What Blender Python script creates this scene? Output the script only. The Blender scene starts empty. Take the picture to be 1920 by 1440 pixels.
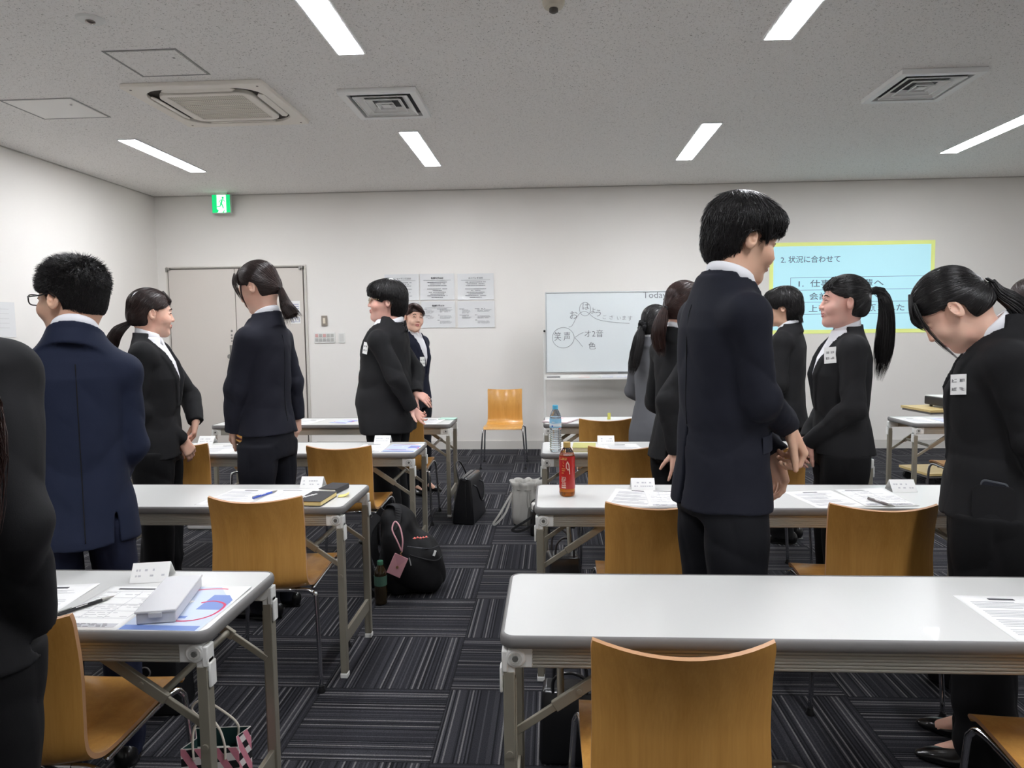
import bpy, bmesh, math, random
import numpy as np
from mathutils import Vector, Matrix, Euler

# ------------------------------------------------------------------ scene, camera, light, exposure
SC = bpy.context.scene
COL = SC.collection
SC.view_settings.view_transform = 'Standard'
SC.view_settings.look = 'None'
SC.view_settings.gamma = 1.0
SC.view_settings.use_curve_mapping = False
SC.view_settings.exposure = 0.29
PI = math.pi

cam_data = bpy.data.cameras.new('camera')
cam = bpy.data.objects.new('camera', cam_data)
COL.objects.link(cam)
SC.camera = cam
cam_data.sensor_width = 36.0
cam_data.lens = 36.0 * 1331.0 / 1920.0
cam_data.clip_start = 0.05
_R = Matrix(((0.99835342, 0.05609541, -0.01198946),
             (0.00768732, 0.07628975, 0.99705606),
             (-0.05684494, 0.99550649, -0.07573291)))       # rows: right, up, forward
_M = Matrix((_R[0], _R[1], -_R[2])).transposed().to_4x4()
_M.translation = Vector((0, 0, 1.39))
cam.matrix_world = _M

world = bpy.data.worlds.new('world')
SC.world = world
world.use_nodes = True
world.node_tree.nodes['Background'].inputs[0].default_value = (0.9, 0.93, 1.0, 1)
world.node_tree.nodes['Background'].inputs[1].default_value = 0.0

PANEL_STRENGTH = 56.0        # ceiling light diffusers
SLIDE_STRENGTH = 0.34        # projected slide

# ------------------------------------------------------------------ materials
def srgb(r, g, b):
    def f(c):
        c /= 255.0
        return c / 12.92 if c <= 0.04045 else ((c + 0.055) / 1.055) ** 2.4
    return (f(r), f(g), f(b), 1.0)

_mats = {}
def mat(name, col=(200, 200, 200), rough=0.6, metal=0.0, emit=None, estr=1.0, coat=0.0,
        trans=0.0, ior=1.45, alpha=1.0, sheen=0.0, sss=0.0, spec=0.5):
    if name in _mats:
        return _mats[name]
    m = bpy.data.materials.new(name)
    m.use_nodes = True
    b = m.node_tree.nodes['Principled BSDF']
    b.inputs['Base Color'].default_value = srgb(*col)
    b.inputs['Roughness'].default_value = rough
    b.inputs['Metallic'].default_value = metal
    b.inputs['Coat Weight'].default_value = coat
    b.inputs['Transmission Weight'].default_value = trans
    b.inputs['IOR'].default_value = ior
    b.inputs['Alpha'].default_value = alpha
    b.inputs['Specular IOR Level'].default_value = spec
    if sheen:
        b.inputs['Sheen Weight'].default_value = sheen
        b.inputs['Sheen Roughness'].default_value = 0.5
    if sss:
        b.inputs['Subsurface Weight'].default_value = sss
        b.inputs['Subsurface Radius'].default_value = (0.012, 0.005, 0.003)
        b.inputs['Subsurface Scale'].default_value = 1.0
    if emit:
        b.inputs['Emission Color'].default_value = srgb(*emit)
        b.inputs['Emission Strength'].default_value = estr
    _mats[name] = m
    return m

class NT:
    """small node-building helper"""
    def __init__(s, m):
        s.t = m.node_tree; s.n = s.t.nodes; s.l = s.t.links
        s.b = s.n['Principled BSDF']
    def node(s, typ, **kw):
        n = s.n.new(typ)
        for k, v in kw.items():
            setattr(n, k, v)
        return n
    def link(s, a, b): s.l.new(a, b)
    def math(s, op, a, b=None, c=None):
        n = s.node('ShaderNodeMath', operation=op)
        for i, v in enumerate((a, b, c)):
            if v is None: continue
            if isinstance(v, (int, float)): n.inputs[i].default_value = v
            else: s.link(v, n.inputs[i])
        return n.outputs[0]
    def ramp(s, fac, stops, interp='LINEAR'):
        n = s.node('ShaderNodeValToRGB')
        n.color_ramp.interpolation = interp
        e = n.color_ramp.elements
        while len(e) > 1: e.remove(e[-1])
        e[0].position = stops[0][0]; e[0].color = stops[0][1]
        for p, c in stops[1:]:
            q = e.new(p); q.color = c
        s.link(fac, n.inputs[0])
        return n.outputs[0]
    def noise(s, vec, scale, detail=2.0, rough=0.5, dim='3D', dist=0.0):
        n = s.node('ShaderNodeTexNoise', noise_dimensions=dim)
        n.inputs['Scale'].default_value = scale
        n.inputs['Detail'].default_value = detail
        n.inputs['Roughness'].default_value = rough
        n.inputs['Distortion'].default_value = dist
        if vec is not None: s.link(vec, n.inputs['Vector'])
        return n
    def bump(s, h, strength=0.3, dist=0.01):
        n = s.node('ShaderNodeBump')
        n.inputs['Strength'].default_value = strength
        n.inputs['Distance'].default_value = dist
        s.link(h, n.inputs['Height'])
        s.link(n.outputs[0], s.b.inputs['Normal'])
    def mapping(s, src, scale=(1, 1, 1), rot=(0, 0, 0)):
        n = s.node('ShaderNodeMapping')
        n.inputs['Scale'].default_value = scale
        n.inputs['Rotation'].default_value = rot
        s.link(src, n.inputs['Vector'])
        return n.outputs[0]
    def coord(s, kind='Object'):
        return s.node('ShaderNodeTexCoord').outputs[kind]

def mat_wall():
    m = mat('painted_wall', (235, 232, 227), 0.85)
    t = NT(m); c = t.coord()
    n = t.noise(c, 0.7, 3)
    col = t.ramp(n.outputs[0], [(0.3, srgb(235, 231, 225)), (0.7, srgb(239, 236, 231))])
    t.link(col, t.b.inputs['Base Color'])
    f = t.noise(c, 220, 2)
    t.bump(f.outputs[0], 0.06, 0.002)
    return m

def mat_ceiling():
    m = mat('rock_wool_ceiling', (190, 187, 182), 0.95)
    t = NT(m); c = t.coord()
    n1 = t.noise(c, 95, 3, 0.65, dist=1.2)
    pits = t.ramp(n1.outputs[0], [(0.0, (0, 0, 0, 1)), (0.355, (0, 0, 0, 1)), (0.40, (1, 1, 1, 1))])
    n2 = t.noise(c, 30, 4, 0.7)
    base = t.ramp(n2.outputs[0], [(0.25, srgb(243, 240, 236)), (0.75, srgb(249, 247, 244))])
    mx = t.node('ShaderNodeMix', data_type='RGBA')
    t.link(pits, mx.inputs[0])
    mx.inputs[6].default_value = srgb(165, 161, 156)
    t.link(base, mx.inputs[7])
    t.link(mx.outputs[2], t.b.inputs['Base Color'])
    t.bump(pits, 0.6, 0.004)
    return m

def mat_carpet():
    m = mat('striped_carpet_tiles', (60, 61, 66), 0.95, spec=0.2)
    t = NT(m); c = t.coord()
    sep = t.node('ShaderNodeSeparateXYZ'); t.link(c, sep.inputs[0])
    SX, SY, OX, OY = 0.5, 0.4685, -0.405, 2.172
    u = t.math('DIVIDE', t.math('SUBTRACT', sep.outputs[0], OX), SX)
    v = t.math('DIVIDE', t.math('SUBTRACT', sep.outputs[1], OY), SY)
    fu = t.math('FLOOR', u); fv = t.math('FLOOR', v)
    par = t.math('MODULO', t.math('ADD', t.math('ADD', fu, fv), 200.0), 2.0)
    lu = t.math('FRACT', u); lv = t.math('FRACT', v)
    # cross-stripe coordinate a, along-stripe coordinate b
    def sel(x, y):
        return t.math('ADD', t.math('MULTIPLY', x, t.math('SUBTRACT', 1.0, par)), t.math('MULTIPLY', y, par))
    a = sel(lu, lv); bcoord = sel(lv, lu)
    tile = t.math('ADD', t.math('MULTIPLY', fu, 7.31), t.math('MULTIPLY', fv, 3.77))
    # stripes: 1D noise over quantised lines
    q = t.math('FLOOR', t.math('MULTIPLY', a, 84.0))
    wn = t.node('ShaderNodeTexWhiteNoise', noise_dimensions='1D')
    t.link(t.math('ADD', q, t.math('MULTIPLY', tile, 0.0)), wn.inputs['W'])
    stripe = wn.outputs['Value']
    line = t.math('MODULO', q, 4.0)
    # fibre speckle stretched along the stripe
    cb = t.node('ShaderNodeCombineXYZ')
    t.link(t.math('MULTIPLY', a, 90.0), cb.inputs[0]); t.link(t.math('MULTIPLY', bcoord, 95.0), cb.inputs[1]); t.link(tile, cb.inputs[2])
    sp = t.noise(cb.outputs[0], 1.6, 3, 0.7)
    base = t.ramp(stripe, [(0.0, srgb(26, 26, 30)), (0.16, srgb(44, 44, 49)), (0.5, srgb(56, 56, 61)), (0.72, srgb(66, 66, 71)),
                           (0.86, srgb(112, 110, 111)), (1.0, srgb(120, 118, 118))], 'CONSTANT')
    spk = t.ramp(sp.outputs[0], [(0.3, (0.42, 0.42, 0.42, 1)), (0.7, (1.35, 1.35, 1.35, 1))])
    mx = t.node('ShaderNodeMix', data_type='RGBA', blend_type='MULTIPLY')
    mx.inputs[0].default_value = 1.0
    t.link(base, mx.inputs[6]); t.link(spk, mx.inputs[7])
    # tile seams
    e = t.math('MINIMUM', t.math('MINIMUM', lu, t.math('SUBTRACT', 1.0, lu)), t.math('MINIMUM', lv, t.math('SUBTRACT', 1.0, lv)))
    seam = t.ramp(e, [(0.0, (0.35, 0.35, 0.35, 1)), (0.008, (1, 1, 1, 1))])
    mx2 = t.node('ShaderNodeMix', data_type='RGBA', blend_type='MULTIPLY'); mx2.inputs[0].default_value = 1.0
    t.link(mx.outputs[2], mx2.inputs[6]); t.link(seam, mx2.inputs[7])
    t.link(mx2.outputs[2], t.b.inputs['Base Color'])
    t.bump(t.math('ADD', stripe, sp.outputs[0]), 0.5, 0.003)
    return m

def mat_wood(name='lacquered_plywood', c1=(192, 138, 66), c2=(218, 165, 90), rough=0.28, stretch=(14, 14, 1.2)):
    if name in _mats: return _mats[name]
    m = mat(name, c1, rough, coat=0.35)
    m.node_tree.nodes['Principled BSDF'].inputs['Coat Roughness'].default_value = 0.15
    t = NT(m); c = t.coord()
    mp = t.mapping(c, stretch)
    n = t.noise(mp, 1.6, 5, 0.6, dist=0.6)
    mp2 = t.mapping(c, (stretch[0] * 8, stretch[1] * 8, stretch[2] * 2.5))
    n2 = t.noise(mp2, 2.0, 3, 0.6)
    f = t.math('ADD', t.math('MULTIPLY', n.outputs[0], 0.7), t.math('MULTIPLY', n2.outputs[0], 0.3))
    col = t.ramp(f, [(0.3, srgb(*c1)), (0.7, srgb(*c2))])
    t.link(col, t.b.inputs['Base Color'])
    return m

def mat_fabric(name, col, rough=0.8, sheen=0.0, wr=0.25):
    if name in _mats: return _mats[name]
    m = mat(name, col, rough, sheen=sheen, spec=0.3)
    t = NT(m); c = t.coord()
    big = t.noise(c, 5.5, 2, 0.5, dist=0.8)
    fine = t.noise(c, 420, 2)
    h = t.math('ADD', t.math('MULTIPLY', big.outputs[0], 1.0), t.math('MULTIPLY', fine.outputs[0], 0.03))
    t.bump(h, wr, 0.03)
    return m

def mat_hair(name, col, col2):
    if name in _mats: return _mats[name]
    m = mat(name, col, 0.36, spec=0.55)
    t = NT(m); c = t.coord()
    n = t.noise(c, 60, 3)
    r = t.ramp(n.outputs[0], [(0.3, srgb(*col)), (0.7, srgb(*col2))])
    t.link(r, t.b.inputs['Base Color'])
    return m

def mat_skin(name, col, blush=None):
    if name in _mats: return _mats[name]
    m = mat(name, col, 0.5, sss=0.12, spec=0.35)
    t = NT(m); c = t.coord()
    n = t.noise(c, 14, 3)
    c2 = (min(255, col[0] + 3), col[1] - 8, col[2] - 8)
    r = t.ramp(n.outputs[0], [(0.35, srgb(*col)), (0.75, srgb(*c2))])
    t.link(r, t.b.inputs['Base Color'])
    return m

WALL = mat_wall(); CEIL = mat_ceiling(); CARPET = mat_carpet(); WOOD = mat_wood()
WOOD_EDGE = mat('plywood_edge', (196, 150, 110), 0.45)
LAMINATE = mat('white_laminate', (218, 218, 215), 0.32, coat=0.1)
RUBBER = mat('grey_edge_rubber', (122, 120, 119), 0.5)
ALU = mat('champagne_aluminium', (176, 172, 162), 0.5, metal=0.35)
LEGMETAL = mat('painted_leg_metal', (150, 145, 131), 0.45, metal=0.35)
CHROME = mat('chrome', (205, 205, 208), 0.12, metal=1.0)
WPLAS = mat('white_plastic', (232, 232, 228), 0.45)
PAPER = mat('paper', (244, 244, 242), 0.75)
INK = mat('grey_print', (135, 135, 138), 0.8)
DINK = mat('dark_print', (70, 70, 74), 0.8)
BLACKP = mat('black_plastic', (22, 22, 24), 0.45)

# ------------------------------------------------------------------ mesh helpers
class MB:
    def __init__(s):
        s.v = []; s.f = []; s.mi = []; s.cur = 0
    def add(s, vs, fs):
        o = len(s.v)
        s.v.extend([tuple(p) for p in vs])
        for f in fs:
            s.f.append(tuple(i + o for i in f)); s.mi.append(s.cur)
    def box(s, c, d, M=None):
        hx, hy, hz = d[0] / 2, d[1] / 2, d[2] / 2
        vs = [Vector((x, y, z)) for x in (-hx, hx) for y in (-hy, hy) for z in (-hz, hz)]
        if M is not None: vs = [M @ v for v in vs]
        vs = [v + Vector(c) for v in vs]
        s.add(vs, [(0, 1, 3, 2), (4, 6, 7, 5), (0, 4, 5, 1), (2, 3, 7, 6), (0, 2, 6, 4), (1, 5, 7, 3)])
    def bar(s, p0, p1, w, h, up=(0, 0, 1)):
        """rectangular bar between two points: w across, h along 'up'"""
        p0 = Vector(p0); p1 = Vector(p1); d = (p1 - p0).normalized()
        sx = d.cross(Vector(up))
        if sx.length < 1e-4: sx = d.cross(Vector((0, 1, 0)))
        sx.normalize(); uz = sx.cross(d).normalized()
        vs = []
        for p in (p0, p1):
            for a, b in ((-1, -1), (1, -1), (1, 1), (-1, 1)):
                vs.append(p + sx * a * w / 2 + uz * b * h / 2)
        s.add(vs, [(0, 3, 2, 1), (4, 5, 6, 7), (0, 1, 5, 4), (1, 2, 6, 5), (2, 3, 7, 6), (3, 0, 4, 7)])
    def tube(s, pts, r, n=10, cap=True, closed=False):
        pts = [Vector(p) for p in pts]
        N = len(pts)
        rr = r if isinstance(r, (list, tuple)) else [r] * N
        ref = None; rings = []
        for i, p in enumerate(pts):
            if closed: d = (pts[(i + 1) % N] - pts[i - 1])
            else: d = pts[min(i + 1, N - 1)] - pts[max(i - 1, 0)]
            d.normalize()
            if ref is None:
                ref = d.orthogonal().normalized()
            else:
                ref = (ref - d * ref.dot(d))
                if ref.length < 1e-6: ref = d.orthogonal()
                ref.normalize()
            b = d.cross(ref)
            rings.append([p + (ref * math.cos(2 * PI * k / n) + b * math.sin(2 * PI * k / n)) * rr[i] for k in range(n)])
        vs = [v for rg in rings for v in rg]; fs = []
        M = N if closed else N - 1
        for i in range(M):
            j = (i + 1) % N
            for k in range(n):
                a = i * n + k; b2 = i * n + (k + 1) % n; c = j * n + (k + 1) % n; d2 = j * n + k
                fs.append((a, b2, c, d2))
        if cap and not closed:
            fs.append(tuple(range(n - 1, -1, -1))); fs.append(tuple((N - 1) * n + k for k in range(n)))
        s.add(vs, fs)
    def cyl(s, p0, p1, r, n=20): s.tube([p0, p1], r, n)
    def lathe(s, prof, c=(0, 0, 0), n=32, M=None):
        vs = []; fs = []
        for r, z in prof:
            for k in range(n):
                v = Vector((r * math.cos(2 * PI * k / n), r * math.sin(2 * PI * k / n), z))
                if M is not None: v = M @ v
                vs.append(v + Vector(c))
        for i in range(len(prof) - 1):
            for k in range(n):
                a = i * n + k; b = i * n + (k + 1) % n
                fs.append((a, b, b + n, a + n))
        fs.append(tuple(range(n - 1, -1, -1))); fs.append(tuple((len(prof) - 1) * n + k for k in range(n)))
        s.add(vs, fs)
    def prism(s, poly, z0, z1, M=None, c=(0, 0, 0)):
        n = len(poly)
        vs = [Vector((x, y, z0)) for x, y in poly] + [Vector((x, y, z1)) for x, y in poly]
        if M is not None: vs = [M @ v for v in vs]
        vs = [v + Vector(c) for v in vs]
        fs = [tuple(range(n - 1, -1, -1)), tuple(range(n, 2 * n))]
        for k in range(n):
            fs.append((k, (k + 1) % n, n + (k + 1) % n, n + k))
        s.add(vs, fs)
    def quad(s, a, b, c, d): s.add([a, b, c, d], [(0, 1, 2, 3)])
    def build(s, name, mats, parent=None, smooth=False, angle=None, bevel=None, label=None):
        me = bpy.data.meshes.new(name)
        me.from_pydata(s.v, [], s.f)
        if not isinstance(mats, (list, tuple)): mats = [mats]
        for m in mats: me.materials.append(m)
        if len(mats) > 1:
            me.polygons.foreach_set('material_index', s.mi)
        if smooth or angle is not None:
            me.polygons.foreach_set('use_smooth', [True] * len(me.polygons))
            if angle is not None:
                me.set_sharp_from_angle(angle=math.radians(angle))
        me.update()
        o = bpy.data.objects.new(name, me)
        COL.objects.link(o)
        if parent is not None: o.parent = parent
        if bevel:
            b = o.modifiers.new('bevel', 'BEVEL'); b.width = bevel; b.segments = 2
            b.limit_method = 'ANGLE'; b.angle_limit = math.radians(40)
            me.polygons.foreach_set('use_smooth', [True] * len(me.polygons))
            me.set_sharp_from_angle(angle=math.radians(50))
        if label: o['label'] = label
        return o

def tag(o, label=None, cat=None, group=None, kind=None):
    if label: o['label'] = label
    if cat: o['category'] = cat
    if group: o['group'] = group
    if kind: o['kind'] = kind
    return o

def thing(name, loc, rz=0, label=None, cat=None, group=None):
    o = bpy.data.objects.new(name, None)
    o.empty_display_size = 0.1
    COL.objects.link(o)
    o.location = loc; o.rotation_euler = (0, 0, rz)
    return tag(o, label, cat, group)

def copy_tree(o, parent=None):
    c = o.copy(); COL.objects.link(c)
    if parent is not None: c.parent = parent
    for ch in list(o.children): copy_tree(ch, c)
    return c

def dup(root, loc, rz, label, group=None, cat=None):
    c = copy_tree(root)
    c.location = loc; c.rotation_euler = (0, 0, rz)
    c['label'] = label
    if group: c['group'] = group
    return c

def text_mesh(body, size, M, name, material, parent=None, bold=0.0, align='CENTER', extrude=0.0, width=None):
    cu = bpy.data.curves.new(name, 'FONT')
    cu.body = body; cu.size = size; cu.align_x = align; cu.align_y = 'CENTER'
    cu.extrude = extrude; cu.offset = bold; cu.resolution_u = 2
    t = bpy.data.objects.new(name, cu); COL.objects.link(t)
    dg = bpy.context.evaluated_depsgraph_get()
    me = bpy.data.meshes.new_from_object(t.evaluated_get(dg))
    bpy.data.objects.remove(t); bpy.data.curves.remove(cu)
    if width and len(me.vertices):
        xs = [v.co.x for v in me.vertices]; w = max(xs) - min(xs)
        k = width / max(w, 1e-6)
        for v in me.vertices: v.co.x *= k
    me.transform(M)
    me.materials.clear(); me.materials.append(material)
    o = bpy.data.objects.new(name, me); COL.objects.link(o)
    if parent is not None: o.parent = parent
    return o

def smooth_path(pts, n=6, closed=False):
    """Catmull-Rom through points"""
    P = [Vector(p) for p in pts]; N = len(P); out = []
    rng = range(N) if closed else range(N - 1)
    for i in rng:
        if closed: a, b, c, d = P[i - 1], P[i], P[(i + 1) % N], P[(i + 2) % N]
        else: a, b, c, d = P[max(i - 1, 0)], P[i], P[i + 1], P[min(i + 2, N - 1)]
        for k in range(n):
            t = k / n
            out.append(0.5 * ((2 * b) + (c - a) * t + (2 * a - 5 * b + 4 * c - d) * t * t + (3 * b - a - 3 * c + d) * t ** 3))
    if not closed: out.append(P[-1])
    return out
# ------------------------------------------------------------------ the room
XL, XR, YB, YF, ZC = -4.65, 6.2, 8.22, -2.6, 3.0

def shell(name, c, d, m):
    b = MB(); b.box(c, d)
    o = b.build(name, m); o['kind'] = 'structure'
    return o
shell('floor', ((XL + XR) / 2, (YB + YF) / 2, -0.05), (XR - XL + 0.2, YB - YF + 0.2, 0.1), CARPET)
shell('ceiling', ((XL + XR) / 2, (YB + YF) / 2, ZC + 0.05), (XR - XL + 0.2, YB - YF + 0.2, 0.1), CEIL)
shell('wall_back', ((XL + XR) / 2, YB + 0.05, ZC / 2), (XR - XL + 0.2, 0.1, ZC), WALL)
shell('wall_front', ((XL + XR) / 2, YF - 0.05, ZC / 2), (XR - XL + 0.2, 0.1, ZC), WALL)
shell('wall_left', (XL - 0.05, (YB + YF) / 2, ZC / 2), (0.1, YB - YF, ZC), WALL)
shell('wall_right', (XR + 0.05, (YB + YF) / 2, ZC / 2), (0.1, YB - YF, ZC), WALL)
BASEM = mat('baseboard_vinyl', (214, 211, 205), 0.6)
shell('baseboard_back', ((-2.80 + XR) / 2, YB - 0.004, 0.05), (XR + 2.80, 0.008, 0.1), BASEM)
shell('baseboard_left', (XL + 0.004, (YB + YF) / 2, 0.05), (0.008, YB - YF, 0.1), BASEM)
shell('baseboard_right', (XR - 0.004, (YB + YF) / 2, 0.05), (0.008, YB - YF, 0.1), BASEM)
TRIMM = mat('ceiling_trim_grey', (196, 192, 186), 0.7)
shell('trim_back', ((XL + XR) / 2, YB - 0.006, ZC - 0.004), (XR - XL, 0.008, 0.008), TRIMM)
shell('trim_left', (XL + 0.006, (YB + YF) / 2, ZC - 0.004), (0.008, YB - YF, 0.008), TRIMM)

# double door, flush leaves with thin dark gaps, pivots at the top corners
DOORM = mat('door_paint', (216, 209, 201), 0.6)
GAP = mat('door_gap', (90, 84, 78), 0.9)
FRAMEM = mat('door_frame_paint', (214, 209, 201), 0.55)
STEEL = mat('brushed_steel', (150, 148, 144), 0.35, metal=0.9)
x0, xm, x1, zt = -4.515, -3.715, -2.90, 2.15
d = thing('door_1', (0, 0, 0), 0); d['kind'] = 'structure'
b = MB()
b.box(((x0 + xm) / 2, YB - 0.006, zt / 2), (xm - x0 - 0.008, 0.02, zt - 0.012))
b.build('door_leaf', DOORM, d, bevel=0.002)
b = MB()
b.box(((x1 + xm) / 2, YB - 0.006, zt / 2), (x1 - xm - 0.008, 0.02, zt - 0.012))
b.build('door_leaf', DOORM, d, bevel=0.002)
b = MB()
b.box(((x0 + x1) / 2, YB + 0.001, zt / 2 + 0.003), (x1 - x0 + 0.012, 0.01, zt + 0.006))
b.build('door_gap', GAP, d)
b = MB()
for a, c in ((x0 - 0.022, x0 - 0.006), (x1 + 0.022, x1 + 0.040)):
    b.box(((a + c) / 2, YB - 0.008, zt / 2 + 0.015), (c - a, 0.022, zt + 0.03))
b.box(((x0 + x1) / 2, YB - 0.008, zt + 0.022), (x1 - x0 + 0.05, 0.022, 0.014))
b.build('door_frame', FRAMEM, d, bevel=0.002)
for hx in (x0 + 0.005, x1 - 0.015):
    b = MB()
    b.box((hx, YB - 0.024, zt + 0.002), (0.05, 0.03, 0.028)); b.box((hx - 0.012, YB - 0.030, zt - 0.010), (0.02, 0.03, 0.045))
    b.build('pivot_hinge', STEEL, d, bevel=0.002)
hd = MB(); hx = xm - 0.06
hd.box((hx, YB - 0.020, 1.17), (0.055, 0.014, 0.165))
hd.lathe([(0.026, 0), (0.026, 0.012), (0.012, 0.016), (0.012, 0.05), (0.027, 0.055), (0.030, 0.07), (0.024, 0.085)], (hx, YB - 0.022, 1.12), 20,
         Matrix.Rotation(PI / 2, 3, 'X'))
hd.lathe([(0.016, 0), (0.016, 0.02), (0.012, 0.024)], (hx, YB - 0.022, 1.205), 16, Matrix.Rotation(PI / 2, 3, 'X'))
hd.build('door_handle', STEEL, d, angle=35)
b = MB()
for k, zz in enumerate((1.30, 1.335, 1.37, 1.42)):
    b.lathe([(0.010 if k < 3 else 0.013, 0), (0.008, 0.012)], (hx, YB - 0.016, zz), 12, Matrix.Rotation(PI / 2, 3, 'X'))
b.build('lock_cylinder', STEEL, d, angle=35)

# projected slide: the projector's light is put into a thin self-glowing wall panel
def slide():
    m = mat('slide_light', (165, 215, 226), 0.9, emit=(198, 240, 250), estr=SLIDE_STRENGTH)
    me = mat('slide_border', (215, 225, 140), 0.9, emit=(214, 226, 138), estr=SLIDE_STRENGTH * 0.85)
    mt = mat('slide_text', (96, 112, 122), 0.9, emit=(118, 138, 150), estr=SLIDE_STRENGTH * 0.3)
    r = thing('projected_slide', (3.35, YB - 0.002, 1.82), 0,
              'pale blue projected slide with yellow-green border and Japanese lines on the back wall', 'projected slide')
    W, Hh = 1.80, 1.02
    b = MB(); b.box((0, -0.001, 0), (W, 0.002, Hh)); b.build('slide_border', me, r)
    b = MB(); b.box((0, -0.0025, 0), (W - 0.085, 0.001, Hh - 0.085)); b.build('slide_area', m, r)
    RX = Matrix.Rotation(PI / 2, 4, 'X')
    def T(s, x, z, size, al='LEFT', wd=None):
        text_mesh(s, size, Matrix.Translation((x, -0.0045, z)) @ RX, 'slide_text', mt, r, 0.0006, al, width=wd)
    T('2. 状況に合わせて', -0.78, 0.315, 0.083)
    T('1.  仕事中の先輩へ', -0.60, 0.045, 0.085, wd=0.93)
    T('2.  会話中の上司へ', -0.60, -0.098, 0.085, wd=0.90)
    T('3.  上司に仕事を頼まれた', -0.60, -0.235, 0.085, wd=1.18)
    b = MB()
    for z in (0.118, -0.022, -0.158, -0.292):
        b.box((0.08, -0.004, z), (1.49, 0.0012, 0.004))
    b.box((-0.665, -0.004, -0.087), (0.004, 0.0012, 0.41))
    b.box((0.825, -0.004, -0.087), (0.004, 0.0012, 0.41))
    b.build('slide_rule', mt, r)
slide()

# ------------------------------------------------------------------ ceiling fittings
LP = [(x, y) for y in (0.16, 2.98, 5.8) for x in (-3.49, -1.145, 1.27, 3.71) if not (y < 1 and x < -3)]
PANELM = mat('light_diffuser', (250, 252, 255), 0.6, emit=(248, 250, 255), estr=PANEL_STRENGTH)
LFRAME = mat('light_frame_white', (246, 246, 246), 0.5)
names = {(-3.49, 5.8): 'recessed linear ceiling light nearest the left wall, above the double door',
         (-1.145, 5.8): 'recessed linear ceiling light above the row of posters, right of the square vent',
         (1.27, 5.8): 'recessed linear ceiling light far back, above the tall man',
         (3.71, 5.8): 'recessed linear ceiling light at the far right edge, above the slide',
         (-1.145, 2.98): 'large recessed linear ceiling light nearest the camera, left of centre',
         (1.27, 2.98): 'large recessed linear ceiling light nearest the camera, right of centre',
         (-3.49, 2.98): 'recessed linear ceiling light on the left, outside the left frame edge',
         (3.71, 2.98): 'recessed linear ceiling light on the right, outside the right frame edge'}
OVER = {-3.49: 'recessed linear ceiling light of the row over the camera, next to the left wall',
        -1.145: 'recessed linear ceiling light of the row over the camera, above the left foreground table',
        1.27: 'recessed linear ceiling light of the row over the camera, above the right foreground table',
        3.71: 'recessed linear ceiling light of the row over the camera, farthest to the right'}
protoL = None
for x, y in LP:
    lab = names.get((x, y), OVER[x])
    if protoL is None:
        protoL = thing('ceiling_light', (x, y, ZC), 0, lab, 'ceiling light', 'linear ceiling lights')
        b = MB()
        for sx in (-1, 1): b.box((sx * 0.078, 0.6, -0.004), (0.012, 1.2, 0.012))
        for sy in (0, 1.2): b.box((0, sy, -0.004), (0.168, 0.012, 0.012))
        b.build('light_frame', LFRAME, protoL)
        b = MB(); b.box((0, 0.6, -0.005), (0.145, 1.188, 0.012))
        b.build('diffuser', PANELM, protoL)
        b = MB()
        for sy in (0.12, 1.08): b.box((0.02, sy, -0.0065), (0.008, 0.03, 0.003))
        b.box((0.025, 0.6, -0.0058), (0.003, 1.15, 0.0016))
        b.build('clip', LFRAME, protoL)
    else:
        dup(protoL, (x, y, ZC), 0, lab)

def rrect(w, h, r, n=6, cx=0, cy=0):
    pts = []
    for sx, sy, a0 in ((1, 1, 0), (-1, 1, PI / 2), (-1, -1, PI), (1, -1, 1.5 * PI)):
        for k in range(n + 1):
            a = a0 + k * PI / 2 / n
            pts.append((cx + sx * (w / 2 - r) + r * math.cos(a), cy + sy * (h / 2 - r) + r * math.sin(a)))
    return pts

def ring(b, outer, inner, z0, z1):
    n = len(outer)
    vs = [Vector((x, y, z)) for z in (z0, z1) for x, y in outer] + [Vector((x, y, z)) for z in (z0, z1) for x, y in inner]
    fs = []
    for k in range(n):
        j = (k + 1) % n
        fs += [(k, j, n + j, n + k), (2 * n + j, 2 * n + k, 3 * n + k, 3 * n + j), (j, k, 2 * n + k, 2 * n + j), (n + k, n + j, 3 * n + j, 3 * n + k)]
    b.add(vs, fs)

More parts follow.
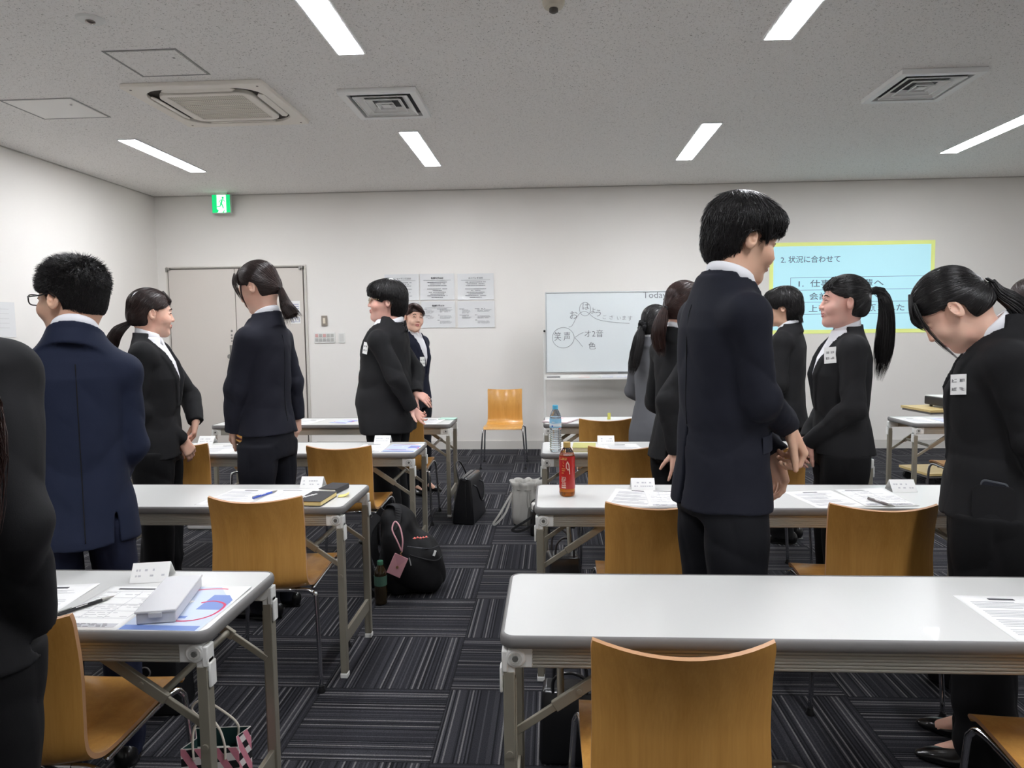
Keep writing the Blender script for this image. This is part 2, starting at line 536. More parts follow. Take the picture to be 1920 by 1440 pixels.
def cassette():
    ACM = mat('air_conditioner_plastic', (246, 240, 230), 0.5)
    ACD = mat('air_outlet_dark', (70, 64, 58), 0.8)
    r = thing('air_conditioner', (-2.30, 4.995, ZC), 0, 'square four-way ceiling cassette air conditioner with perforated grille, upper left', 'air conditioner')
    b = MB()
    ring(b, rrect(0.94, 0.90, 0.02), rrect(0.80, 0.76, 0.18), -0.028, 0.0)
    b.build('outer_panel', ACM, r, bevel=0.006)
    b = MB(); b.prism(rrect(0.81, 0.77, 0.18), -0.006, 0.0); b.build('outlet_recess', ACD, r)
    b = MB()
    ring(b, rrect(0.64, 0.60, 0.09), rrect(0.52, 0.50, 0.01), -0.034, -0.004)
    b.build('inner_panel', ACM, r, bevel=0.006)
    # louvres
    for k in range(4):
        M = Matrix.Rotation(k * PI / 2, 3, 'Z') @ Matrix.Rotation(math.radians(12), 3, 'X')
        ds = 0.345 if k % 2 == 0 else 0.365
        b = MB()
        n = 10
        pts = [(-0.25, 0.0), (-0.22, 0.026), (0.22, 0.026), (0.25, 0.0), (0.22, -0.020), (-0.22, -0.020)]
        c = Matrix.Rotation(k * PI / 2, 3, 'Z') @ Vector((0, ds, -0.024))
        b.prism(pts, -0.004, 0.004, M, c)
        b.build('louver', ACM, r, bevel=0.003)
    GR = mat('perforated_grille', (150, 142, 128), 0.7)
    t = NT(GR); c = t.coord()
    v = t.node('ShaderNodeTexVoronoi'); v.inputs['Randomness'].default_value = 0.0; v.inputs['Scale'].default_value = 70
    t.link(c, v.inputs['Vector'])
    t.link(t.ramp(v.outputs['Distance'], [(0.28, srgb(110, 102, 90)), (0.38, srgb(236, 230, 216))]), t.b.inputs['Base Color'])
    b = MB(); b.box((0, 0, -0.022), (0.52, 0.50, 0.008)); b.build('grille', GR, r)
    b = MB()
    for yy in (-0.15, -0.05, 0.05, 0.15): b.box((0, yy, -0.027), (0.515, 0.006, 0.004))
    b.build('grille_rib', ACM, r)
    b = MB()
    for sx, sy in ((1, 1), (1, -1), (-1, -1), (-1, 1)):
        b.cyl((sx * 0.42, sy * 0.40, -0.029), (sx * 0.42, sy * 0.40, -0.027), 0.008, 10)
    b.build('screw', mat('screw_grey', (120, 112, 104), 0.5), r)
cassette()

def vent(x, y, label):
    M1 = mat('vent_white', (246, 246, 244), 0.5)
    D1 = mat('vent_dark', (90, 90, 92), 0.9)
    r = thing('ceiling_vent', (x, y, ZC), 0, label, 'air vent', 'square ceiling diffusers')
    b = MB(); b.box((0, 0, -0.002), (0.46, 0.52, 0.004)); b.build('duct_opening', D1, r)
    # outer flange, bevelled down
    def frustum(w0, h0, z0, w1, h1, z1, th=0.004):
        b = MB()
        for (wa, ha, wb, hb) in ((w0, h0, w1, h1),):
            o0 = [(-w0 / 2, -h0 / 2, z0), (w0 / 2, -h0 / 2, z0), (w0 / 2, h0 / 2, z0), (-w0 / 2, h0 / 2, z0)]
            o1 = [(-w1 / 2, -h1 / 2, z1), (w1 / 2, -h1 / 2, z1), (w1 / 2, h1 / 2, z1), (-w1 / 2, h1 / 2, z1)]
            i0 = [(p[0] * (1 - 2 * th / w0), p[1] * (1 - 2 * th / h0), p[2] + th) for p in o0]
            i1 = [(p[0] * (1 - 2 * th / w1), p[1] * (1 - 2 * th / h1), p[2] + th) for p in o1]
            vs = o0 + o1 + i0 + i1
            fs = []
            for k in range(4):
                j = (k + 1) % 4
                fs += [(k, j, 4 + j, 4 + k), (8 + j, 8 + k, 12 + k, 12 + j), (4 + k, 4 + j, 12 + j, 12 + k), (j, k, 8 + k, 8 + j)]
            b.add(vs, fs)
        return b
    b = MB()
    ring(b, [(-.265, -.30), (.265, -.30), (.265, .30), (-.265, .30)], [(-.215, -.25), (.215, -.25), (.215, .25), (-.215, .25)], -0.032, 0)
    b.build('vent_frame', M1, r, bevel=0.004)
    for k, (w, zt) in enumerate(((0.37, -0.028), (0.25, -0.028), (0.12, -0.030))):
        h = w * 1.12
        frustum(w * 0.72, h * 0.72, -0.004, w, h, zt).build('vent_cone', M1, r)
    b = MB()
    for w in (0.375, 0.255, 0.125):
        h = w * 1.12; e = 0.007
        ring(b, [(-w/2, -h/2), (w/2, -h/2), (w/2, h/2), (-w/2, h/2)], [(-w/2+e, -h/2+e), (w/2-e, -h/2+e), (w/2-e, h/2-e), (-w/2+e, h/2-e)], -0.033, -0.027)
    b.build('vent_rim', M1, r)
    b = MB(); b.box((0, 0, -0.028), (0.055, 0.06, 0.004)); b.build('vent_cap', M1, r)
vent(-1.15, 5.07, 'square louvered ceiling vent beside the cassette air conditioner')
vent(2.48, 5.04, 'square louvered ceiling vent on the right, above the tall man and slide')

def access(x0, x1, y0, y1, m, label):
    r = thing('access_panel', ((x0 + x1) / 2, (y0 + y1) / 2, ZC), 0, label, 'access panel')
    w, h = x1 - x0, y1 - y0
    b = MB(); ring(b, [(-w/2, -h/2), (w/2, -h/2), (w/2, h/2), (-w/2, h/2)], [(-w/2+.012, -h/2+.012), (w/2-.012, -h/2+.012), (w/2-.012, h/2-.012), (-w/2+.012, h/2-.012)], -0.004, 0)
    b.build('frame', mat('panel_frame_alu', (150, 149, 147), 0.5, metal=0.3), r)
    b = MB(); b.box((0, 0, -0.001), (w - 0.034, h - 0.034, 0.006)); b.build('hatch', m, r)
    b = MB(); b.box((w * 0.32, -h * 0.2, -0.005), (0.012, 0.012, 0.003)); b.build('latch', mat('panel_frame_alu'), r)
access(-2.545, -2.11, 4.03, 4.44, CEIL, 'speckled square ceiling access hatch above the air conditioner')
access(-3.765, -3.25, 4.78, 5.22, mat('hatch_white', (252, 250, 246), 0.6), 'plain white square ceiling access hatch left of the air conditioner')

r = thing('ceiling_speaker', (-2.343, 3.63, ZC), 0, 'round white recessed emergency downlight near the top left of the ceiling', 'downlight')
b = MB(); b.lathe([(0.068, 0), (0.068, -0.004), (0.060, -0.010), (0.030, -0.012)], (0, 0, 0), 32); b.build('flange', WPLAS, r, angle=30)
b = MB(); b.lathe([(0.024, -0.010), (0.024, -0.018), (0.014, -0.022), (0.004, -0.024)], (0, 0, 0), 20); b.build('lens', mat('lens_grey', (150, 140, 135), 0.15, metal=0.6), r, angle=30)
r.name = 'downlight'
r = thing('smoke_detector', (0.02, 3.63, ZC), 0, 'cream round smoke detector at the top centre of the ceiling', 'smoke detector')
CRM = mat('cream_plastic', (214, 206, 188), 0.5)
b = MB(); b.lathe([(0.055, 0), (0.055, -0.012), (0.046, -0.03), (0.030, -0.036)], (0, 0, 0), 32); b.build('body', CRM, r, angle=35)
b = MB(); b.lathe([(0.022, -0.034), (0.022, -0.050), (0.012, -0.056)], (0, 0, 0), 20); b.build('sensor_head', mat('detector_dark', (80, 76, 70), 0.5), r, angle=35)

# exit sign
def exit_sign():
    G = mat('exit_green', (0, 165, 90), 0.5, emit=(10, 185, 105), estr=1.1)
    Wt = mat('exit_white', (235, 255, 245), 0.5, emit=(225, 255, 240), estr=1.1)
    X, Y, Z = -3.81, YB - 0.14, 2.876
    r = thing('exit_sign', (X + 0.03, Y, Z), 0, 'green and white running-man exit sign box hanging at the ceiling over the door', 'exit sign')
    b = MB(); b.box((0, 0.02, 0), (0.222, 0.035, 0.216)); b.build('housing', mat('exit_housing', (190, 200, 194), 0.4), r, bevel=0.004)
    b = MB(); b.box((0, 0.02, 0.116), (0.15, 0.03, 0.016)); b.build('ceiling_mount', WPLAS, r)
    b = MB(); b.box((0, 0, 0), (0.208, 0.006, 0.200)); b.build('green_panel', G, r)
    b = MB(); b.box((0.006, -0.0035, 0.0), (0.108, 0.002, 0.200)); b.build('white_doorway', Wt, r)
    RX = Matrix.Rotation(PI / 2, 3, 'X')
    b = MB(); cc = (0.0, -0.005, 0)
    b.prism([(0.024 + 0.013 * math.cos(a * PI / 8), 0.065 + 0.013 * math.sin(a * PI / 8)) for a in range(16)], -0.0008, 0.0008, RX, cc)
    for poly in ([(0.012, 0.048), (0.024, 0.046), (0.014, 0.004), (-0.004, -0.004), (-0.010, 0.004)],
                 [(-0.006, 0.044), (0.020, 0.050), (0.020, 0.041), (-0.008, 0.035)],
                 [(-0.006, 0.044), (-0.002, 0.036), (-0.022, 0.010), (-0.029, 0.014)],
                 [(0.020, 0.050), (0.024, 0.042), (0.046, 0.018), (0.052, 0.024), (0.033, 0.046)],
                 [(-0.004, 0.004), (0.012, 0.002), (-0.008, -0.036), (-0.046, -0.040), (-0.046, -0.030), (-0.016, -0.027)],
                 [(0.000, 0.000), (0.014, 0.004), (0.034, -0.050), (0.022, -0.056), (0.010, -0.022)],
                 [(-0.048, -0.098), (-0.048, -0.060), (-0.028, -0.076), (-0.038, -0.098)],
                 [(0.016, -0.100), (0.030, -0.100), (0.044, -0.074), (0.034, -0.074)]):
        b.prism(poly, -0.0008, 0.0008, RX, cc)
    b.build('running_figure', G, r)
exit_sign()

# switches, notices
r = thing('thermostat', (-2.662, YB, 1.525), 0, 'small grey-brown thermostat plate above the light switches', 'wall switch')
b = MB(); b.box((0, -0.008, 0), (0.068, 0.016, 0.118)); b.build('plate', mat('thermostat_grey', (150, 140, 128), 0.5), r, bevel=0.003)
b = MB(); b.box((0, -0.018, 0.0), (0.030, 0.006, 0.066)); b.build('keypad', mat('thermostat_key', (226, 216, 198), 0.5), r, bevel=0.002)
r = thing('light_switch_panel', (-2.665, YB, 1.328), 0, 'wide white light switch panel with ten rocker keys right of the door', 'wall switch')
b = MB(); b.box((0, -0.006, 0), (0.25, 0.012, 0.125)); b.build('plate', WPLAS, r, bevel=0.003)
for k in range(5):
    for j in range(2):
        b = MB(); b.box((-0.092 + k * 0.046, -0.015, 0.025 - j * 0.05), (0.034, 0.008, 0.038))
        b.build('rocker', mat('rocker_red', (214, 170, 166), 0.5) if (j == 0 and k in (0, 2)) else mat('rocker_grey', (186, 186, 182), 0.5), r, bevel=0.002)
r = thing('blank_plate', (-2.462, YB, 1.323), 0, 'small blank white outlet plate right of the light switch panel', 'wall plate')
b = MB(); b.box((0, -0.005, 0), (0.078, 0.010, 0.120)); b.build('plate', WPLAS, r, bevel=0.004)
b = MB(); b.box((0, -0.011, 0), (0.052, 0.003, 0.090)); b.build('inner_plate', mat('plate_inner', (215, 214, 210), 0.5), r, bevel=0.001)

def dashes(b, x0, x1, z, h, rnd, density=0.8, put=None, dens_len=(0.006, 0.02)):
    x = x0
    while x < x1:
        w = rnd.uniform(*dens_len)
        w = min(w, x1 - x)
        if rnd.random() < density: put(b, x, x + w, z, h)
        x += w + rnd.uniform(0.001, 0.004)

POSTER = mat('laminated_sheet', (229, 230, 230), 0.22, coat=0.6)
def poster(xc, zc, w, h, title, kind, label, seed):
    rnd = random.Random(seed)
    r = thing('laminated_poster', (xc, YB, zc), 0, label, 'poster', 'laminated sheets on the back wall')
    # slightly curling laminated sheet
    b = MB(); n = 12; mN = 8; vs = []; fs = []
    for j in range(mN + 1):
        for i in range(n + 1):
            u = i / n - 0.5; v = j / mN - 0.5
            off = 0.004 + 0.006 * (abs(u) * 2) ** 6 + 0.004 * (abs(v) * 2) ** 6 + 0.001 * math.sin(9 * u + seed) * math.cos(7 * v)
            vs.append((u * w, -off, v * h))
    for j in range(mN):
        for i in range(n):
            a = j * (n + 1) + i; fs.append((a, a + 1, a + n + 2, a + n + 1))
    b.add(vs, fs); b.build('sheet', POSTER, r, smooth=True)
    def put(b, xa, xb, z, hh): b.box(((xa + xb) / 2, -0.0095, z), (xb - xa, 0.0006, hh))
    RX = Matrix.Rotation(PI / 2, 4, 'X')
    if title:
        text_mesh(title, 0.024, Matrix.Translation((0, -0.0105, h / 2 - 0.052)) @ RX, 'poster_title', DINK, r, 0.0003)
        b = MB(); put(b, -w * 0.40, w * 0.40, h / 2 - 0.075, 0.003); b.build('rule', INK, r)
    b = MB()
    if kind == 'text':
        for k, (ww, gap) in enumerate(((.56, 0), (.48, 0), (.54, 0), (.58, 1), (.26, 0), (.50, 0), (.40, 0), (.58, 0), (.34, 0))):
            z = h / 2 - 0.098 - k * 0.0195 - (0.018 if k >= 3 else 0)
            dashes(b, -w * ww / 2, w * ww / 2, z, 0.007, rnd, 0.95, put)
    else:
        for cx0, rows in ((-w * 0.45, ((0, .10, 1), (1, .14, 0), (2, .20, 0), (3, .18, 0), (4, .15, 0), (6, .2, 1), (7, .15, 0), (8, .20, 0), (9, .18, 0))),
                          (-w * 0.03, ((0, .22, 1), (1, .30, 0), (2, .26, 0), (3, .24, 0), (6, .05, 1), (7, .26, 0), (8, .28, 0), (9, .24, 0), (11, .05, 1), (12, .24, 0), (13, .28, 0), (14, .26, 0)))):
            for k, ww, head in rows:
                z = h / 2 - 0.088 - k * 0.0118
                xx = cx0 + (0 if head else 0.03)
                dashes(b, xx, xx + w * ww * 1.25, z, 0.005 if head else 0.0032, rnd, 0.95, put)
    b.build('printed_text', INK, r)
    # wrinkle/glint pieces of transparent film along the edges
    return r
poster(-1.735, 1.90, 0.40, 0.30, 'パフォーマンス2020', 'text', 'laminated sheet at the left of the upper row, half hidden by the large man\'s hair', 1)
poster(-1.322, 1.90, 0.40, 0.30, '看護科学2030', 'text', 'laminated sheet in the middle of the upper row of posters', 2)
poster(-0.875, 1.895, 0.42, 0.30, 'エンパレオ2030', 'text', 'laminated sheet at the right of the upper row of posters', 3)
poster(-1.735, 1.58, 0.40, 0.305, '', 'cols', 'laminated sheet at the left of the lower row, behind the smiling woman', 4)
poster(-1.315, 1.58, 0.395, 0.305, '看護科学2030', 'cols', 'laminated two-column sheet in the lower row beside the smiling woman\'s face', 5)
poster(-0.875, 1.577, 0.43, 0.305, '', 'cols', 'laminated two-column sheet without a title at the right of the lower row', 6)

def notice():
    r = thing('door_notice', (-3.0, YB - 0.017, 1.62), 0, 'white notice sheets taped to the right door leaf behind the ponytail', 'notice')
    b = MB(); b.box((0, -0.001, 0.06), (0.115, 0.0012, 0.16)); b.build('sheet', PAPER, r)
    b = MB(); b.box((0, -0.001, -0.08), (0.115, 0.0012, 0.085)); b.build('sheet', PAPER, r)
    b = MB()
    for k in range(4): b.box((0, -0.002, 0.10 - k * 0.025), (0.085, 0.0006, 0.006))
    for z in (-0.055, -0.105): b.box((0.0, -0.002, z), (0.09, 0.0006, 0.003))
    for x in (-0.045, 0.045, 0.0): b.box((x, -0.002, -0.08), (0.003, 0.0006, 0.05))
    b.build('printed_text', mat('blue_print', (110, 112, 170), 0.8), r)
notice()
r = thing('wall_sheet', (XL, 5.72, 1.53), PI / 2, 'faint translucent film sheet stuck on the left wall at the frame edge', 'poster')
b = MB(); b.box((0, -0.003, 0), (0.42, 0.0015, 0.30)); b.build('sheet', POSTER, r)
b = MB()
for k in range(5): b.box((0.0, -0.0045, 0.09 - k * 0.04), (0.28, 0.0005, 0.004))
b.build('printed_text', mat('faint_print', (200, 200, 200), 0.8), r)

# ------------------------------------------------------------------ whiteboard
def whiteboard():
    Yw = 7.72
    r = thing('whiteboard', (0.86, Yw, 0), 0, 'mobile whiteboard on a white stand with black marker handwriting', 'whiteboard')
    WB = mat('whiteboard_surface', (226, 233, 234), 0.18, coat=0.5)
    FR = mat('whiteboard_frame', (198, 203, 204), 0.35, metal=0.4)
    ST = mat('stand_white', (230, 230, 226), 0.4)
    W, z0, z1 = 1.86, 0.925, 1.79
    b = MB(); b.box((0, 0, (z0 + z1) / 2), (W - 0.02, 0.018, z1 - z0 - 0.02)); b.build('board', WB, r)
    b = MB()
    for s in (-1, 1): b.box((s * (W / 2 - 0.006), 0, (z0 + z1) / 2), (0.014, 0.026, z1 - z0))
    for z in (z0 + 0.006, z1 - 0.006): b.box((0, 0, z), (W, 0.026, 0.014))
    b.build('frame', FR, r, bevel=0.003)
    for s in (-1, 1):
        b = MB(); x = s * (W / 2 + 0.012)
        b.box((x, 0.035, 0.75), (0.028, 0.03, 1.28))
        b.build('post', ST, r, bevel=0.004)
        b = MB(); b.box((x, 0.035, 0.085), (0.05, 0.56, 0.03)); b.build('foot', ST, r, bevel=0.006)
        for yy in (-0.24, 0.30):
            b = MB(); b.cyl((x - 0.012, yy, 0.034), (x + 0.012, yy, 0.034), 0.034, 20); b.box((x, yy, 0.06), (0.014, 0.02, 0.03)); b.build('caster', BLACKP, r, angle=40)
        b = MB(); b.cyl((x, 0.02, 1.375), (x, -0.01, 1.375), 0.012, 12); b.build('pivot_knob', BLACKP, r)
    b = MB()
    b.box((-0.02, -0.045, 0.853), (W - 0.02, 0.075, 0.008)); b.box((-0.02, -0.083, 0.862), (W - 0.02, 0.006, 0.026)); b.box((-0.02, -0.008, 0.875), (W - 0.02, 0.006, 0.05))
    b.build('tray', ST, r, bevel=0.002)
    b = MB(); b.bar((-W / 2, 0.035, 0.22), (W / 2, 0.035, 0.22), 0.03, 0.03); b.build('crossbar', ST, r)
    b = MB(); b.box((0.30, 0.012, 0.90), (0.9, 0.01, 0.05)); b.build('lower_rail', mat('rail_grey', (170, 170, 168), 0.5), r)
    # handwriting, drawn as thin marker strokes.  px -> board: scale from photographed spacing
    MK = mat('marker_ink', (112, 116, 120), 0.6)
    sx = 1.238 / 217.0 ; 
    def P(px, py): return ((px - 1023) * sx - W / 2 + 0.005 , (z1 - (py - 549) * 0.00575))
    def stroke(b, pts, w=0.0035, sm=True):
        q = [Vector((P(*p)[0], -0.0105, P(*p)[1])) for p in pts]
        if sm and len(q) > 2: q = smooth_path(q, 5)
        b.tube(q, w / 2, 5)
    S = []
    # circle round the first word and links
    def circ(cx, cy, rx, ry, a0=0, a1=2 * PI, n=20): return [(cx + rx * math.cos(a0 + (a1 - a0) * k / n), cy + ry * math.sin(a0 + (a1 - a0) * k / n)) for k in range(n + 1)]
    S.append(circ(1097, 581, 10.5, 12.5)); S.append(circ(1055.5, 634, 20.5, 19.0, 0.3, 2 * PI + 0.5))
    S.append([(1066, 614), (1072, 612), (1080, 598), (1088, 588), (1097, 585.5), (1104, 589), (1112, 596), (1122, 601), (1138, 604.5), (1158, 607), (1180, 608.5)])
    S.append([(1078, 633.5), (1086, 628), (1094, 624.5)]); S.append([(1077, 634), (1084, 641), (1092, 651)])
    b = MB()
    for s_ in S: stroke(b, s_)
    b.build('marker_drawing', MK, r, smooth=True)
    RX = Matrix.Rotation(PI / 2, 4, 'X')
    def T(s, px, py, size, rot=0, wd=None):
        x, z = P(px, py)
        text_mesh(s, size, Matrix.Translation((x, -0.0105, z)) @ Matrix.Rotation(-rot, 4, 'Y') @ RX, 'marker_writing', MK, r, -0.0006, width=wd)
    T('Today', 1227, 557, 0.10)
    T('お', 1075, 593, 0.10); T('は', 1098, 577, 0.085)
    T('よ', 1112, 585, 0.075); T('う', 1122, 590, 0.085)
    T('ご', 1133, 597, 0.05); T('ざ', 1146, 598, 0.05); T('い', 1160, 599, 0.05); T('ま', 1170, 599, 0.055); T('す', 1181, 600, 0.06)
    T('笑 声', 1054, 633, 0.105, 0, 0.17)
    T('オ2音', 1113, 628, 0.085)
    T('色', 1110, 651, 0.085)
    return r
whiteboard()
r = thing('whiteboard_eraser', (0.012, 7.72 - 0.046, 0.8585), 0, 'black whiteboard eraser at the left end of the tray', 'eraser')
b = MB(); b.box((0, 0, 0.012), (0.145, 0.045, 0.024)); b.build('body', mat('eraser_black', (35, 35, 38), 0.5), r, bevel=0.006)
b = MB(); b.box((0, 0, 0.003), (0.14, 0.042, 0.006)); b.build('felt', mat('felt_grey', (95, 95, 95), 0.9), r)
for nm, px, colr, lab in (('marker_pen', 0.41, (200, 52, 50), 'red marker on the whiteboard tray'), ('marker_pen', 0.53, (60, 120, 110), 'green marker on the whiteboard tray'),
                     ('marker_pen', 0.66, (45, 90, 190), 'blue marker on the whiteboard tray'), ('marker_pen', 0.82, (45, 45, 50), 'black marker on the whiteboard tray')):
    r = thing(nm, (px - 0.07, 7.72 - 0.05, 0.866), 0, lab, 'marker', 'markers on the whiteboard tray')
    mm = mat('marker_%d' % colr[0], colr, 0.4)
    b = MB(); b.cyl((-0.058, 0, 0), (0.028, 0, 0), 0.0085, 12); b.build('barrel', mm, r, angle=40)
    b = MB(); b.cyl((0.028, 0, 0), (0.062, 0, 0), 0.0095, 12); b.build('cap', mm, r, angle=40)
# ------------------------------------------------------------------ folding training tables
TZ = 0.70
def make_table(L=1.82, D=0.43):
    r = thing('folding_table', (0, 0, 0), 0, 'x', 'table', 'white folding training tables')
    # origin: near-left corner on the floor.  x 0..L, y 0..D
    top = MB()
    top.prism(rrect(L - 0.012, D - 0.012, 0.030, 5, L / 2, D / 2), TZ - 0.024, TZ)
    top.build('tabletop', LAMINATE, r)
    e = MB()
    outer = rrect(L, D, 0.036, 6, L / 2, D / 2)
    # rounded rubber edging swept round the outline
    n = len(outer); prof = []
    for k in range(7):
        a = -PI / 2 + PI * k / 6
        prof.append((0.007 * math.cos(a), TZ - 0.0135 + 0.0150 * math.sin(a)))
    vs = []; fs = []
    cx, cy = L / 2, D / 2
    for i, (x, y) in enumerate(outer):
        p = Vector(outer[i - 1]); q = Vector(outer[(i + 1) % n]); t = (q - p).normalized(); nr = Vector((t.y, -t.x))
        for o_, z in prof: vs.append((x + nr.x * (o_ - 0.007), y + nr.y * (o_ - 0.007), z))
        vs.append((x - nr.x * 0.010, y - nr.y * 0.010, prof[-1][1])); vs.append((x - nr.x * 0.010, y - nr.y * 0.010, prof[0][1]))
    m_ = len(prof) + 2
    for i in range(n):
        j = (i + 1) % n
        for k in range(m_):
            k2 = (k + 1) % m_
            fs.append((i * m_ + k, j * m_ + k, j * m_ + k2, i * m_ + k2))
    e.add(vs, fs); e.build('edge_band', RUBBER, r, angle=50)
    for yy, s in ((0.022, -1), (D - 0.022, 1)):
        b = MB()
        # ribbed aluminium profile: polygon extruded along x
        z1, z0 = TZ - 0.029, TZ - 0.076
        pr = [(0, z1)]
        rib = 6
        for k in range(rib):
            za = z1 - (z1 - z0) * (k + 0.10) / rib; zb = z1 - (z1 - z0) * (k + 0.55) / rib; zc = z1 - (z1 - z0) * (k + 0.65) / rib; zd = z1 - (z1 - z0) * (k + 1.0) / rib
            pr += [(s * 0.010, za), (s * 0.010, zb), (s * 0.0070, zc), (s * 0.0070, zd)]
        pr += [(0, z0)]; pr += [(-s * 0.012, z0), (-s * 0.012, z1)]
        nn = len(pr); vs = [(x, yy + p[0], p[1]) for x in (0.075, L - 0.075) for p in pr]
        fs = [tuple(range(nn)), tuple(range(2 * nn - 1, nn - 1, -1))] + [(k, nn + k, nn + (k + 1) % nn, (k + 1) % nn) for k in range(nn)]
        b.add(vs, fs); b.build('beam', ALU, r)
    for sx in (0, 1):
        X = lambda u: u if sx == 0 else L - u
        sg = 1 if sx == 0 else -1
        for yy, s in ((0.026, -1), (D - 0.026, 1)):
            # corner joint
            b = MB()
            b.box((X(0.052), yy, TZ - 0.052), (0.048, 0.026, 0.048))
            b.lathe([(0.023, -0.017), (0.023, 0.017)], (X(0.036), yy, TZ - 0.052), 24, Matrix.Rotation(PI / 2, 3, 'X'))
            b.box((X(0.020), yy, TZ - 0.080), (0.030, 0.028, 0.030))
            b.box((X(0.012), yy, TZ - 0.060), (0.014, 0.034, 0.050))
            b.box((X(0.0035), yy, TZ - 0.105), (0.007, 0.030, 0.060))
            j = b.build('joint', WPLAS, r, bevel=0.003)
            b = MB()
            ringp = []
            b.lathe([(0.0155, -0.004), (0.0155, 0.0005), (0.0115, 0.0005), (0.0115, -0.0035)], (X(0.036), yy + s * 0.0185, TZ - 0.052), 20, Matrix.Rotation(s * -PI / 2, 3, 'X'))
            b.build('pivot_ring', mat('joint_grey', (196, 195, 190), 0.4), j, angle=35)
            b = MB(); b.cyl((X(0.036), yy + s * 0.014, TZ - 0.052), (X(0.036), yy + s * 0.0215, TZ - 0.052), 0.007, 8)
            b.build('pivot_pin', mat('pin_dark', (120, 120, 116), 0.4, metal=0.5), j)
            # leg: two-section rectangular tube with groove
            b = MB()
            b.box((X(0.021), yy, (TZ - 0.085 + 0.02) / 2), (0.026, 0.030, TZ - 0.085 - 0.02))
            b.box((X(0.0355), yy - s * 0.003, (TZ - 0.10 + 0.02) / 2), (0.004, 0.016, TZ - 0.13))
            lg = b.build('leg', LEGMETAL, r, bevel=0.002)
            b = MB(); b.box((X(0.021), yy, 0.010), (0.030, 0.034, 0.020)); b.build('foot_cap', WPLAS, lg, bevel=0.003)
            b = MB(); b.cyl((X(0.021), yy + s * 0.014, 0.42), (X(0.021), yy + s * 0.019, 0.42), 0.008, 12); b.build('rivet', LEGMETAL, lg, angle=40)
            # folding brace
            yb = yy - s * 0.012
            pA = Vector((X(0.028), yb, 0.455)); pB = Vector((X(0.275), yb, TZ - 0.074))
            mid = pA.lerp(pB, 0.42)
            b = MB(); b.bar(pA, mid, 0.010, 0.018); b.bar(mid - (pB - pA).normalized() * 0.01, pB, 0.014, 0.026); b.build('brace', LEGMETAL, r, bevel=0.002)
            b = MB(); c_ = pA.lerp(pB, 0.62); b.cyl(c_ + Vector((0, s * 0.006, 0)), c_ + Vector((0, s * 0.010, 0)), 0.006, 12); b.build('brace_rivet', LEGMETAL, r)
        ya, yb = 0.038, D - 0.038
        m2 = Vector((X(0.028), 0, 0.455)).lerp(Vector((X(0.275), 0, TZ - 0.074)), 0.45)
        b = MB(); b.cyl((m2.x, ya, m2.z), (m2.x, yb, m2.z), 0.009, 12); b.build('brace_tie', LEGMETAL, r, angle=40)
        b = MB(); b.box((X(0.021), D / 2, 0.155), (0.014, D - 0.08, 0.055)); b.build('side_rail', LEGMETAL, r, bevel=0.002)
    return r

TABLES = [  # x0, y0, label
    (-0.125, 1.545, 0.0, 'empty white folding table in the right foreground, nearest the camera'),
    (-0.075, 2.705, 0.0, 'white folding table holding the red tea bottle'),
    (-0.070, 3.915, 0.0, 'white folding table holding the clear water bottle'),
    (-0.070, 5.170, 0.0, 'white folding table farthest back in the middle column, before the whiteboard'),
    (-2.62, 1.545, 0.0, 'white folding table in the left foreground with pencil case and papers'),
    (-2.645, 2.705, 0.0, 'white folding table holding the black book and yellow sticky note'),
    (-2.60, 3.930, 0.0, 'white folding table between the ponytailed woman in navy and the large man'),
    (-2.575, 5.165, 0.0, 'white folding table farthest back on the left, in front of the smiling woman'),
    (2.535, 5.10, 0.0, 'white folding table at the far right with a colourful brochure'),
]
t0 = make_table()
for i, (x, y, a, lab) in enumerate(TABLES):
    if i == 0:
        t0.location = (x, y, 0); t0['label'] = lab
    else:
        dup(t0, (x, y, 0), a, lab)

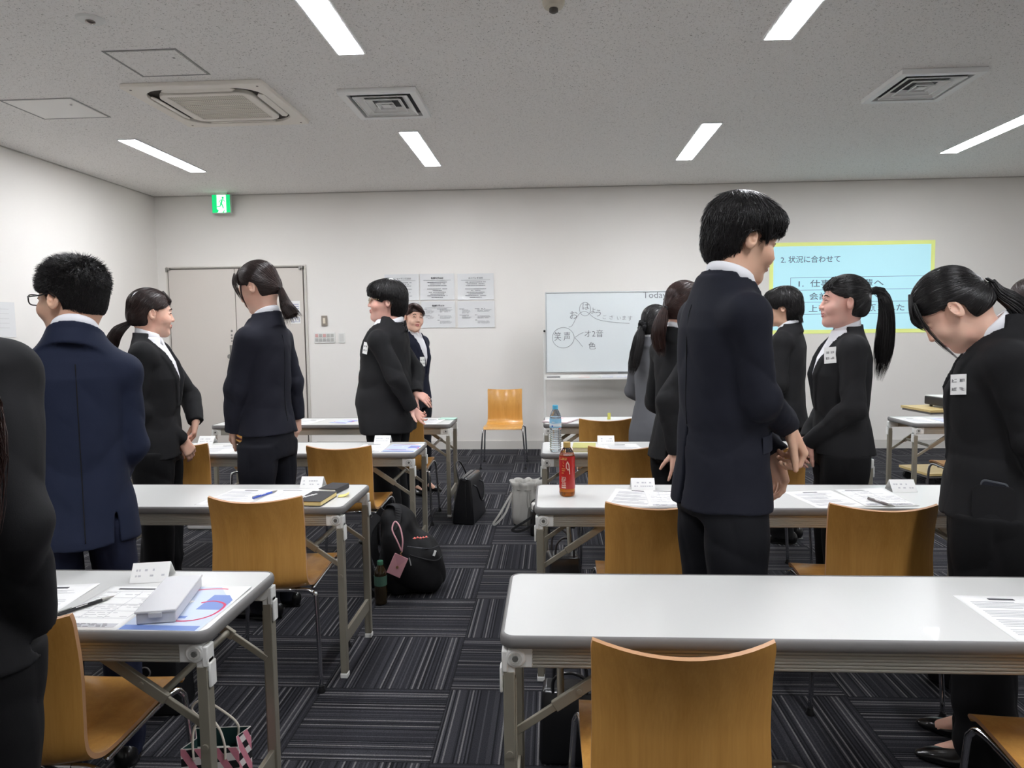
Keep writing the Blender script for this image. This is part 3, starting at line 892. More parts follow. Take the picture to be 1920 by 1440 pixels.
# ------------------------------------------------------------------ plywood shell chairs
def make_chair():
    r = thing('plywood_chair', (0, 0, 0), 0, 'x', 'chair', 'plywood shell chairs with chrome legs')
    # shell profile in (y, z): front of the seat -> back top ; sitter faces +y
    prof = [(0.205, 0.402), (0.195, 0.416), (0.15, 0.424), (0.05, 0.420), (-0.05, 0.413), (-0.13, 0.410), (-0.175, 0.417), (-0.200, 0.438),
            (-0.207, 0.470), (-0.204, 0.53), (-0.201, 0.60), (-0.206, 0.67), (-0.216, 0.73), (-0.226, 0.775)]
    P = smooth_path([(0, y, z) for y, z in prof], 4)
    half = []
    n = 14
    th = 0.011
    def wid(i):
        return float(np.interp(i / (len(P) - 1), [0, .25, .42, .5, .6, .75, .9, 1], [.190, .194, .191, .187, .183, .179, .180, .183]))
    def bow(i):      # how much the centre bows backwards for the backrest / down for the seat
        t = i / (len(P) - 1)
        return 0.004 if t < 0.3 else 0.004 + 0.020 * min(1, (t - 0.3) / 0.25) + 0.034 * max(0.0, (t - 0.5) / 0.5) ** 1.3
    top = []; bot = []
    for i, p in enumerate(P):
        a = P[max(i - 1, 0)]; c = P[min(i + 1, len(P) - 1)]
        d = (c - a).normalized(); nr = Vector((0, -d.z, d.y))     # points to the outside (down / back)
        if nr.z > 0 and i < len(P) * 0.4: nr = -nr
        if i >= len(P) * 0.4 and nr.y > 0: nr = -nr
        ra = []; rb = []
        for k in range(n + 1):
            u = -1 + 2 * k / n
            w = wid(i)
            # round the corners at the two ends
            e = min(i, len(P) - 1 - i)
            if e < 3: w -= (3 - e) ** 2 * 0.0005
            off = bow(i) * (1 - u * u)
            q = p + nr * off + Vector((u * w, 0, 0))
            ra.append(q - nr * th / 2); rb.append(q + nr * th / 2)
        top.append(ra); bot.append(rb)
    vs = [v for row in top for v in row] + [v for row in bot for v in row]
    R_, C_ = len(P), n + 1; N = R_ * C_; fs = []; mi = []
    for i in range(R_ - 1):
        for k in range(n):
            a = i * C_ + k
            fs.append((a, a + 1, a + C_ + 1, a + C_)); mi.append(0)
            fs.append((N + a, N + a + C_, N + a + C_ + 1, N + a + 1)); mi.append(0)
        for k in (0, n):
            a = i * C_ + k; fs.append((a, a + C_, N + a + C_, N + a)); mi.append(1)
    for k in range(n):
        for i in (0, R_ - 1):
            a = i * C_ + k; fs.append((a, a + 1, N + a + 1, N + a)); mi.append(1)
    # split the shell into seat and backrest at the bend
    cut = int(R_ * 0.52)
    def part(name, lo, hi, label=None):
        b = MB(); vs2 = []; 
        for rows in (top, bot):
            for i in range(lo, hi + 1): vs2 += rows[i]
        R2 = hi - lo + 1; N2 = R2 * C_
        f2 = []
        for i in range(R2 - 1):
            for k in range(n):
                a = i * C_ + k
                b_ = (a, a + 1, a + C_ + 1, a + C_); f2.append((b_, 0)); f2.append(((N2 + a, N2 + a + C_, N2 + a + C_ + 1, N2 + a + 1), 0))
            for k in (0, n):
                a = i * C_ + k; f2.append(((a, a + C_, N2 + a + C_, N2 + a), 1))
        for i in (0, R2 - 1):
            for k in range(n):
                a = i * C_ + k; f2.append(((a, a + 1, N2 + a + 1, N2 + a), 1))
        b.add(vs2, [f for f, _ in f2]); b.mi = [m for _, m in f2]
        o = b.build(name, [WOOD, WOOD_EDGE], r)
        bm = bmesh.new(); bm.from_mesh(o.data); bmesh.ops.recalc_face_normals(bm, faces=bm.faces); bm.to_mesh(o.data); bm.free()
        o.data.polygons.foreach_set('use_smooth', [True] * len(o.data.polygons)); o.data.set_sharp_from_angle(angle=math.radians(40))
    part('seat', 0, cut); part('backrest', cut, R_ - 1)
    # chrome frame: side tubes with front and rear legs
    for s in (-1, 1):
        xs = s * 0.196; xf = s * 0.226
        path = [(xf, 0.185, 0.012), (s * 0.206, 0.180, 0.33), (s * 0.199, 0.172, 0.385), (s * 0.190, 0.145, 0.401), (s * 0.186, 0.05, 0.399), (s * 0.184, -0.09, 0.391), (s * 0.186, -0.150, 0.389)]
        b = MB(); b.tube(smooth_path(path, 5), 0.0085, 12); b.build('front_leg', CHROME, r, smooth=True)
        path = [(s * 0.130, -0.185, 0.396), (s * 0.170, -0.188, 0.396), (s * 0.200, -0.192, 0.385), (s * 0.212, -0.197, 0.35), (s * 0.226, -0.215, 0.012)]
        b = MB(); b.tube(smooth_path(path, 5), 0.0085, 12); b.build('rear_leg', CHROME, r, smooth=True)
        for yy in (0.185, -0.215):
            b = MB(); b.lathe([(0.015, 0), (0.016, 0.006), (0.011, 0.016), (0.010, 0.026)], (xf, yy, 0), 14); b.build('foot_glide', BLACKP, r, angle=40)
    b = MB()
    b.tube([(-0.135, -0.185, 0.396), (0.135, -0.185, 0.396)], 0.0085, 12)
    b.tube([(-0.185, 0.10, 0.393), (0.185, 0.10, 0.393)], 0.008, 12)
    b.tube([(-0.184, -0.08, 0.385), (0.184, -0.08, 0.385)], 0.008, 12)
    b.build('crossbar', CHROME, r, smooth=True)
    return r

CHAIRS = [
    (0.254, 1.605, 0.0, 'plywood chair in the right foreground with its back to the camera'),
    (1.215, 1.56, -0.05, 'plywood chair cut by the lower right corner, only its seat and chrome frame showing'),
    (-1.245, 1.695, 0.0, 'plywood chair in the left foreground partly behind the long-haired person'),
    (-1.135, 2.815, 0.03, 'plywood chair pushed toward the table with the black book'),
    (-1.165, 3.995, 0.0, 'plywood chair left of the large black backpack'),
    (-2.125, 4.09, 0.0, 'plywood chair beside the hands of the woman with the low ponytail'),
    (-1.10, 5.17, 0.02, 'plywood chair mostly hidden by the large man, seat showing right of him'),
    (-2.10, 5.12, 0.0, 'plywood chair hidden behind the navy-suited woman, chrome legs either side'),
    (0.365, 2.735, 0.0, 'plywood chair directly left of the tall man at the tea bottle table'),
    (1.150, 2.715, -0.04, 'plywood chair between the tall man and the bowing woman'),
    (0.365, 3.965, 0.0, 'plywood chair at the water bottle table'),
    (1.15, 3.99, 0.0, 'plywood chair behind the clasped hands of the tall man'),
    (0.362, 5.12, 0.0, 'plywood chair at the farthest middle table, below the whiteboard'),
    (2.90, 5.02, 0.0, 'plywood chair under the far right table, only its seat visible'),
    (-0.50, 7.20, PI, 'lone plywood chair facing the camera against the back wall'),
]
c0 = make_chair()
for i, (x, y, a, lab) in enumerate(CHAIRS):
    if i == 0:
        c0.location = (x, y, 0); c0.rotation_euler = (0, 0, a); c0['label'] = lab
    else: dup(c0, (x, y, 0), a, lab)
c0['group'] = 'plywood shell chairs with chrome legs'

# wheeled cart with the projector
r = thing('projector_cart', (3.47, 6.45, 0), 0.12, 'light wood shelf cart on black casters behind the far right table', 'cart')
LW = mat_wood('light_wood', (206, 180, 120), (222, 198, 140), 0.5, (2, 14, 14))
for z in (0.655, 0.105):
    b = MB(); b.box((0, 0, z), (0.56, 0.42, 0.022)); b.build('shelf', LW, r, bevel=0.002)
    b = MB(); b.box((0, 0, z - 0.020), (0.54, 0.40, 0.018)); b.build('shelf_frame', mat('cart_grey', (120, 116, 112), 0.5), r)
for sx in (0.22,):
    for sy in (-1, 1):
        b = MB(); b.box((sx, sy * 0.18, 0.37), (0.025, 0.025, 0.52)); b.build('post', mat('cart_grey'), r)
for sx in (-1, 1):
    for sy in (-1, 1):
        b = MB(); b.cyl((sx * 0.23, sy * 0.16 - 0.014, 0.036), (sx * 0.23, sy * 0.16 + 0.014, 0.036), 0.036, 18); b.box((sx * 0.23 , sy * 0.16, 0.065), (0.03, 0.04, 0.025)); b.build('caster', BLACKP, r, angle=40)
r = thing('projector', (3.53, 6.45, 0.666), 0.12, 'dark projector standing on the wooden cart, only its corner visible', 'projector')
b = MB(); b.box((0, 0, 0.055), (0.34, 0.28, 0.075)); b.build('body', mat('projector_dark', (45, 44, 46), 0.5), r, bevel=0.008)
b = MB(); b.box((0, 0, 0.095), (0.33, 0.27, 0.006)); b.build('lid', WPLAS, r)
b = MB(); b.lathe([(0.035, 0), (0.035, 0.03), (0.028, 0.032)], (0.05, 0.14, 0.055), 20, Matrix.Rotation(-PI / 2, 3, 'X')); b.build('lens', BLACKP, r, angle=40)
b = MB()
for sx in (-.13, .13):
    for sy in (-.1, .1): b.cyl((sx, sy, 0), (sx, sy, 0.018), 0.012, 10)
b.build('foot', BLACKP, r)
# ------------------------------------------------------------------ signed-distance modelling for bodies, clothes and hair
def smin(a, b, k):
    if k <= 0: return np.minimum(a, b)
    h = np.maximum(k - np.abs(a - b), 0.0)
    return np.minimum(a, b) - h * h / (4 * k)

def smax(a, b, k): return -smin(-a, -b, k)

def axis_samples(lo, hi, h, fine=None, hf=None):
    """grid coordinates; intervals listed in fine use spacing hf"""
    if not fine: return np.arange(lo, hi + h, h).astype(np.float32)
    out = [lo]; p = lo
    while p < hi:
        st = h
        for a, b in fine:
            if a <= p <= b: st = hf; break
            if p < a < p + h: st = max(a - p, hf); break
        p += st; out.append(p)
    return np.array(out, dtype=np.float32)

class Field:
    def __init__(s, xs, ys, zs):
        s.x, s.y, s.z = xs, ys, zs
        s.F = np.full((len(xs), len(ys), len(zs)), 0.5, dtype=np.float32)
    def block(s, lo, hi, pad):
        sl = []
        for ax, l, h in zip((s.x, s.y, s.z), lo, hi):
            i0 = max(int(np.searchsorted(ax, l - pad)) - 1, 0); i1 = min(int(np.searchsorted(ax, h + pad)) + 1, len(ax))
            if i1 <= i0: return None
            sl.append(slice(i0, i1))
        return tuple(sl)
    def op(s, fn, lo, hi, k=0.01, mode='u', pad=0.02):
        sl = s.block(lo, hi, k + pad)
        if sl is None: return
        d = fn(s.x[sl[0]][:, None, None], s.y[sl[1]][None, :, None], s.z[sl[2]][None, None, :])
        f = s.F[sl]
        if mode == 'u': s.F[sl] = smin(f, d, k)
        elif mode == 's': s.F[sl] = smax(f, -d, k)
        elif mode == 'i': s.F[sl] = smax(f, d, k)
    def cap(s, a, b, ra, rb, k=0.01, mode='u'):
        a = np.array(a, float); b = np.array(b, float); R = max(ra, rb)
        s.op(cap_fn(a, b, ra, rb), np.minimum(a, b) - R, np.maximum(a, b) + R, k, mode)
    def ell(s, c, r, R=None, k=0.01, mode='u'):
        m = max(r)
        c = np.array(c, float)
        s.op(ell_fn(c, r, R), c - m, c + m, k, mode)
    def mesh(s):
        F = s.F; I = F < 0
        c = np.zeros(tuple(n - 1 for n in F.shape), dtype=np.uint8)
        for dx in (0, 1):
            for dy in (0, 1):
                for dz in (0, 1):
                    c += I[dx:dx + c.shape[0], dy:dy + c.shape[1], dz:dz + c.shape[2]]
        act = np.argwhere((c > 0) & (c < 8))
        idx = np.full(c.shape, -1, dtype=np.int32)
        ai = tuple(act.T); idx[ai] = np.arange(len(act))
        acc = np.zeros((len(act), 3)); cnt = np.zeros(len(act))
        ax = (s.x, s.y, s.z)
        for d in range(3):
            o = [q for q in range(3) if q != d]
            for e in range(4):
                off = np.zeros(3, int); off[o[0]] = e & 1; off[o[1]] = e >> 1
                p0 = act + off; p1 = p0.copy(); p1[:, d] += 1
                f0 = F[tuple(p0.T)].astype(float); f1 = F[tuple(p1.T)].astype(float)
                m = (f0 < 0) != (f1 < 0)
                t = f0 / np.where(m, f0 - f1, 1)
                P = np.stack([ax[q][p0[:, q]] for q in range(3)], 1).astype(float)
                P[:, d] += t * (ax[d][p1[:, d]] - ax[d][p0[:, d]])
                acc[m] += P[m]; cnt[m] += 1
        V = acc / cnt[:, None]
        Q = []
        for d in range(3):
            o1, o2 = (d + 1) % 3, (d + 2) % 3
            s0 = [slice(None)] * 3; s1 = [slice(None)] * 3
            s0[d] = slice(0, -1); s1[d] = slice(1, None)
            for o in (o1, o2):
                s0[o] = slice(1, -1); s1[o] = slice(1, -1)
            ch = I[tuple(s0)] != I[tuple(s1)]
            e = np.argwhere(ch)
            sh = np.zeros(3, int); sh[o1] = 1; sh[o2] = 1
            e = e + sh
            inside0 = I[tuple(e.T)]
            def cell(a, b):
                q = e.copy(); q[:, o1] -= a; q[:, o2] -= b
                return idx[tuple(q.T)]
            q = np.stack([cell(1, 1), cell(0, 1), cell(0, 0), cell(1, 0)], 1)
            q[~inside0] = q[~inside0][:, ::-1]
            Q.append(q)
        Q = np.concatenate(Q); Q = Q[(Q >= 0).all(1)]
        return V, Q

def cap_fn(a, b, ra, rb):
    ab = b - a; L2 = float(ab @ ab) + 1e-12
    def fn(x, y, z):
        px, py, pz = x - a[0], y - a[1], z - a[2]
        t = np.clip((px * ab[0] + py * ab[1] + pz * ab[2]) / L2, 0, 1)
        return np.sqrt((px - t * ab[0]) ** 2 + (py - t * ab[1]) ** 2 + (pz - t * ab[2]) ** 2) - (ra + t * (rb - ra))
    return fn

def ell_fn(c, r, R=None):
    """R: 3x3 with rows = local axes in field space"""
    def fn(x, y, z):
        px, py, pz = x - c[0], y - c[1], z - c[2]
        if R is not None:
            px, py, pz = (R[0][0] * px + R[0][1] * py + R[0][2] * pz, R[1][0] * px + R[1][1] * py + R[1][2] * pz,
                          R[2][0] * px + R[2][1] * py + R[2][2] * pz)
        k0 = np.sqrt((px / r[0]) ** 2 + (py / r[1]) ** 2 + (pz / r[2]) ** 2)
        k1 = np.sqrt((px / r[0] ** 2) ** 2 + (py / r[1] ** 2) ** 2 + (pz / r[2] ** 2) ** 2)
        return k0 * (k0 - 1.0) / np.maximum(k1, 1e-6)
    return fn

def mesh_obj(name, V, Q, mats, parent, midx=None, smooth=True, relax=0):
    me = bpy.data.meshes.new(name)
    V = np.asarray(V, dtype=np.float32); Q = np.asarray(Q, dtype=np.int32)
    n = Q.shape[1]
    if relax:
        for _ in range(relax):
            acc = np.zeros_like(V); cnt = np.zeros(len(V), dtype=np.float32)
            for a in range(n):
                i, j = Q[:, a], Q[:, (a + 1) % n]
                for k in range(3):
                    acc[:, k] += np.bincount(i, V[j, k], len(V)).astype(np.float32) + np.bincount(j, V[i, k], len(V)).astype(np.float32)
                cnt += np.bincount(i, minlength=len(V)) + np.bincount(j, minlength=len(V))
            V = V * 0.5 + 0.5 * acc / np.maximum(cnt, 1)[:, None]
    me.vertices.add(len(V)); me.vertices.foreach_set('co', V.ravel())
    me.loops.add(Q.size); me.loops.foreach_set('vertex_index', Q.ravel())
    me.polygons.add(len(Q))
    me.polygons.foreach_set('loop_start', np.arange(0, Q.size, n, dtype=np.int32))
    me.polygons.foreach_set('loop_total', np.full(len(Q), n, dtype=np.int32))
    for m in (mats if isinstance(mats, (list, tuple)) else [mats]): me.materials.append(m)
    if midx is not None: me.polygons.foreach_set('material_index', midx.astype(np.int32))
    me.polygons.foreach_set('use_smooth', np.ones(len(Q), dtype=bool) if smooth else np.zeros(len(Q), dtype=bool))
    me.update(calc_edges=True); me.validate()
    o = bpy.data.objects.new(name, me); COL.objects.link(o)
    if parent is not None: o.parent = parent
    return o

def rotm(yaw=0, pitch=0, roll=0):
    """columns: local x,y,z axes in field space. yaw about z, pitch positive nods down, roll tilts to the right"""
    M = Matrix.Rotation(yaw, 3, 'Z') @ Matrix.Rotation(-pitch, 3, 'X') @ Matrix.Rotation(roll, 3, 'Y')
    return np.array(M)

def strand_tubes(P, r, n=3):
    """P: (N,S,3) polylines, r: (N,S) radii -> verts, quads"""
    N, S, _ = P.shape
    T = np.empty_like(P); T[:, 1:-1] = P[:, 2:] - P[:, :-2]; T[:, 0] = P[:, 1] - P[:, 0]; T[:, -1] = P[:, -1] - P[:, -2]
    T /= np.linalg.norm(T, axis=2, keepdims=True) + 1e-9
    ref = np.tile(np.array([0.31, 0.27, 0.91]), (N, S, 1))
    A = np.cross(T, ref); A /= np.linalg.norm(A, axis=2, keepdims=True) + 1e-9
    B = np.cross(T, A)
    V = np.empty((N, S, n, 3))
    for k in range(n):
        a = 2 * PI * k / n
        V[:, :, k] = P + (A * math.cos(a) + B * math.sin(a)) * r[:, :, None]
    base = (np.arange(N) * S * n)[:, None, None] + (np.arange(S - 1) * n)[None, :, None]
    k = np.arange(n)[None, None, :]; k2 = (k + 1) % n
    Q = np.stack([base + k, base + k2, base + n + k2, base + n + k], -1).reshape(-1, 4)
    return V.reshape(-1, 3), Q

def ridge(a):
    """rounded ridges with sharper valleys, like creased cloth"""
    return 1.0 - 2.0 * np.abs(np.sin(a * 0.5)) ** 0.8

class Geo:
    def __init__(s): s.V = []; s.Q = []; s.n = 0
    def add(s, V, Q):
        s.V.append(np.asarray(V, float)); s.Q.append(np.asarray(Q) + s.n); s.n += len(V)
    def get(s): return np.concatenate(s.V), np.concatenate(s.Q)

def curve_pts(pts, n):
    """uniform samples of a Catmull-Rom curve"""
    q = np.array([list(v) for v in smooth_path([tuple(p) for p in pts], 8)])
    d = np.r_[0, np.cumsum(np.linalg.norm(np.diff(q, axis=0), axis=1))]
    t = np.linspace(0, d[-1], n)
    return np.stack([np.interp(t, d, q[:, i]) for i in range(3)], 1)

# ---- hair in the head frame
def hair_fn(st):
    t = st.get('t', 0.012)
    fs = [ell_fn(np.array((0, -0.014, 0.036)), (0.074 + t, 0.094 + t * st.get('ty', 1), 0.082 + t * st.get('tz', 1.0))),
          ell_fn(np.array((0, -0.040, -0.015)), (0.066 + t * 0.9 - st.get('slim', 0), 0.068 + t - st.get('slim', 0), 0.080 + st.get('nape', 0.0)))]
    if st.get('fringe', 0):
        q = st['fringe']
        fs.append(ell_fn(np.array((0, 0.045, 0.058)), (0.066 + t * 0.8, 0.050 + q, 0.050 + q * 0.6)))
    if st.get('side', 0):
        for sx in (-1, 1): fs.append(ell_fn(np.array((sx * 0.062, 0.005, -0.005)), (0.020 + t, 0.055, 0.050 + st['side'])))
    zf = st.get('hairline', 0.052); zn = st.get('znape', -0.080); ear = st.get('ear', 1.0)
    def fn(x, y, z):
        d = fs[0](x, y, z)
        for f in fs[1:]: d = smin(d, f(x, y, z), 0.015)
        # face opening: everything in front of the ears and below the hairline
        face = np.maximum(-(y - (0.022 + 0.0 * z)), z - (zf - 0.9 * np.maximum(np.abs(x) - 0.035, 0)))
        face = np.maximum(face, -(z + 0.3))
        d = smax(d, -face, 0.010)
        # ear cut
        if ear > 0:
            ec = np.sqrt(((y - 0.004) / 0.030) ** 2 + ((z + 0.020) / (0.034 * ear)) ** 2) - 1
            e = np.maximum(ec * 0.03, 0.050 - np.abs(x))
            d = smax(d, -e, 0.006)
            low = np.maximum(np.maximum(z + 0.020, -(y + 0.020)), 0.03 - np.abs(x))
            d = smax(d, -low, 0.008)
        d = smax(d, zn - z, 0.012)
        return d
    return fn

def grad(fn, P, e=0.002):
    g = np.empty_like(P)
    for i in range(3):
        o = np.zeros(3); o[i] = e
        g[:, i] = fn(*(P + o).T) - fn(*(P - o).T)
    return g / (np.linalg.norm(g, axis=1, keepdims=True) + 1e-9)

def scalp_strands(fn, N, flow, step, segs, r0, lift, rng, jit=0.15, region=None, droop=0.0):
    D = rng.normal(size=(N * 3, 3)); D /= np.linalg.norm(D, axis=1, keepdims=True)
    P = np.array((0, -0.015, 0.02)) + D * 0.11
    for _ in range(5): P = P - grad(fn, P) * fn(*P.T)[:, None] * 0.9
    ok = np.abs(fn(*P.T)) < 0.0015
    if region is not None: ok &= region(P)
    P = P[ok][:N]
    n = len(P); out = np.empty((n, segs, 3)); 
    J = rng.normal(size=(n, 3)) * jit
    lf = lift * rng.uniform(0.2, 1.0, n)
    q = P.copy(); base = 0.0004
    free = np.zeros(n, bool); vel = None
    for s_ in range(segs):
        t = s_ / (segs - 1)
        out[:, s_] = q
        g = grad(fn, q)
        d = flow(q) + J
        d = d - g * (d * g).sum(1, keepdims=True)
        d /= np.linalg.norm(d, axis=1, keepdims=True) + 1e-9
        off = base + lf * (t + 1.0 / segs) ** 2
        f = fn(*q.T)
        q2 = q + d * step
        f2 = fn(*q2.T)
        corr = np.clip(f2 - off, -0.006, 0.004)
        q2 = q2 - grad(fn, q2) * corr[:, None]
        q2[:, 2] -= droop * t * step
        q = q2
    r = r0 * rng.uniform(0.6, 1.2, (n, 1)) * np.interp(np.linspace(0, 1, segs), [0, 0.15, 0.7, 1], [0.4, 1, 0.8, 0.12])[None, :]
    return strand_tubes(out, r)

def lock_strands(paths, N, spread, r0, rng, segs=14, tip=1.6, wave=0.0, taper=0.1):
    """loose locks that follow given guide curves; spread = radius of the bundle along the guide (list)"""
    C = curve_pts(paths, segs)
    T = np.gradient(C, axis=0); T /= np.linalg.norm(T, axis=1, keepdims=True)
    A = np.cross(T, np.array((0.21, 0.11, 0.3))); A /= np.linalg.norm(A, axis=1, keepdims=True); B = np.cross(T, A)
    R = np.interp(np.linspace(0, 1, segs), np.linspace(0, 1, len(spread)), spread)
    ang = rng.uniform(0, 2 * PI, N); rho = np.sqrt(rng.uniform(0, 1, N)); L = rng.uniform(0.72, 1.0, N)
    P = np.empty((N, segs, 3))
    tt = np.linspace(0, 1, segs)
    for i in range(N):
        t = tt * L[i]
        c = np.stack([np.interp(t, tt, C[:, k]) for k in range(3)], 1); a = np.stack([np.interp(t, tt, A[:, k]) for k in range(3)], 1)
        b = np.stack([np.interp(t, tt, B[:, k]) for k in range(3)], 1); r = np.interp(t, tt, R)
        an = ang[i] + wave * np.sin(t * 14 + i * 0.01)
        fl = 1 + (tip - 1) * t ** 3 * rng.uniform(-0.3, 1.0)
        P[i] = c + (a * np.cos(an)[:, None] + b * np.sin(an)[:, None]) * (r * rho[i] * fl)[:, None]
        if wave: P[i] += a * (0.012 * wave * np.sin(t * 30 + ang[i]))[:, None]
    r = r0 * rng.uniform(0.7, 1.2, (N, 1)) * np.interp(tt, [0, 0.1, 0.75, 1], [0.8, 1, 0.8, taper])[None, :]
    return strand_tubes(P, r)

# ---- person
SKIN_M = mat_skin('skin_man', (220, 180, 154)); SKIN_W = mat_skin('skin_woman', (232, 190, 168)); SKIN_P = mat_skin('skin_pink', (228, 182, 166))
LIP = mat('lips', (196, 118, 112), 0.45)
HAIRB = mat_hair('hair_black', (20, 18, 19), (30, 27, 27)); HAIRD = mat_hair('hair_dark_brown', (36, 25, 23), (50, 34, 30))
HAIRR = mat_hair('hair_brown', (44, 27, 24), (62, 38, 32))
SUITK = mat_fabric('suit_black', (25, 25, 27)); SUITN = mat_fabric('suit_navy', (27, 34, 55)); SUITD = mat_fabric('suit_midnight', (24, 26, 37))
SUITG = mat_fabric('suit_grey', (98, 99, 103)); SUITC = mat_fabric('suit_charcoal', (29, 29, 31)); TROUK = mat_fabric('trousers_black', (18, 18, 20)); TRON = mat_fabric('trousers_navy', (26, 31, 52))
SHIRT = mat_fabric('shirt_white', (238, 238, 242), 0.8, 0.1, 0.1)
LEATHER = mat('black_leather', (18, 18, 19), 0.28, coat=0.4)
BROW = mat('brow_dark', (50, 40, 36), 0.8)

def hand_prims(wrist, f, n, side, curl=0.35, spread=0.10, s=1.0, thumb=0.5, curls=None):
    """returns capsules (a,b,ra,rb,k). f: finger direction, n: palm normal (the way the palm faces), side: +1 thumb on the +cross(f,n) side"""
    w = Vector(wrist); f = Vector(f).normalized(); n = Vector(n); n = (n - f * n.dot(f)).normalized()
    sv = f.cross(n) * side                     # towards the thumb
    out = []
    L = (0.072, 0.080, 0.075, 0.060); base = (0.026, 0.009, -0.009, -0.026); kn = (0.088, 0.091, 0.087, 0.079)
    for i in range(4):
        k0 = w + sv * (base[i] * 0.55 * s) + f * 0.008 * s
        kp = w + f * kn[i] * s + sv * base[i] * s
        out.append((k0, kp, 0.015 * s, 0.0115 * s, 0.012))
        a = spread * (1.5 - i) ; d = (f + sv * a).normalized(); p = kp; c = (curls[i] if curls else curl + 0.06 * i)
        ax = d.cross(n).normalized()
        for j, fr in enumerate((0.46, 0.30, 0.24)):
            d = (Matrix.Rotation(c * (1.0, 1.15, 0.8)[j], 3, ax) @ d)
            q = p + d * (L[i] * fr * s)
            r0 = (0.0092, 0.0083, 0.0076)[j] * s * (0.9 if i == 3 else 1); r1 = (0.0083, 0.0076, 0.0062)[j] * s * (0.9 if i == 3 else 1)
            out.append((p, q, r0, r1, 0.0035)); p = q
    # thumb from the side of the palm
    p = w + f * 0.020 * s + sv * 0.020 * s + n * 0.006 * s
    d = (f * 0.75 + sv * (0.25 + thumb) + n * 0.35).normalized()
    for j, (l, r0, r1) in enumerate(((0.042, 0.015, 0.0115), (0.032, 0.0108, 0.0095), (0.026, 0.0092, 0.0072))):
        q = p + d * l * s; out.append((p, q, r0 * s, r1 * s, 0.008 if j == 0 else 0.004)); p = q
        d = (d + f * 0.22 + n * 0.12).normalized()
    return out

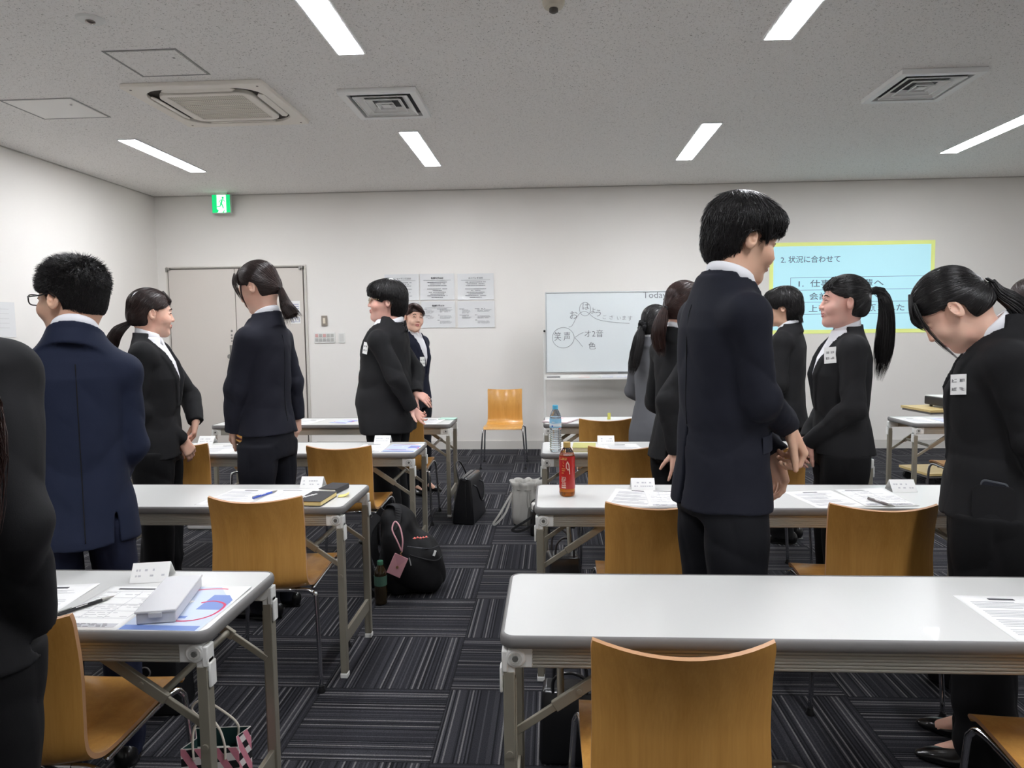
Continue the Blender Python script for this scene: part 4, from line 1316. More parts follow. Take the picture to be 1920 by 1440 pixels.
PATCH_AT = []
def person(spec):
    g = spec.get
    h = g('h', 1.65); rz = math.radians(g('rz', 0)); X, Y = spec['pos']
    s = h / 1.70; male = g('male', False); res = g('res', 0.0035)
    root = thing('person', (X, Y, 0), rz, spec['label'], 'person')
    Mi = Matrix.Rotation(-rz, 3, 'Z')
    def W2L(p): return np.array(Mi @ (Vector(p) - Vector((X, Y, 0))))
    def D2L(d): return Mi @ Vector(d)
    rng = np.random.default_rng(g('seed', 1))
    wd = g('wide', 1.0); dp = g('deep', 1.0)
    # --- key levels
    zh = 0.50 * h; zk = 0.275 * h; za = 0.05 * h; zs = g('zs', 0.815 * h); zn = zs + 0.045 * s
    sw = g('sw', (0.158 if male else 0.138) * s) * wd
    ho = W2L(spec['head']); hs = g('hs', 1.0)
    hyaw = math.radians(g('hyaw', g('rz', 0))) - rz
    HR = rotm(hyaw, math.radians(g('hpitch', 5)), math.radians(g('hroll', 0)))    # columns = head axes in person space
    H2P = lambda p: ho + HR @ (np.array(p, float) * hs)
    lean = np.array(g('lean', (0.0, 0.0)))     # xy offset of the chest relative to the feet (local)
    nb = W2L(g('neck', None)) if g('neck', None) is not None else np.array((lean[0] * 1.1, lean[1] * 1.1 - 0.012, zn))
    def spine(z):
        t = np.clip((z - zh) / (zs - zh), 0, 1.15)
        bx = g('hipx', 0.0); by = g('hipy', 0.0)
        return bx * (1 - t) + lean[0] * t, by * (1 - t) + lean[1] * t
    def levels(tab, grow=0.0):
        zz = np.array([r[0] for r in tab]) ; aa = np.array([r[1] for r in tab]) * s * wd + grow; bb = np.array([r[2] for r in tab]) * s * dp + grow
        oy = np.array([r[3] if len(r) > 3 else 0 for r in tab])
        return zz * h, aa, bb, oy * s
    def loft(tab, z0, z1, grow=0.0, p=2.3, skew=None):
        zz, aa, bb, oy = levels(tab, grow)
        def fn(x, y, z):
            Z = z.reshape(-1)
            a = np.interp(Z, zz, aa)[None, None, :]; b = np.interp(Z, zz, bb)[None, None, :]; o = np.interp(Z, zz, oy)
            cx, cy = spine(Z)
            px = np.abs(x - cx[None, None, :]) / a; py = np.abs(y - (cy + o)[None, None, :]) / b
            q = (px ** p + py ** p + 1e-9) ** (1 / p)
            d = (q - 1) * np.minimum(a, b)
            return smax(smax(d, z - z1, 0.01), z0 - z, 0.004)
        return fn
    # --- arms
    arms = {}
    for side, sx in (('L', -1), ('R', 1)):
        sp = g('arm' + side, g('arms', 'down'))
        S = np.array((spine(np.array(zs))[0] + sx * sw, spine(np.array(zs))[1] - 0.005, zs - 0.030 * s))
        if 'sh' + side in spec: S = W2L(spec['sh' + side])
        if isinstance(sp, str):
            P = {'down': ((sx * 0.195 * wd, -0.03, 0.63 * h / s), (sx * 0.205 * wd, 0.035, 0.488 * h / s), (sx * -0.02, 0.10, -1), (-sx, 0, 0), 0.30),
                 'front': ((sx * g('elx', 0.193) * wd, 0.00, 0.635 * h / s), (sx * 0.050, g('reach', 0.20 * dp), g('wz', 0.525) * h / s), (-sx * 0.55, 0.30, -0.8), (-sx * 0.2, -1, -0.2), 0.25),
                 'back': ((sx * 0.200 * wd, -0.11, 0.64 * h / s), (sx * 0.065, -0.20 * dp, 0.535 * h / s), (-sx * 0.6, -0.12, -0.75), (sx * 0.2, -1, 0.1), 0.5)}[sp]
            E, Wr = np.array(P[0]) * s, np.array(P[1]) * s
            E[:2] += lean * 0.6; Wr[:2] += lean * 0.4
            f, n, c = P[2], P[3], P[4]
            arms[side] = (S, E, Wr, Vector(f), Vector(n), c, {})
        else:
            arms[side] = (S, W2L(sp[0]), W2L(sp[1]), D2L(sp[2]), D2L(sp[3]), sp[4], sp[5] if len(sp) > 5 else {})
    # ================= body
    hz0 = ho[2] - 0.17 * hs; hz1 = ho[2] + 0.14 * hs
    fine = [(hz0, hz1)]
    for side in 'LR':
        S, E, Wr, f, n, c, o = arms[side]
        if g('hands', True): fine.append((Wr[2] - 0.20, Wr[2] + 0.06))
    allp = np.array([ho + (0.13, 0.13, 0), ho - (0.13, 0.13, 0)] + [arms[k][i] for k in 'LR' for i in range(3)] +
                    [np.array(arms[k][2]) + np.array(arms[k][3].normalized()) * 0.2 for k in 'LR'])
    foot = 0.17
    lo = np.minimum(allp.min(0), (-0.22, -0.16, 0)) - 0.03; hi = np.maximum(allp.max(0), (0.22, foot, 0)) + 0.03
    xs = axis_samples(lo[0], hi[0], res); ys = axis_samples(lo[1], hi[1], res)
    zsn = axis_samples(-0.01, ho[2] + 0.15 * hs, 0.012, fine, res)
    B = Field(xs, ys, zsn)
    fw = g('fat', 1.0)
    def he(c, r, k, mode='u', R=None):
        RR = HR.T if R is None else R @ HR.T
        B.ell(H2P(c), tuple(v * hs for v in r), RR, k, mode)
    def hc(a, b, ra, rb, k, mode='u'): B.cap(H2P(a), H2P(b), ra * hs, rb * hs, k, mode)
    he((0, -0.014, 0.036), (0.074, 0.094, 0.082), 0.01)
    he((0, -0.040, -0.015), (0.062, 0.062, 0.070), 0.02)
    he((0, 0.030, -0.020), (0.064 * fw, 0.062, 0.085), 0.02)
    he((0, 0.038, -0.070), (0.048 * fw, 0.050, 0.046 * fw), 0.02)
    hc((-0.030 * fw, 0.030, -0.088), (0, 0.072, -0.098), 0.020 * fw, 0.017 * fw, 0.02)
    hc((0.030 * fw, 0.030, -0.088), (0, 0.072, -0.098), 0.020 * fw, 0.017 * fw, 0.02)
    for sx in (-1, 1):
        he((sx * 0.034 * fw, 0.066, -0.034), (0.026 * fw, 0.024, 0.026), 0.018)
        he((sx * 0.031, 0.094, 0.004), (0.019, 0.012, 0.011), 0.014, 's')
        he((sx * 0.031, 0.074, 0.003), (0.0145, 0.0135, 0.0115), 0.003)
    hc((-0.022, 0.082, 0.020), (0.022, 0.082, 0.020), 0.009, 0.009, 0.014)
    hc((0, 0.086, 0.008), (0, 0.103, -0.028), 0.0065, 0.0098, 0.008)
    for sx in (-1, 1): he((sx * 0.0105, 0.094, -0.031), (0.008, 0.009, 0.007), 0.006)
    he((0, 0.086, -0.062), (0.024, 0.012, 0.014), 0.01)
    he((0, 0.0955, -0.0570), (0.021, 0.0075, 0.0042), 0.002)
    he((0, 0.0935, -0.0670), (0.018, 0.0080, 0.0052), 0.002)
    if g('smile', False):
        he((0, 0.101, -0.0615), (0.0215, 0.010, 0.0048), 0.003, 's')
        for sx in (-1, 1): he((sx * 0.038, 0.078, -0.045), (0.012, 0.012, 0.014), 0.012)
    for sx in (-1, 1):
        a = sx * math.radians(-22)
        RE = np.array(Matrix.Rotation(a, 3, 'Z') @ Matrix.Rotation(math.radians(10), 3, 'X')).T
        he((sx * 0.078, -0.006, -0.010), (0.0075, 0.018, 0.031), 0.004, 'u', RE)
        he((sx * 0.083, -0.003, -0.006), (0.0060, 0.0105, 0.019), 0.004, 's', RE)
        he((sx * 0.0795, 0.002, -0.013), (0.004, 0.005, 0.007), 0.003, 'u', RE)
    nr = g('neckr', 0.056 if male else 0.049) * s
    B.cap(H2P((0, -0.022, -0.045)), nb + np.array((0, 0.0, -0.02)), nr, nr * 1.08, 0.025)
    core = [(0.0, .05, .05), (.47, .10, .07), (.52, .11, .07), (.60, .09, .06), (.72, .10, .065), (.78, .10, .06), (.82, .08, .05)]
    B.op(loft(core, 0.47 * h, 0.83 * h), (-0.3, -0.3, 0.44 * h), (0.3, 0.3, 0.86 * h), 0.03)
    for side in 'LR':
        S, E, Wr, f, n, c, o = arms[side]; sx = -1 if side == 'L' else 1
        B.cap(nb - np.array((0, 0.01, 0.06)), S, 0.038 * s, 0.038 * s, 0.02)
        B.cap(S, E, 0.042 * s, 0.034 * s, 0.02); B.cap(E, Wr, 0.033 * s, 0.0235 * s, 0.015)
        if g('hands', True):
            for (a, b, ra, rb, k) in hand_prims(Wr, f, n, (1 if side == 'L' else -1) * o.get('flip', 1), c, o.get('spread', 0.10), s * o.get('hs', 1.0) * (1.03 if male else 0.95), o.get('thumb', 0.5), o.get('curls')):
                B.cap(a, b, ra, rb, k)
        stx = g('stance', 0.085) * s
        hp = np.array((sx * 0.085 * s + g('hipx', 0), g('hipy', 0), zh)); kp = np.array((sx * stx, 0.01, zk)); ap = np.array((sx * stx, -0.015, za + 0.03))
        B.cap(hp - np.array((sx * 0.02, 0, 0.02)), kp, 0.050 * s, 0.042 * s, 0.03); B.cap(kp, ap, 0.043 * s, 0.028 * s, 0.02)
        B.cap(ap - np.array((0, 0, 0.02)), ap + np.array((0, 0.13 * s, -za - 0.005)), 0.032 * s, 0.022 * s, 0.02)
    V, Q = B.mesh()
    ctr = V[Q].mean(1); loc = (ctr - ho) @ HR / hs
    lipd = np.minimum(ell_fn(np.array((0, 0.0955, -0.0570)), (0.021, 0.0075, 0.0042))(*loc.T), ell_fn(np.array((0, 0.0935, -0.0670)), (0.018, 0.0080, 0.0052))(*loc.T))
    mi = (lipd < 0.0008).astype(int)
    skin = g('skin', SKIN_M if male else SKIN_W)
    body = mesh_obj('body', V, Q, [skin, LIP], root, mi, relax=1)
    if g('bare_head', False): pass
    # eyes and brows
    if g('face', True):
        for sx in (-1, 1):
            eb = MB()
            pts = [H2P((sx * (0.016 + 0.030 * t), 0.0925 - 0.012 * t * t - 0.004 * t, 0.024 + 0.007 * math.sin(PI * min(t * 1.1, 1)) - 0.004 * t)) for t in np.linspace(0, 1, 6)]
            eb.tube([tuple(p) for p in pts], [0.0012, 0.0026, 0.0028, 0.0026, 0.002, 0.0008], 6); eb.build('eyebrow', BROW, root, smooth=True)
            ee = MB(); op = 0.0022 if g('smile', False) else 0.0034
            pts = [H2P((sx * (0.018 + 0.026 * t), 0.0885 - 0.006 * t * t, 0.003 + (0.0035 if g('smile', False) else 0.001) * math.sin(PI * t))) for t in np.linspace(0, 1, 7)]
            ee.tube([tuple(p) for p in pts], [0.0005, op * 0.7, op, op, op, op * 0.7, 0.0005], 6); ee.build('eye', mat('eye_dark', (28, 22, 20), 0.2), root, smooth=True)
        if g('smile', False):
            tt = MB(); pts = [H2P((x, 0.0895 - 3.0 * x * x, -0.0612 + 2.5 * x * x)) for x in np.linspace(-0.017, 0.017, 7)]
            tt.tube([tuple(p) for p in pts], [0.001, 0.003, 0.0036, 0.0036, 0.0036, 0.003, 0.001], 6); tt.build('teeth', mat('teeth', (238, 234, 228), 0.3), root, smooth=True)
    # ================= hair
    st = g('hair', {})
    fn = hair_fn(st); G = Geo()
    Vs = []
    e = 0.003 * (1 if res < 0.003 else 1.3)
    ax = axis_samples(-0.13, 0.13, e); ay = axis_samples(-0.15, 0.14, e); az = axis_samples(-0.17, 0.17, e)
    HF = Field(ax, ay, az)
    nz = st.get('rough', 0.0)
    def fnn(x, y, z):
        d = fn(x, y, z)
        if nz:
            r_ = np.sqrt(x * x + y * y) + 1e-6; th = np.arctan2(y, x)
            d = d + nz * (np.sin(th * 17 + 40 * z) * np.sin(z * 90 + th * 5) + 0.6 * np.sin(th * 31 - 60 * z))
        return d
    HF.op(fnn, (-0.13, -0.15, -0.17), (0.13, 0.14, 0.17), 0.0)
    V, Q = HF.mesh(); G.add(V, Q)
    kind = st.get('kind', 'short'); tie = np.array(st.get('tie', (0, -0.122, -0.02)))
    crown = np.array(st.get('crown', (0.0, -0.05, 0.12)))
    NS = st.get('n', 1500)
    if kind == 'pony':
        def flow(P):
            v = tie - P; n = np.linalg.norm(v, axis=1, keepdims=True); return v / (n + 1e-6)
    else:
        def flow(P):
            v = P - crown; v[:, 2] = v[:, 2] - st.get('fall', 0.04); n = np.linalg.norm(v, axis=1, keepdims=True); return v / (n + 1e-6)
    G.add(*scalp_strands(fn, NS, flow, st.get('step', 0.008), 9, st.get('r', 0.0014), st.get('lift', 0.002), rng, st.get('jit', 0.12)))
    if st.get('spiky'):
        # short upright hair that stands off the scalp
        D = rng.normal(size=(NS * 3, 3)); D /= np.linalg.norm(D, axis=1, keepdims=True); P = np.array((0, -0.015, 0.02)) + D * 0.11
        for _ in range(5): P = P - grad(fn, P) * fn(*P.T)[:, None] * 0.9
        P = P[np.abs(fn(*P.T)) < 0.0015]
        gg = grad(fn, P); fl = flow(P); dirn = gg * 0.42 + fl * 0.62 + rng.normal(size=P.shape) * 0.16 + np.array((0, 0.10, 0.30)) * np.clip(P[:, 2:3] * 12, 0, 1)
        dirn /= np.linalg.norm(dirn, axis=1, keepdims=True)
        Ls = (0.006 + st['spiky'] * np.clip(0.25 + P[:, 2] * 8, 0.03, 1.0)) * rng.uniform(0.5, 1.1, len(P))
        S_ = 4; T_ = np.linspace(0, 1, S_)
        PP = P[:, None, :] - gg[:, None, :] * 0.003 + dirn[:, None, :] * (Ls[:, None] * T_[None, :])[:, :, None]
        G.add(*strand_tubes(PP, np.outer(np.ones(len(P)), np.interp(T_, [0, 1], [0.0011, 0.0002]))))
    for lk in st.get('locks', []):     # guides in the head frame
        G.add(*lock_strands(lk['pts'], lk.get('n', 40), lk.get('w', [0.006, 0.006, 0.003]), lk.get('r', 0.0010), rng, lk.get('segs', 12), lk.get('tip', 1.3)))
    V, Q = G.get(); V = ho + (V * hs) @ HR.T
    G2 = Geo(); G2.add(V, Q)
    hm = g('hairmat', HAIRB)
    for tl in st.get('tails', []):     # guides in world space
        pts = [H2P(tl['from'])] + [W2L(p) for p in tl['pts']]
        C = curve_pts(pts, 18); R = np.interp(np.linspace(0, 1, 18), np.linspace(0, 1, len(tl['w'])), tl['w'])
        b = MB(); b.tube([tuple(c) for c in C[:15]], [float(v) * 0.80 for v in R[:15]], 12)
        me = np.array([list(v) for v in b.v]); fq = [f for f in b.f if len(f) == 4]
        G2.add(me, np.array(fq))
        G2.add(*lock_strands(pts, tl.get('n', 260), list(tl['w']), tl.get('r', 0.0012), rng, 18, tl.get('tip', 1.5), tl.get('wave', 0.0)))
    V, Q = G2.get()
    mesh_obj('hair', V, Q, hm, root)
    for tl in st.get('ties', []):
        c = H2P(tl['at']); b = MB(); rr = tl.get('r', 0.016)
        dvec = Vector(HR @ np.array(tl.get('dir', (0, -1, 0.1)))).normalized(); A = dvec.orthogonal().normalized(); C_ = dvec.cross(A)
        pts = [Vector(c) + (A * math.cos(a) + C_ * math.sin(a)) * rr * (1 + tl.get('ruffle', 0) * math.sin(a * 9)) for a in np.linspace(0, 2 * PI, 36, endpoint=False)]
        b.tube(pts, [tl.get('t', 0.004) * (1 + tl.get('ruffle', 0) * 1.5 * math.sin(k * 2.3)) for k in range(36)], 8, closed=True)
        b.build(tl.get('name', 'hair_tie'), tl.get('mat', BLACKP), root, smooth=True)
    # ================= trousers
    cr = g('cres', 0.006)
    hem = g('hem', 0.475) * h
    tro = g('tro', TROUK)
    lw = g('legw', 1.0) * (1.0 if male else 0.95)
    T = Field(axis_samples(-0.30, 0.30, cr * 1.1), axis_samples(-0.26, 0.26, cr * 1.1), axis_samples(0.02, hem + 0.12, cr * 1.2))
    hx, hy = g('hipx', 0.0), g('hipy', 0.0)
    T.op(loft([(0.40, .138, .098), (.47, .146, .104, -0.008), (.52, .144, .102, -0.005), (.57, .136, .094), (.62, .11, .08), (.70, .10, .07)], 0.455 * h, hem + 0.08), (-0.3, -0.3, 0.40 * h), (0.3, 0.3, hem + 0.1), 0.04)
    for sx in (-1, 1):
        stx = g('stance', 0.085) * s
        A_ = np.array((sx * 0.088 * s * wd + hx, hy, 0.49 * h)); K_ = np.array((sx * stx, 0.012, zk)); F_ = np.array((sx * stx, -0.012, 0.045))
        def leg(x, y, z, A_=A_, K_=K_, F_=F_, sx=sx):
            Z = z.reshape(-1)
            cx = np.interp(Z, [F_[2], K_[2], A_[2]], [F_[0], K_[0], A_[0]])[None, None, :]; cy = np.interp(Z, [F_[2], K_[2], A_[2]], [F_[1], K_[1], A_[1]])[None, None, :]
            rx = np.interp(Z, [0.03, zk, 0.45 * h, 0.5 * h], [0.064 * lw, 0.068 * lw, 0.084 * lw, 0.088 * lw])[None, None, :] * s * wd
            ry = np.interp(Z, [0.03, zk, 0.45 * h, 0.5 * h], [0.080 * lw, 0.078 * lw, 0.098 * lw, 0.102 * lw])[None, None, :] * s * dp
            a = (x - cx) / rx; b = (y - cy) / ry
            q = np.sqrt(a * a + b * b + 1e-9); th = np.arctan2(b, a)
            d = (q - 1) * np.minimum(rx, ry)
            cre = 0.0045 * np.sin(z * 46 + 2.1 * np.sin(th) + sx) * np.exp(-((z - 0.12) / 0.12) ** 2) + 0.003 * np.sin(z * 33 + 3 * th) * np.exp(-((z - zk) / 0.10) ** 2)
            cre = cre + 0.0035 * ridge(z * 34 + 1.6 * th * sx + 1.0) * np.exp(-((z - 0.42 * h) / 0.10) ** 2) + 0.0025 * ridge(th * 4 + z * 9 + sx)
            return smax(smax(d + cre, z - 0.5 * h, 0.02), 0.030 - z, 0.003)
        T.op(leg, (-0.3, -0.3, 0.02), (0.3, 0.3, 0.51 * h), 0.018)
    V, Q = T.mesh(); mesh_obj(g('trouname', 'trousers'), V, Q, tro, root, relax=1)
    # ================= shoes
    for sx in (-1, 1):
        stx = g('stance', 0.085) * s; ta = sx * 0.12
        c, sn = math.cos(-ta), math.sin(-ta)
        RR = np.array(((c, sn, 0), (-sn, c, 0), (0, 0, 1)))
        S_ = Field(axis_samples(sx * stx - 0.10, sx * stx + 0.10, 0.004), axis_samples(-0.13, 0.24, 0.004), axis_samples(-0.004, 0.13, 0.004))
        L = 0.27 * s if male else 0.235 * s; o_ = np.array((sx * stx, -0.02 + g('toe', 0.0), 0))
        w_ = 0.047 if male else 0.040
        pt = lambda x, y, z: o_ + RR.T @ np.array((x, y, z))
        S_.ell(pt(0, -0.035, 0.040), (w_ * 0.8, 0.050, 0.048), RR, 0.02); S_.ell(pt(0, 0.03, 0.032), (w_ * 0.85, 0.085, 0.040), RR, 0.02)
        S_.ell(pt(0, 0.115 * s, 0.020), (w_ * (1.0 if male else 0.95), 0.070 * s, 0.027), RR, 0.02); S_.ell(pt(0, 0.165 * s, 0.013), (w_ * 0.62, 0.045 * s, 0.017), RR, 0.015)
        S_.ell(pt(0, 0.03, -0.004), (w_ * 0.98, L * 0.50, 0.018), RR, 0.005)
        if not male:
            S_.ell(pt(0, 0.020, 0.078), (w_ * 0.72, 0.082, 0.045), RR, 0.004, 's')
        S_.op(lambda x, y, z: -z + 0 * x + 0 * y, (-1, -1, -1), (1, 1, 1), 0.0, 'i')
        V, Q = S_.mesh(); mesh_obj('shoe', V, Q, LEATHER, root)
        if not male:      # bare or stockinged instep
            b = Field(axis_samples(sx * stx - 0.07, sx * stx + 0.07, 0.005), axis_samples(-0.10, 0.16, 0.005), axis_samples(0.0, 0.16, 0.005))
            b.cap(pt(0, -0.028, 0.12), pt(0, -0.020, 0.05), 0.028, 0.030, 0.02); b.cap(pt(0, -0.015, 0.055), pt(0, 0.095, 0.022), 0.029, 0.022, 0.02)
            V, Q = b.mesh(); mesh_obj('foot', V, Q, skin, root)
    # ================= shirt
    chest = [(.40, .172, .128, -0.010), (.47, .166, .124, -0.008), (.53, .150, .112, -0.002), (.60, .124, .098, 0.002), (.66, .130, .106, 0.008), (.72, .138, .114, 0.012), (.77, .138, .104, 0.002), (.80, .128, .088, -0.006), (.825, .100, .072, -0.010), (.86, .07, .055, -0.01)] if not male else \
            [(.40, .186, .132, -0.004), (.47, .180, .128, -0.004), (.53, .166, .118), (.60, .148, .108), (.66, .150, .112, 0.002), (.72, .155, .116, 0.004), (.77, .154, .108, -0.004), (.80, .143, .092, -0.008), (.825, .112, .074, -0.010), (.86, .07, .055, -0.01)]
    if g('belly'):
        bl = g('belly')
        chest = [(z_, a_ + bl * 0.4 * math.exp(-((z_ - .55) / .12) ** 2), b_ + bl * math.exp(-((z_ - .55) / .11) ** 2), (r_[0] if r_ else 0) + bl * 0.7 * math.exp(-((z_ - .56) / .11) ** 2)) for z_, a_, b_, *r_ in chest]
    nd = Vector(tuple(H2P((0, -0.022, -0.045)) - nb)).normalized()      # neck axis
    nd = (nd + Vector((0, 0, 0.6))).normalized()
    na = nd.cross(Vector((1, 0, 0))).normalized(); na = -na if na.y < 0 else na      # forward across the neck
    nx_ = na.cross(nd).normalized()
    def collar(x, y, z, r0, r1, zb, zt, slope, th, open_=None):
        px, py, pz = x - nb[0], y - nb[1], z - nb[2]
        a = px * nx_.x + py * nx_.y + pz * nx_.z; b = px * na.x + py * na.y + pz * na.z; c = px * nd.x + py * nd.y + pz * nd.z
        R = np.sqrt(a * a + b * b + 1e-9)
        t = np.clip((c - zb) / (zt - zb), 0, 1)
        d = np.abs(R - (r0 + (r1 - r0) * t)) - th
        d = smax(d, c - (zt - slope * (b / 0.06)), 0.002); d = smax(d, (zb - slope * 1.0 * (b / 0.06)) - c, 0.002)
        if open_ is not None: d = smax(d, -np.maximum(np.abs(a) - open_ * (1 - 0.3 * t), -b), 0.003)
        return d
    sg = cr * 0.75
    SH = Field(axis_samples(-0.24 + lean[0], 0.24 + lean[0], sg), axis_samples(-0.20 + min(lean[1], 0), 0.22 + max(lean[1], 0), sg), axis_samples(0.55 * h, zn + 0.13, sg))
    SH.op(loft(chest, 0.58 * h, 0.85 * h, grow=-0.007), (-0.4, -0.4, 0.5 * h), (0.4, 0.4, h), 0.0)
    SH.F = np.minimum(SH.F, 0.5)
    SH.cap(nb + np.array((0, 0.004, -0.035)), nb + np.array((0, 0.006, -0.06)), 0.052 * s, 0.060 * s, 0.03)
    # hollow for the neck
    SH.cap(nb + np.array(nd) * 0.006, nb + np.array(nd) * 0.15, nr + 0.001, nr + 0.001, 0.003, 's')
    V, Q = SH.mesh(); sho = mesh_obj('shirt', V, Q, g('shirt', SHIRT), root, relax=0)
    # folded shirt collar
    cb = MB(); m_ = 44; gap = 0.20; vs = []; fs = []
    nbv = Vector(tuple(nb))
    for i in range(m_ + 1):
        ph = gap + (2 * PI - 2 * gap) * i / m_; cf = math.cos(ph); f_ = (1 + cf) / 2
        pt_ = f_ ** 6
        def P_(r_, z_): 
            return nbv + nx_ * (math.sin(ph) * r_) + na * (cf * r_) + nd * (z_ - 0.019 * cf)
        top_ = (0.050 - 0.004 * f_) * s
        for r_, z_ in ((nr + 0.006, -0.030 * s), (nr + 0.0035, top_ - 0.004), (nr + 0.0055, top_), (nr + 0.0085, top_ - 0.004), (nr + 0.015 + 0.010 * f_, top_ - (0.040 + 0.026 * pt_) * s)):
            vs.append(P_(r_, z_))
    for i in range(m_):
        for k in range(4): a = i * 5 + k; fs.append((a, a + 1, a + 6, a + 5))
    cb.add(vs, fs); co = cb.build('shirt_collar', g('shirt', SHIRT), root, smooth=True)
    sm_ = co.modifiers.new('thick', 'SOLIDIFY'); sm_.thickness = 0.0018; sm_.offset = 0
    # ================= jacket
    suit = g('suit', SUITK); lm = g('grow', 0.0)
    pts_ = np.array([arms[k][i] for k in 'LR' for i in range(3)])
    lo = np.minimum(pts_.min(0) - 0.09, (-0.27, -0.22, 0)); hi = np.maximum(pts_.max(0) + 0.09, (0.27, 0.24, 0))
    J = Field(axis_samples(lo[0], hi[0], cr), axis_samples(lo[1], hi[1], cr), axis_samples(min(hem - 0.03, pts_[:, 2].min() - 0.05), zn + 0.12, cr))
    J.op(loft(chest, hem, 0.86 * h, grow=0.006 + lm), (-0.4, -0.4, hem - 0.02), (0.4, 0.4, h), 0.0)
    for side in 'LR':
        S, E, Wr, f, n, c, o = arms[side]; sx = -1 if side == 'L' else 1
        J.cap(nb + np.array((sx * 0.035 * s, -0.012, -0.035 * s)), S + np.array((sx * -0.012, 0, -0.004)), 0.042 * s, 0.052 * s, 0.045)
        # folds: rings round the upper arm and elbow
        def sleeve(a, b, ra, rb, ph, amp, up):
            ab = b - a; L_ = np.linalg.norm(ab); u_ = ab / L_
            va = np.cross(u_, (0.3, 0.2, 0.93)); va /= np.linalg.norm(va); vb = np.cross(u_, va)
            base = cap_fn(a, b, ra, rb)
            def q(x, y, z):
                px, py, pz = x - a[0], y - a[1], z - a[2]
                t = px * u_[0] + py * u_[1] + pz * u_[2]; c1 = px * va[0] + py * va[1] + pz * va[2]; c2 = px * vb[0] + py * vb[1] + pz * vb[2]
                th = np.arctan2(c2, c1)
                near = np.exp(-(((t - L_) if up else t) / 0.085) ** 2)
                w = ridge(t * 36 + 2.2 * np.sin(th + ph) + ph) * (0.35 + 1.3 * near) + 0.7 * ridge(t * 27 - 2.6 * np.cos(th + 0.5) + ph * 2) * (0.3 + near) \
                    + 0.5 * ridge(t * 9 + 1.5 * th + ph * 3)
                return base(x, y, z) + amp * w
            m = max(ra, rb) + 0.01
            return q, np.minimum(a, b) - m, np.maximum(a, b) + m
        q, l_, h_ = sleeve(S, E, 0.0535 * s * g('armw', 1), 0.049 * s * g('armw', 1), 0.6 * sx, 0.0032, 1); J.op(q, l_, h_, 0.009)
        J.ell(S + np.array((-sx * 0.006, 0, -0.002)), (0.054 * s * g('armw', 1),) * 3, None, 0.040)
        cuff = Wr + (Wr - E) / np.linalg.norm(Wr - E) * 0.006
        q, l_, h_ = sleeve(E, cuff, 0.050 * s * g('armw', 1), 0.037 * s * g('armw', 1), 1.9 * sx, 0.0042, 0); J.op(q, l_, h_, 0.010)
        # open the cuff: cut flat beyond the wrist
        ud = (Wr - E) / np.linalg.norm(Wr - E)
        def cut(x, y, z, ud=ud, c0=cuff): 
            px, py, pz = x - c0[0], y - c0[1], z - c0[2]
            t = px * ud[0] + py * ud[1] + pz * ud[2]; rr = np.sqrt(np.maximum(px * px + py * py + pz * pz - t * t, 0))
            return np.maximum(-(t - 0.004), rr - 0.055)
        J.op(cut, cuff - 0.07, cuff + 0.07, 0.0, 's')
    # waist seams / back drape
    def drape(x, y, z): return 0
    # jacket collar
    J.op(lambda x, y, z: collar(x, y, z, nr + 0.036, nr + 0.0185, -0.055 * s, 0.022 * s, 0.018, 0.0055, None), nb - 0.16, nb + 0.16, 0.014)
    zv = g('zv', 0.635) * h      # bottom of the V opening
    def vee(x, y, z, extra=0.0):
        Z = z; cx, cy = spine(z.reshape(-1)); cx = cx[None, None, :]; cy = cy[None, None, :]
        w = (z - zv) / (zn - zv) * 0.088 * s * wd ** 1.5 + extra
        return np.maximum(np.abs(x - cx) - w, -(y - cy - 0.005))
    lt = loft(chest, hem, 0.86 * h, grow=0.012 + lm)
    def lapel(x, y, z):
        band = np.maximum(vee(x, y, z, 0.040 * s), zv - 0.02 - z)
        # notch
        return smax(lt(x, y, z), band, 0.003)
    J.op(lapel, (-0.2, -0.1, zv - 0.03), (0.2, 0.3, zn + 0.02), 0.0015)
    J.op(lambda x, y, z: np.maximum(vee(x, y, z), -(z - zv)), (-0.2, -0.1, zv), (0.2, 0.35, zn + 0.12), 0.002, 's')
    J.cap(nb + np.array(nd) * -0.005, nb + np.array(nd) * 0.15, nr + 0.006, nr + 0.010, 0.003, 's')
    # front closing line and back vent
    def slit(x, y, z, front=True):
        cx, cy = spine(z.reshape(-1)); cx = cx[None, None, :]; cy = cy[None, None, :]
        return np.maximum(np.abs(x - cx - (0.012 if front else 0)) - 0.0025, -(y - cy) if front else (y - cy))
    J.op(lambda x, y, z: np.maximum(slit(x, y, z), z - zv), (-0.1, -0.1, hem - 0.02), (0.1, 0.35, zv), 0.004, 's') if cr < 0.006 else None
    vent = g('vent', 0.0)
    if vent:
        J.op(lambda x, y, z: np.maximum(np.maximum(np.abs(x - vent * (hem + 0.26 - z) * 0.0 - g('ventx', 0)) - 0.003 - 0.03 * np.maximum(hem + g('venth', 0.24) - z, 0), y + 0.02), z - (hem + g('venth', 0.24))), (-0.2, -0.3, hem - 0.02), (0.2, 0, hem + 0.25), 0.003, 's')
    # soft body folds
    fa = g('folds', 0.003)
    xx = J.x[:, None, None]; yy = J.y[None, :, None]; zz = J.z[None, None, :]
    sd = g('seed', 1)
    thb = np.arctan2(yy - 0.0, xx + 1e-6)
    low = np.clip((0.72 * h - zz) / (0.2 * h), 0, 1); mid = np.exp(-((zz - 0.60 * h) / (0.07 * h)) ** 2)
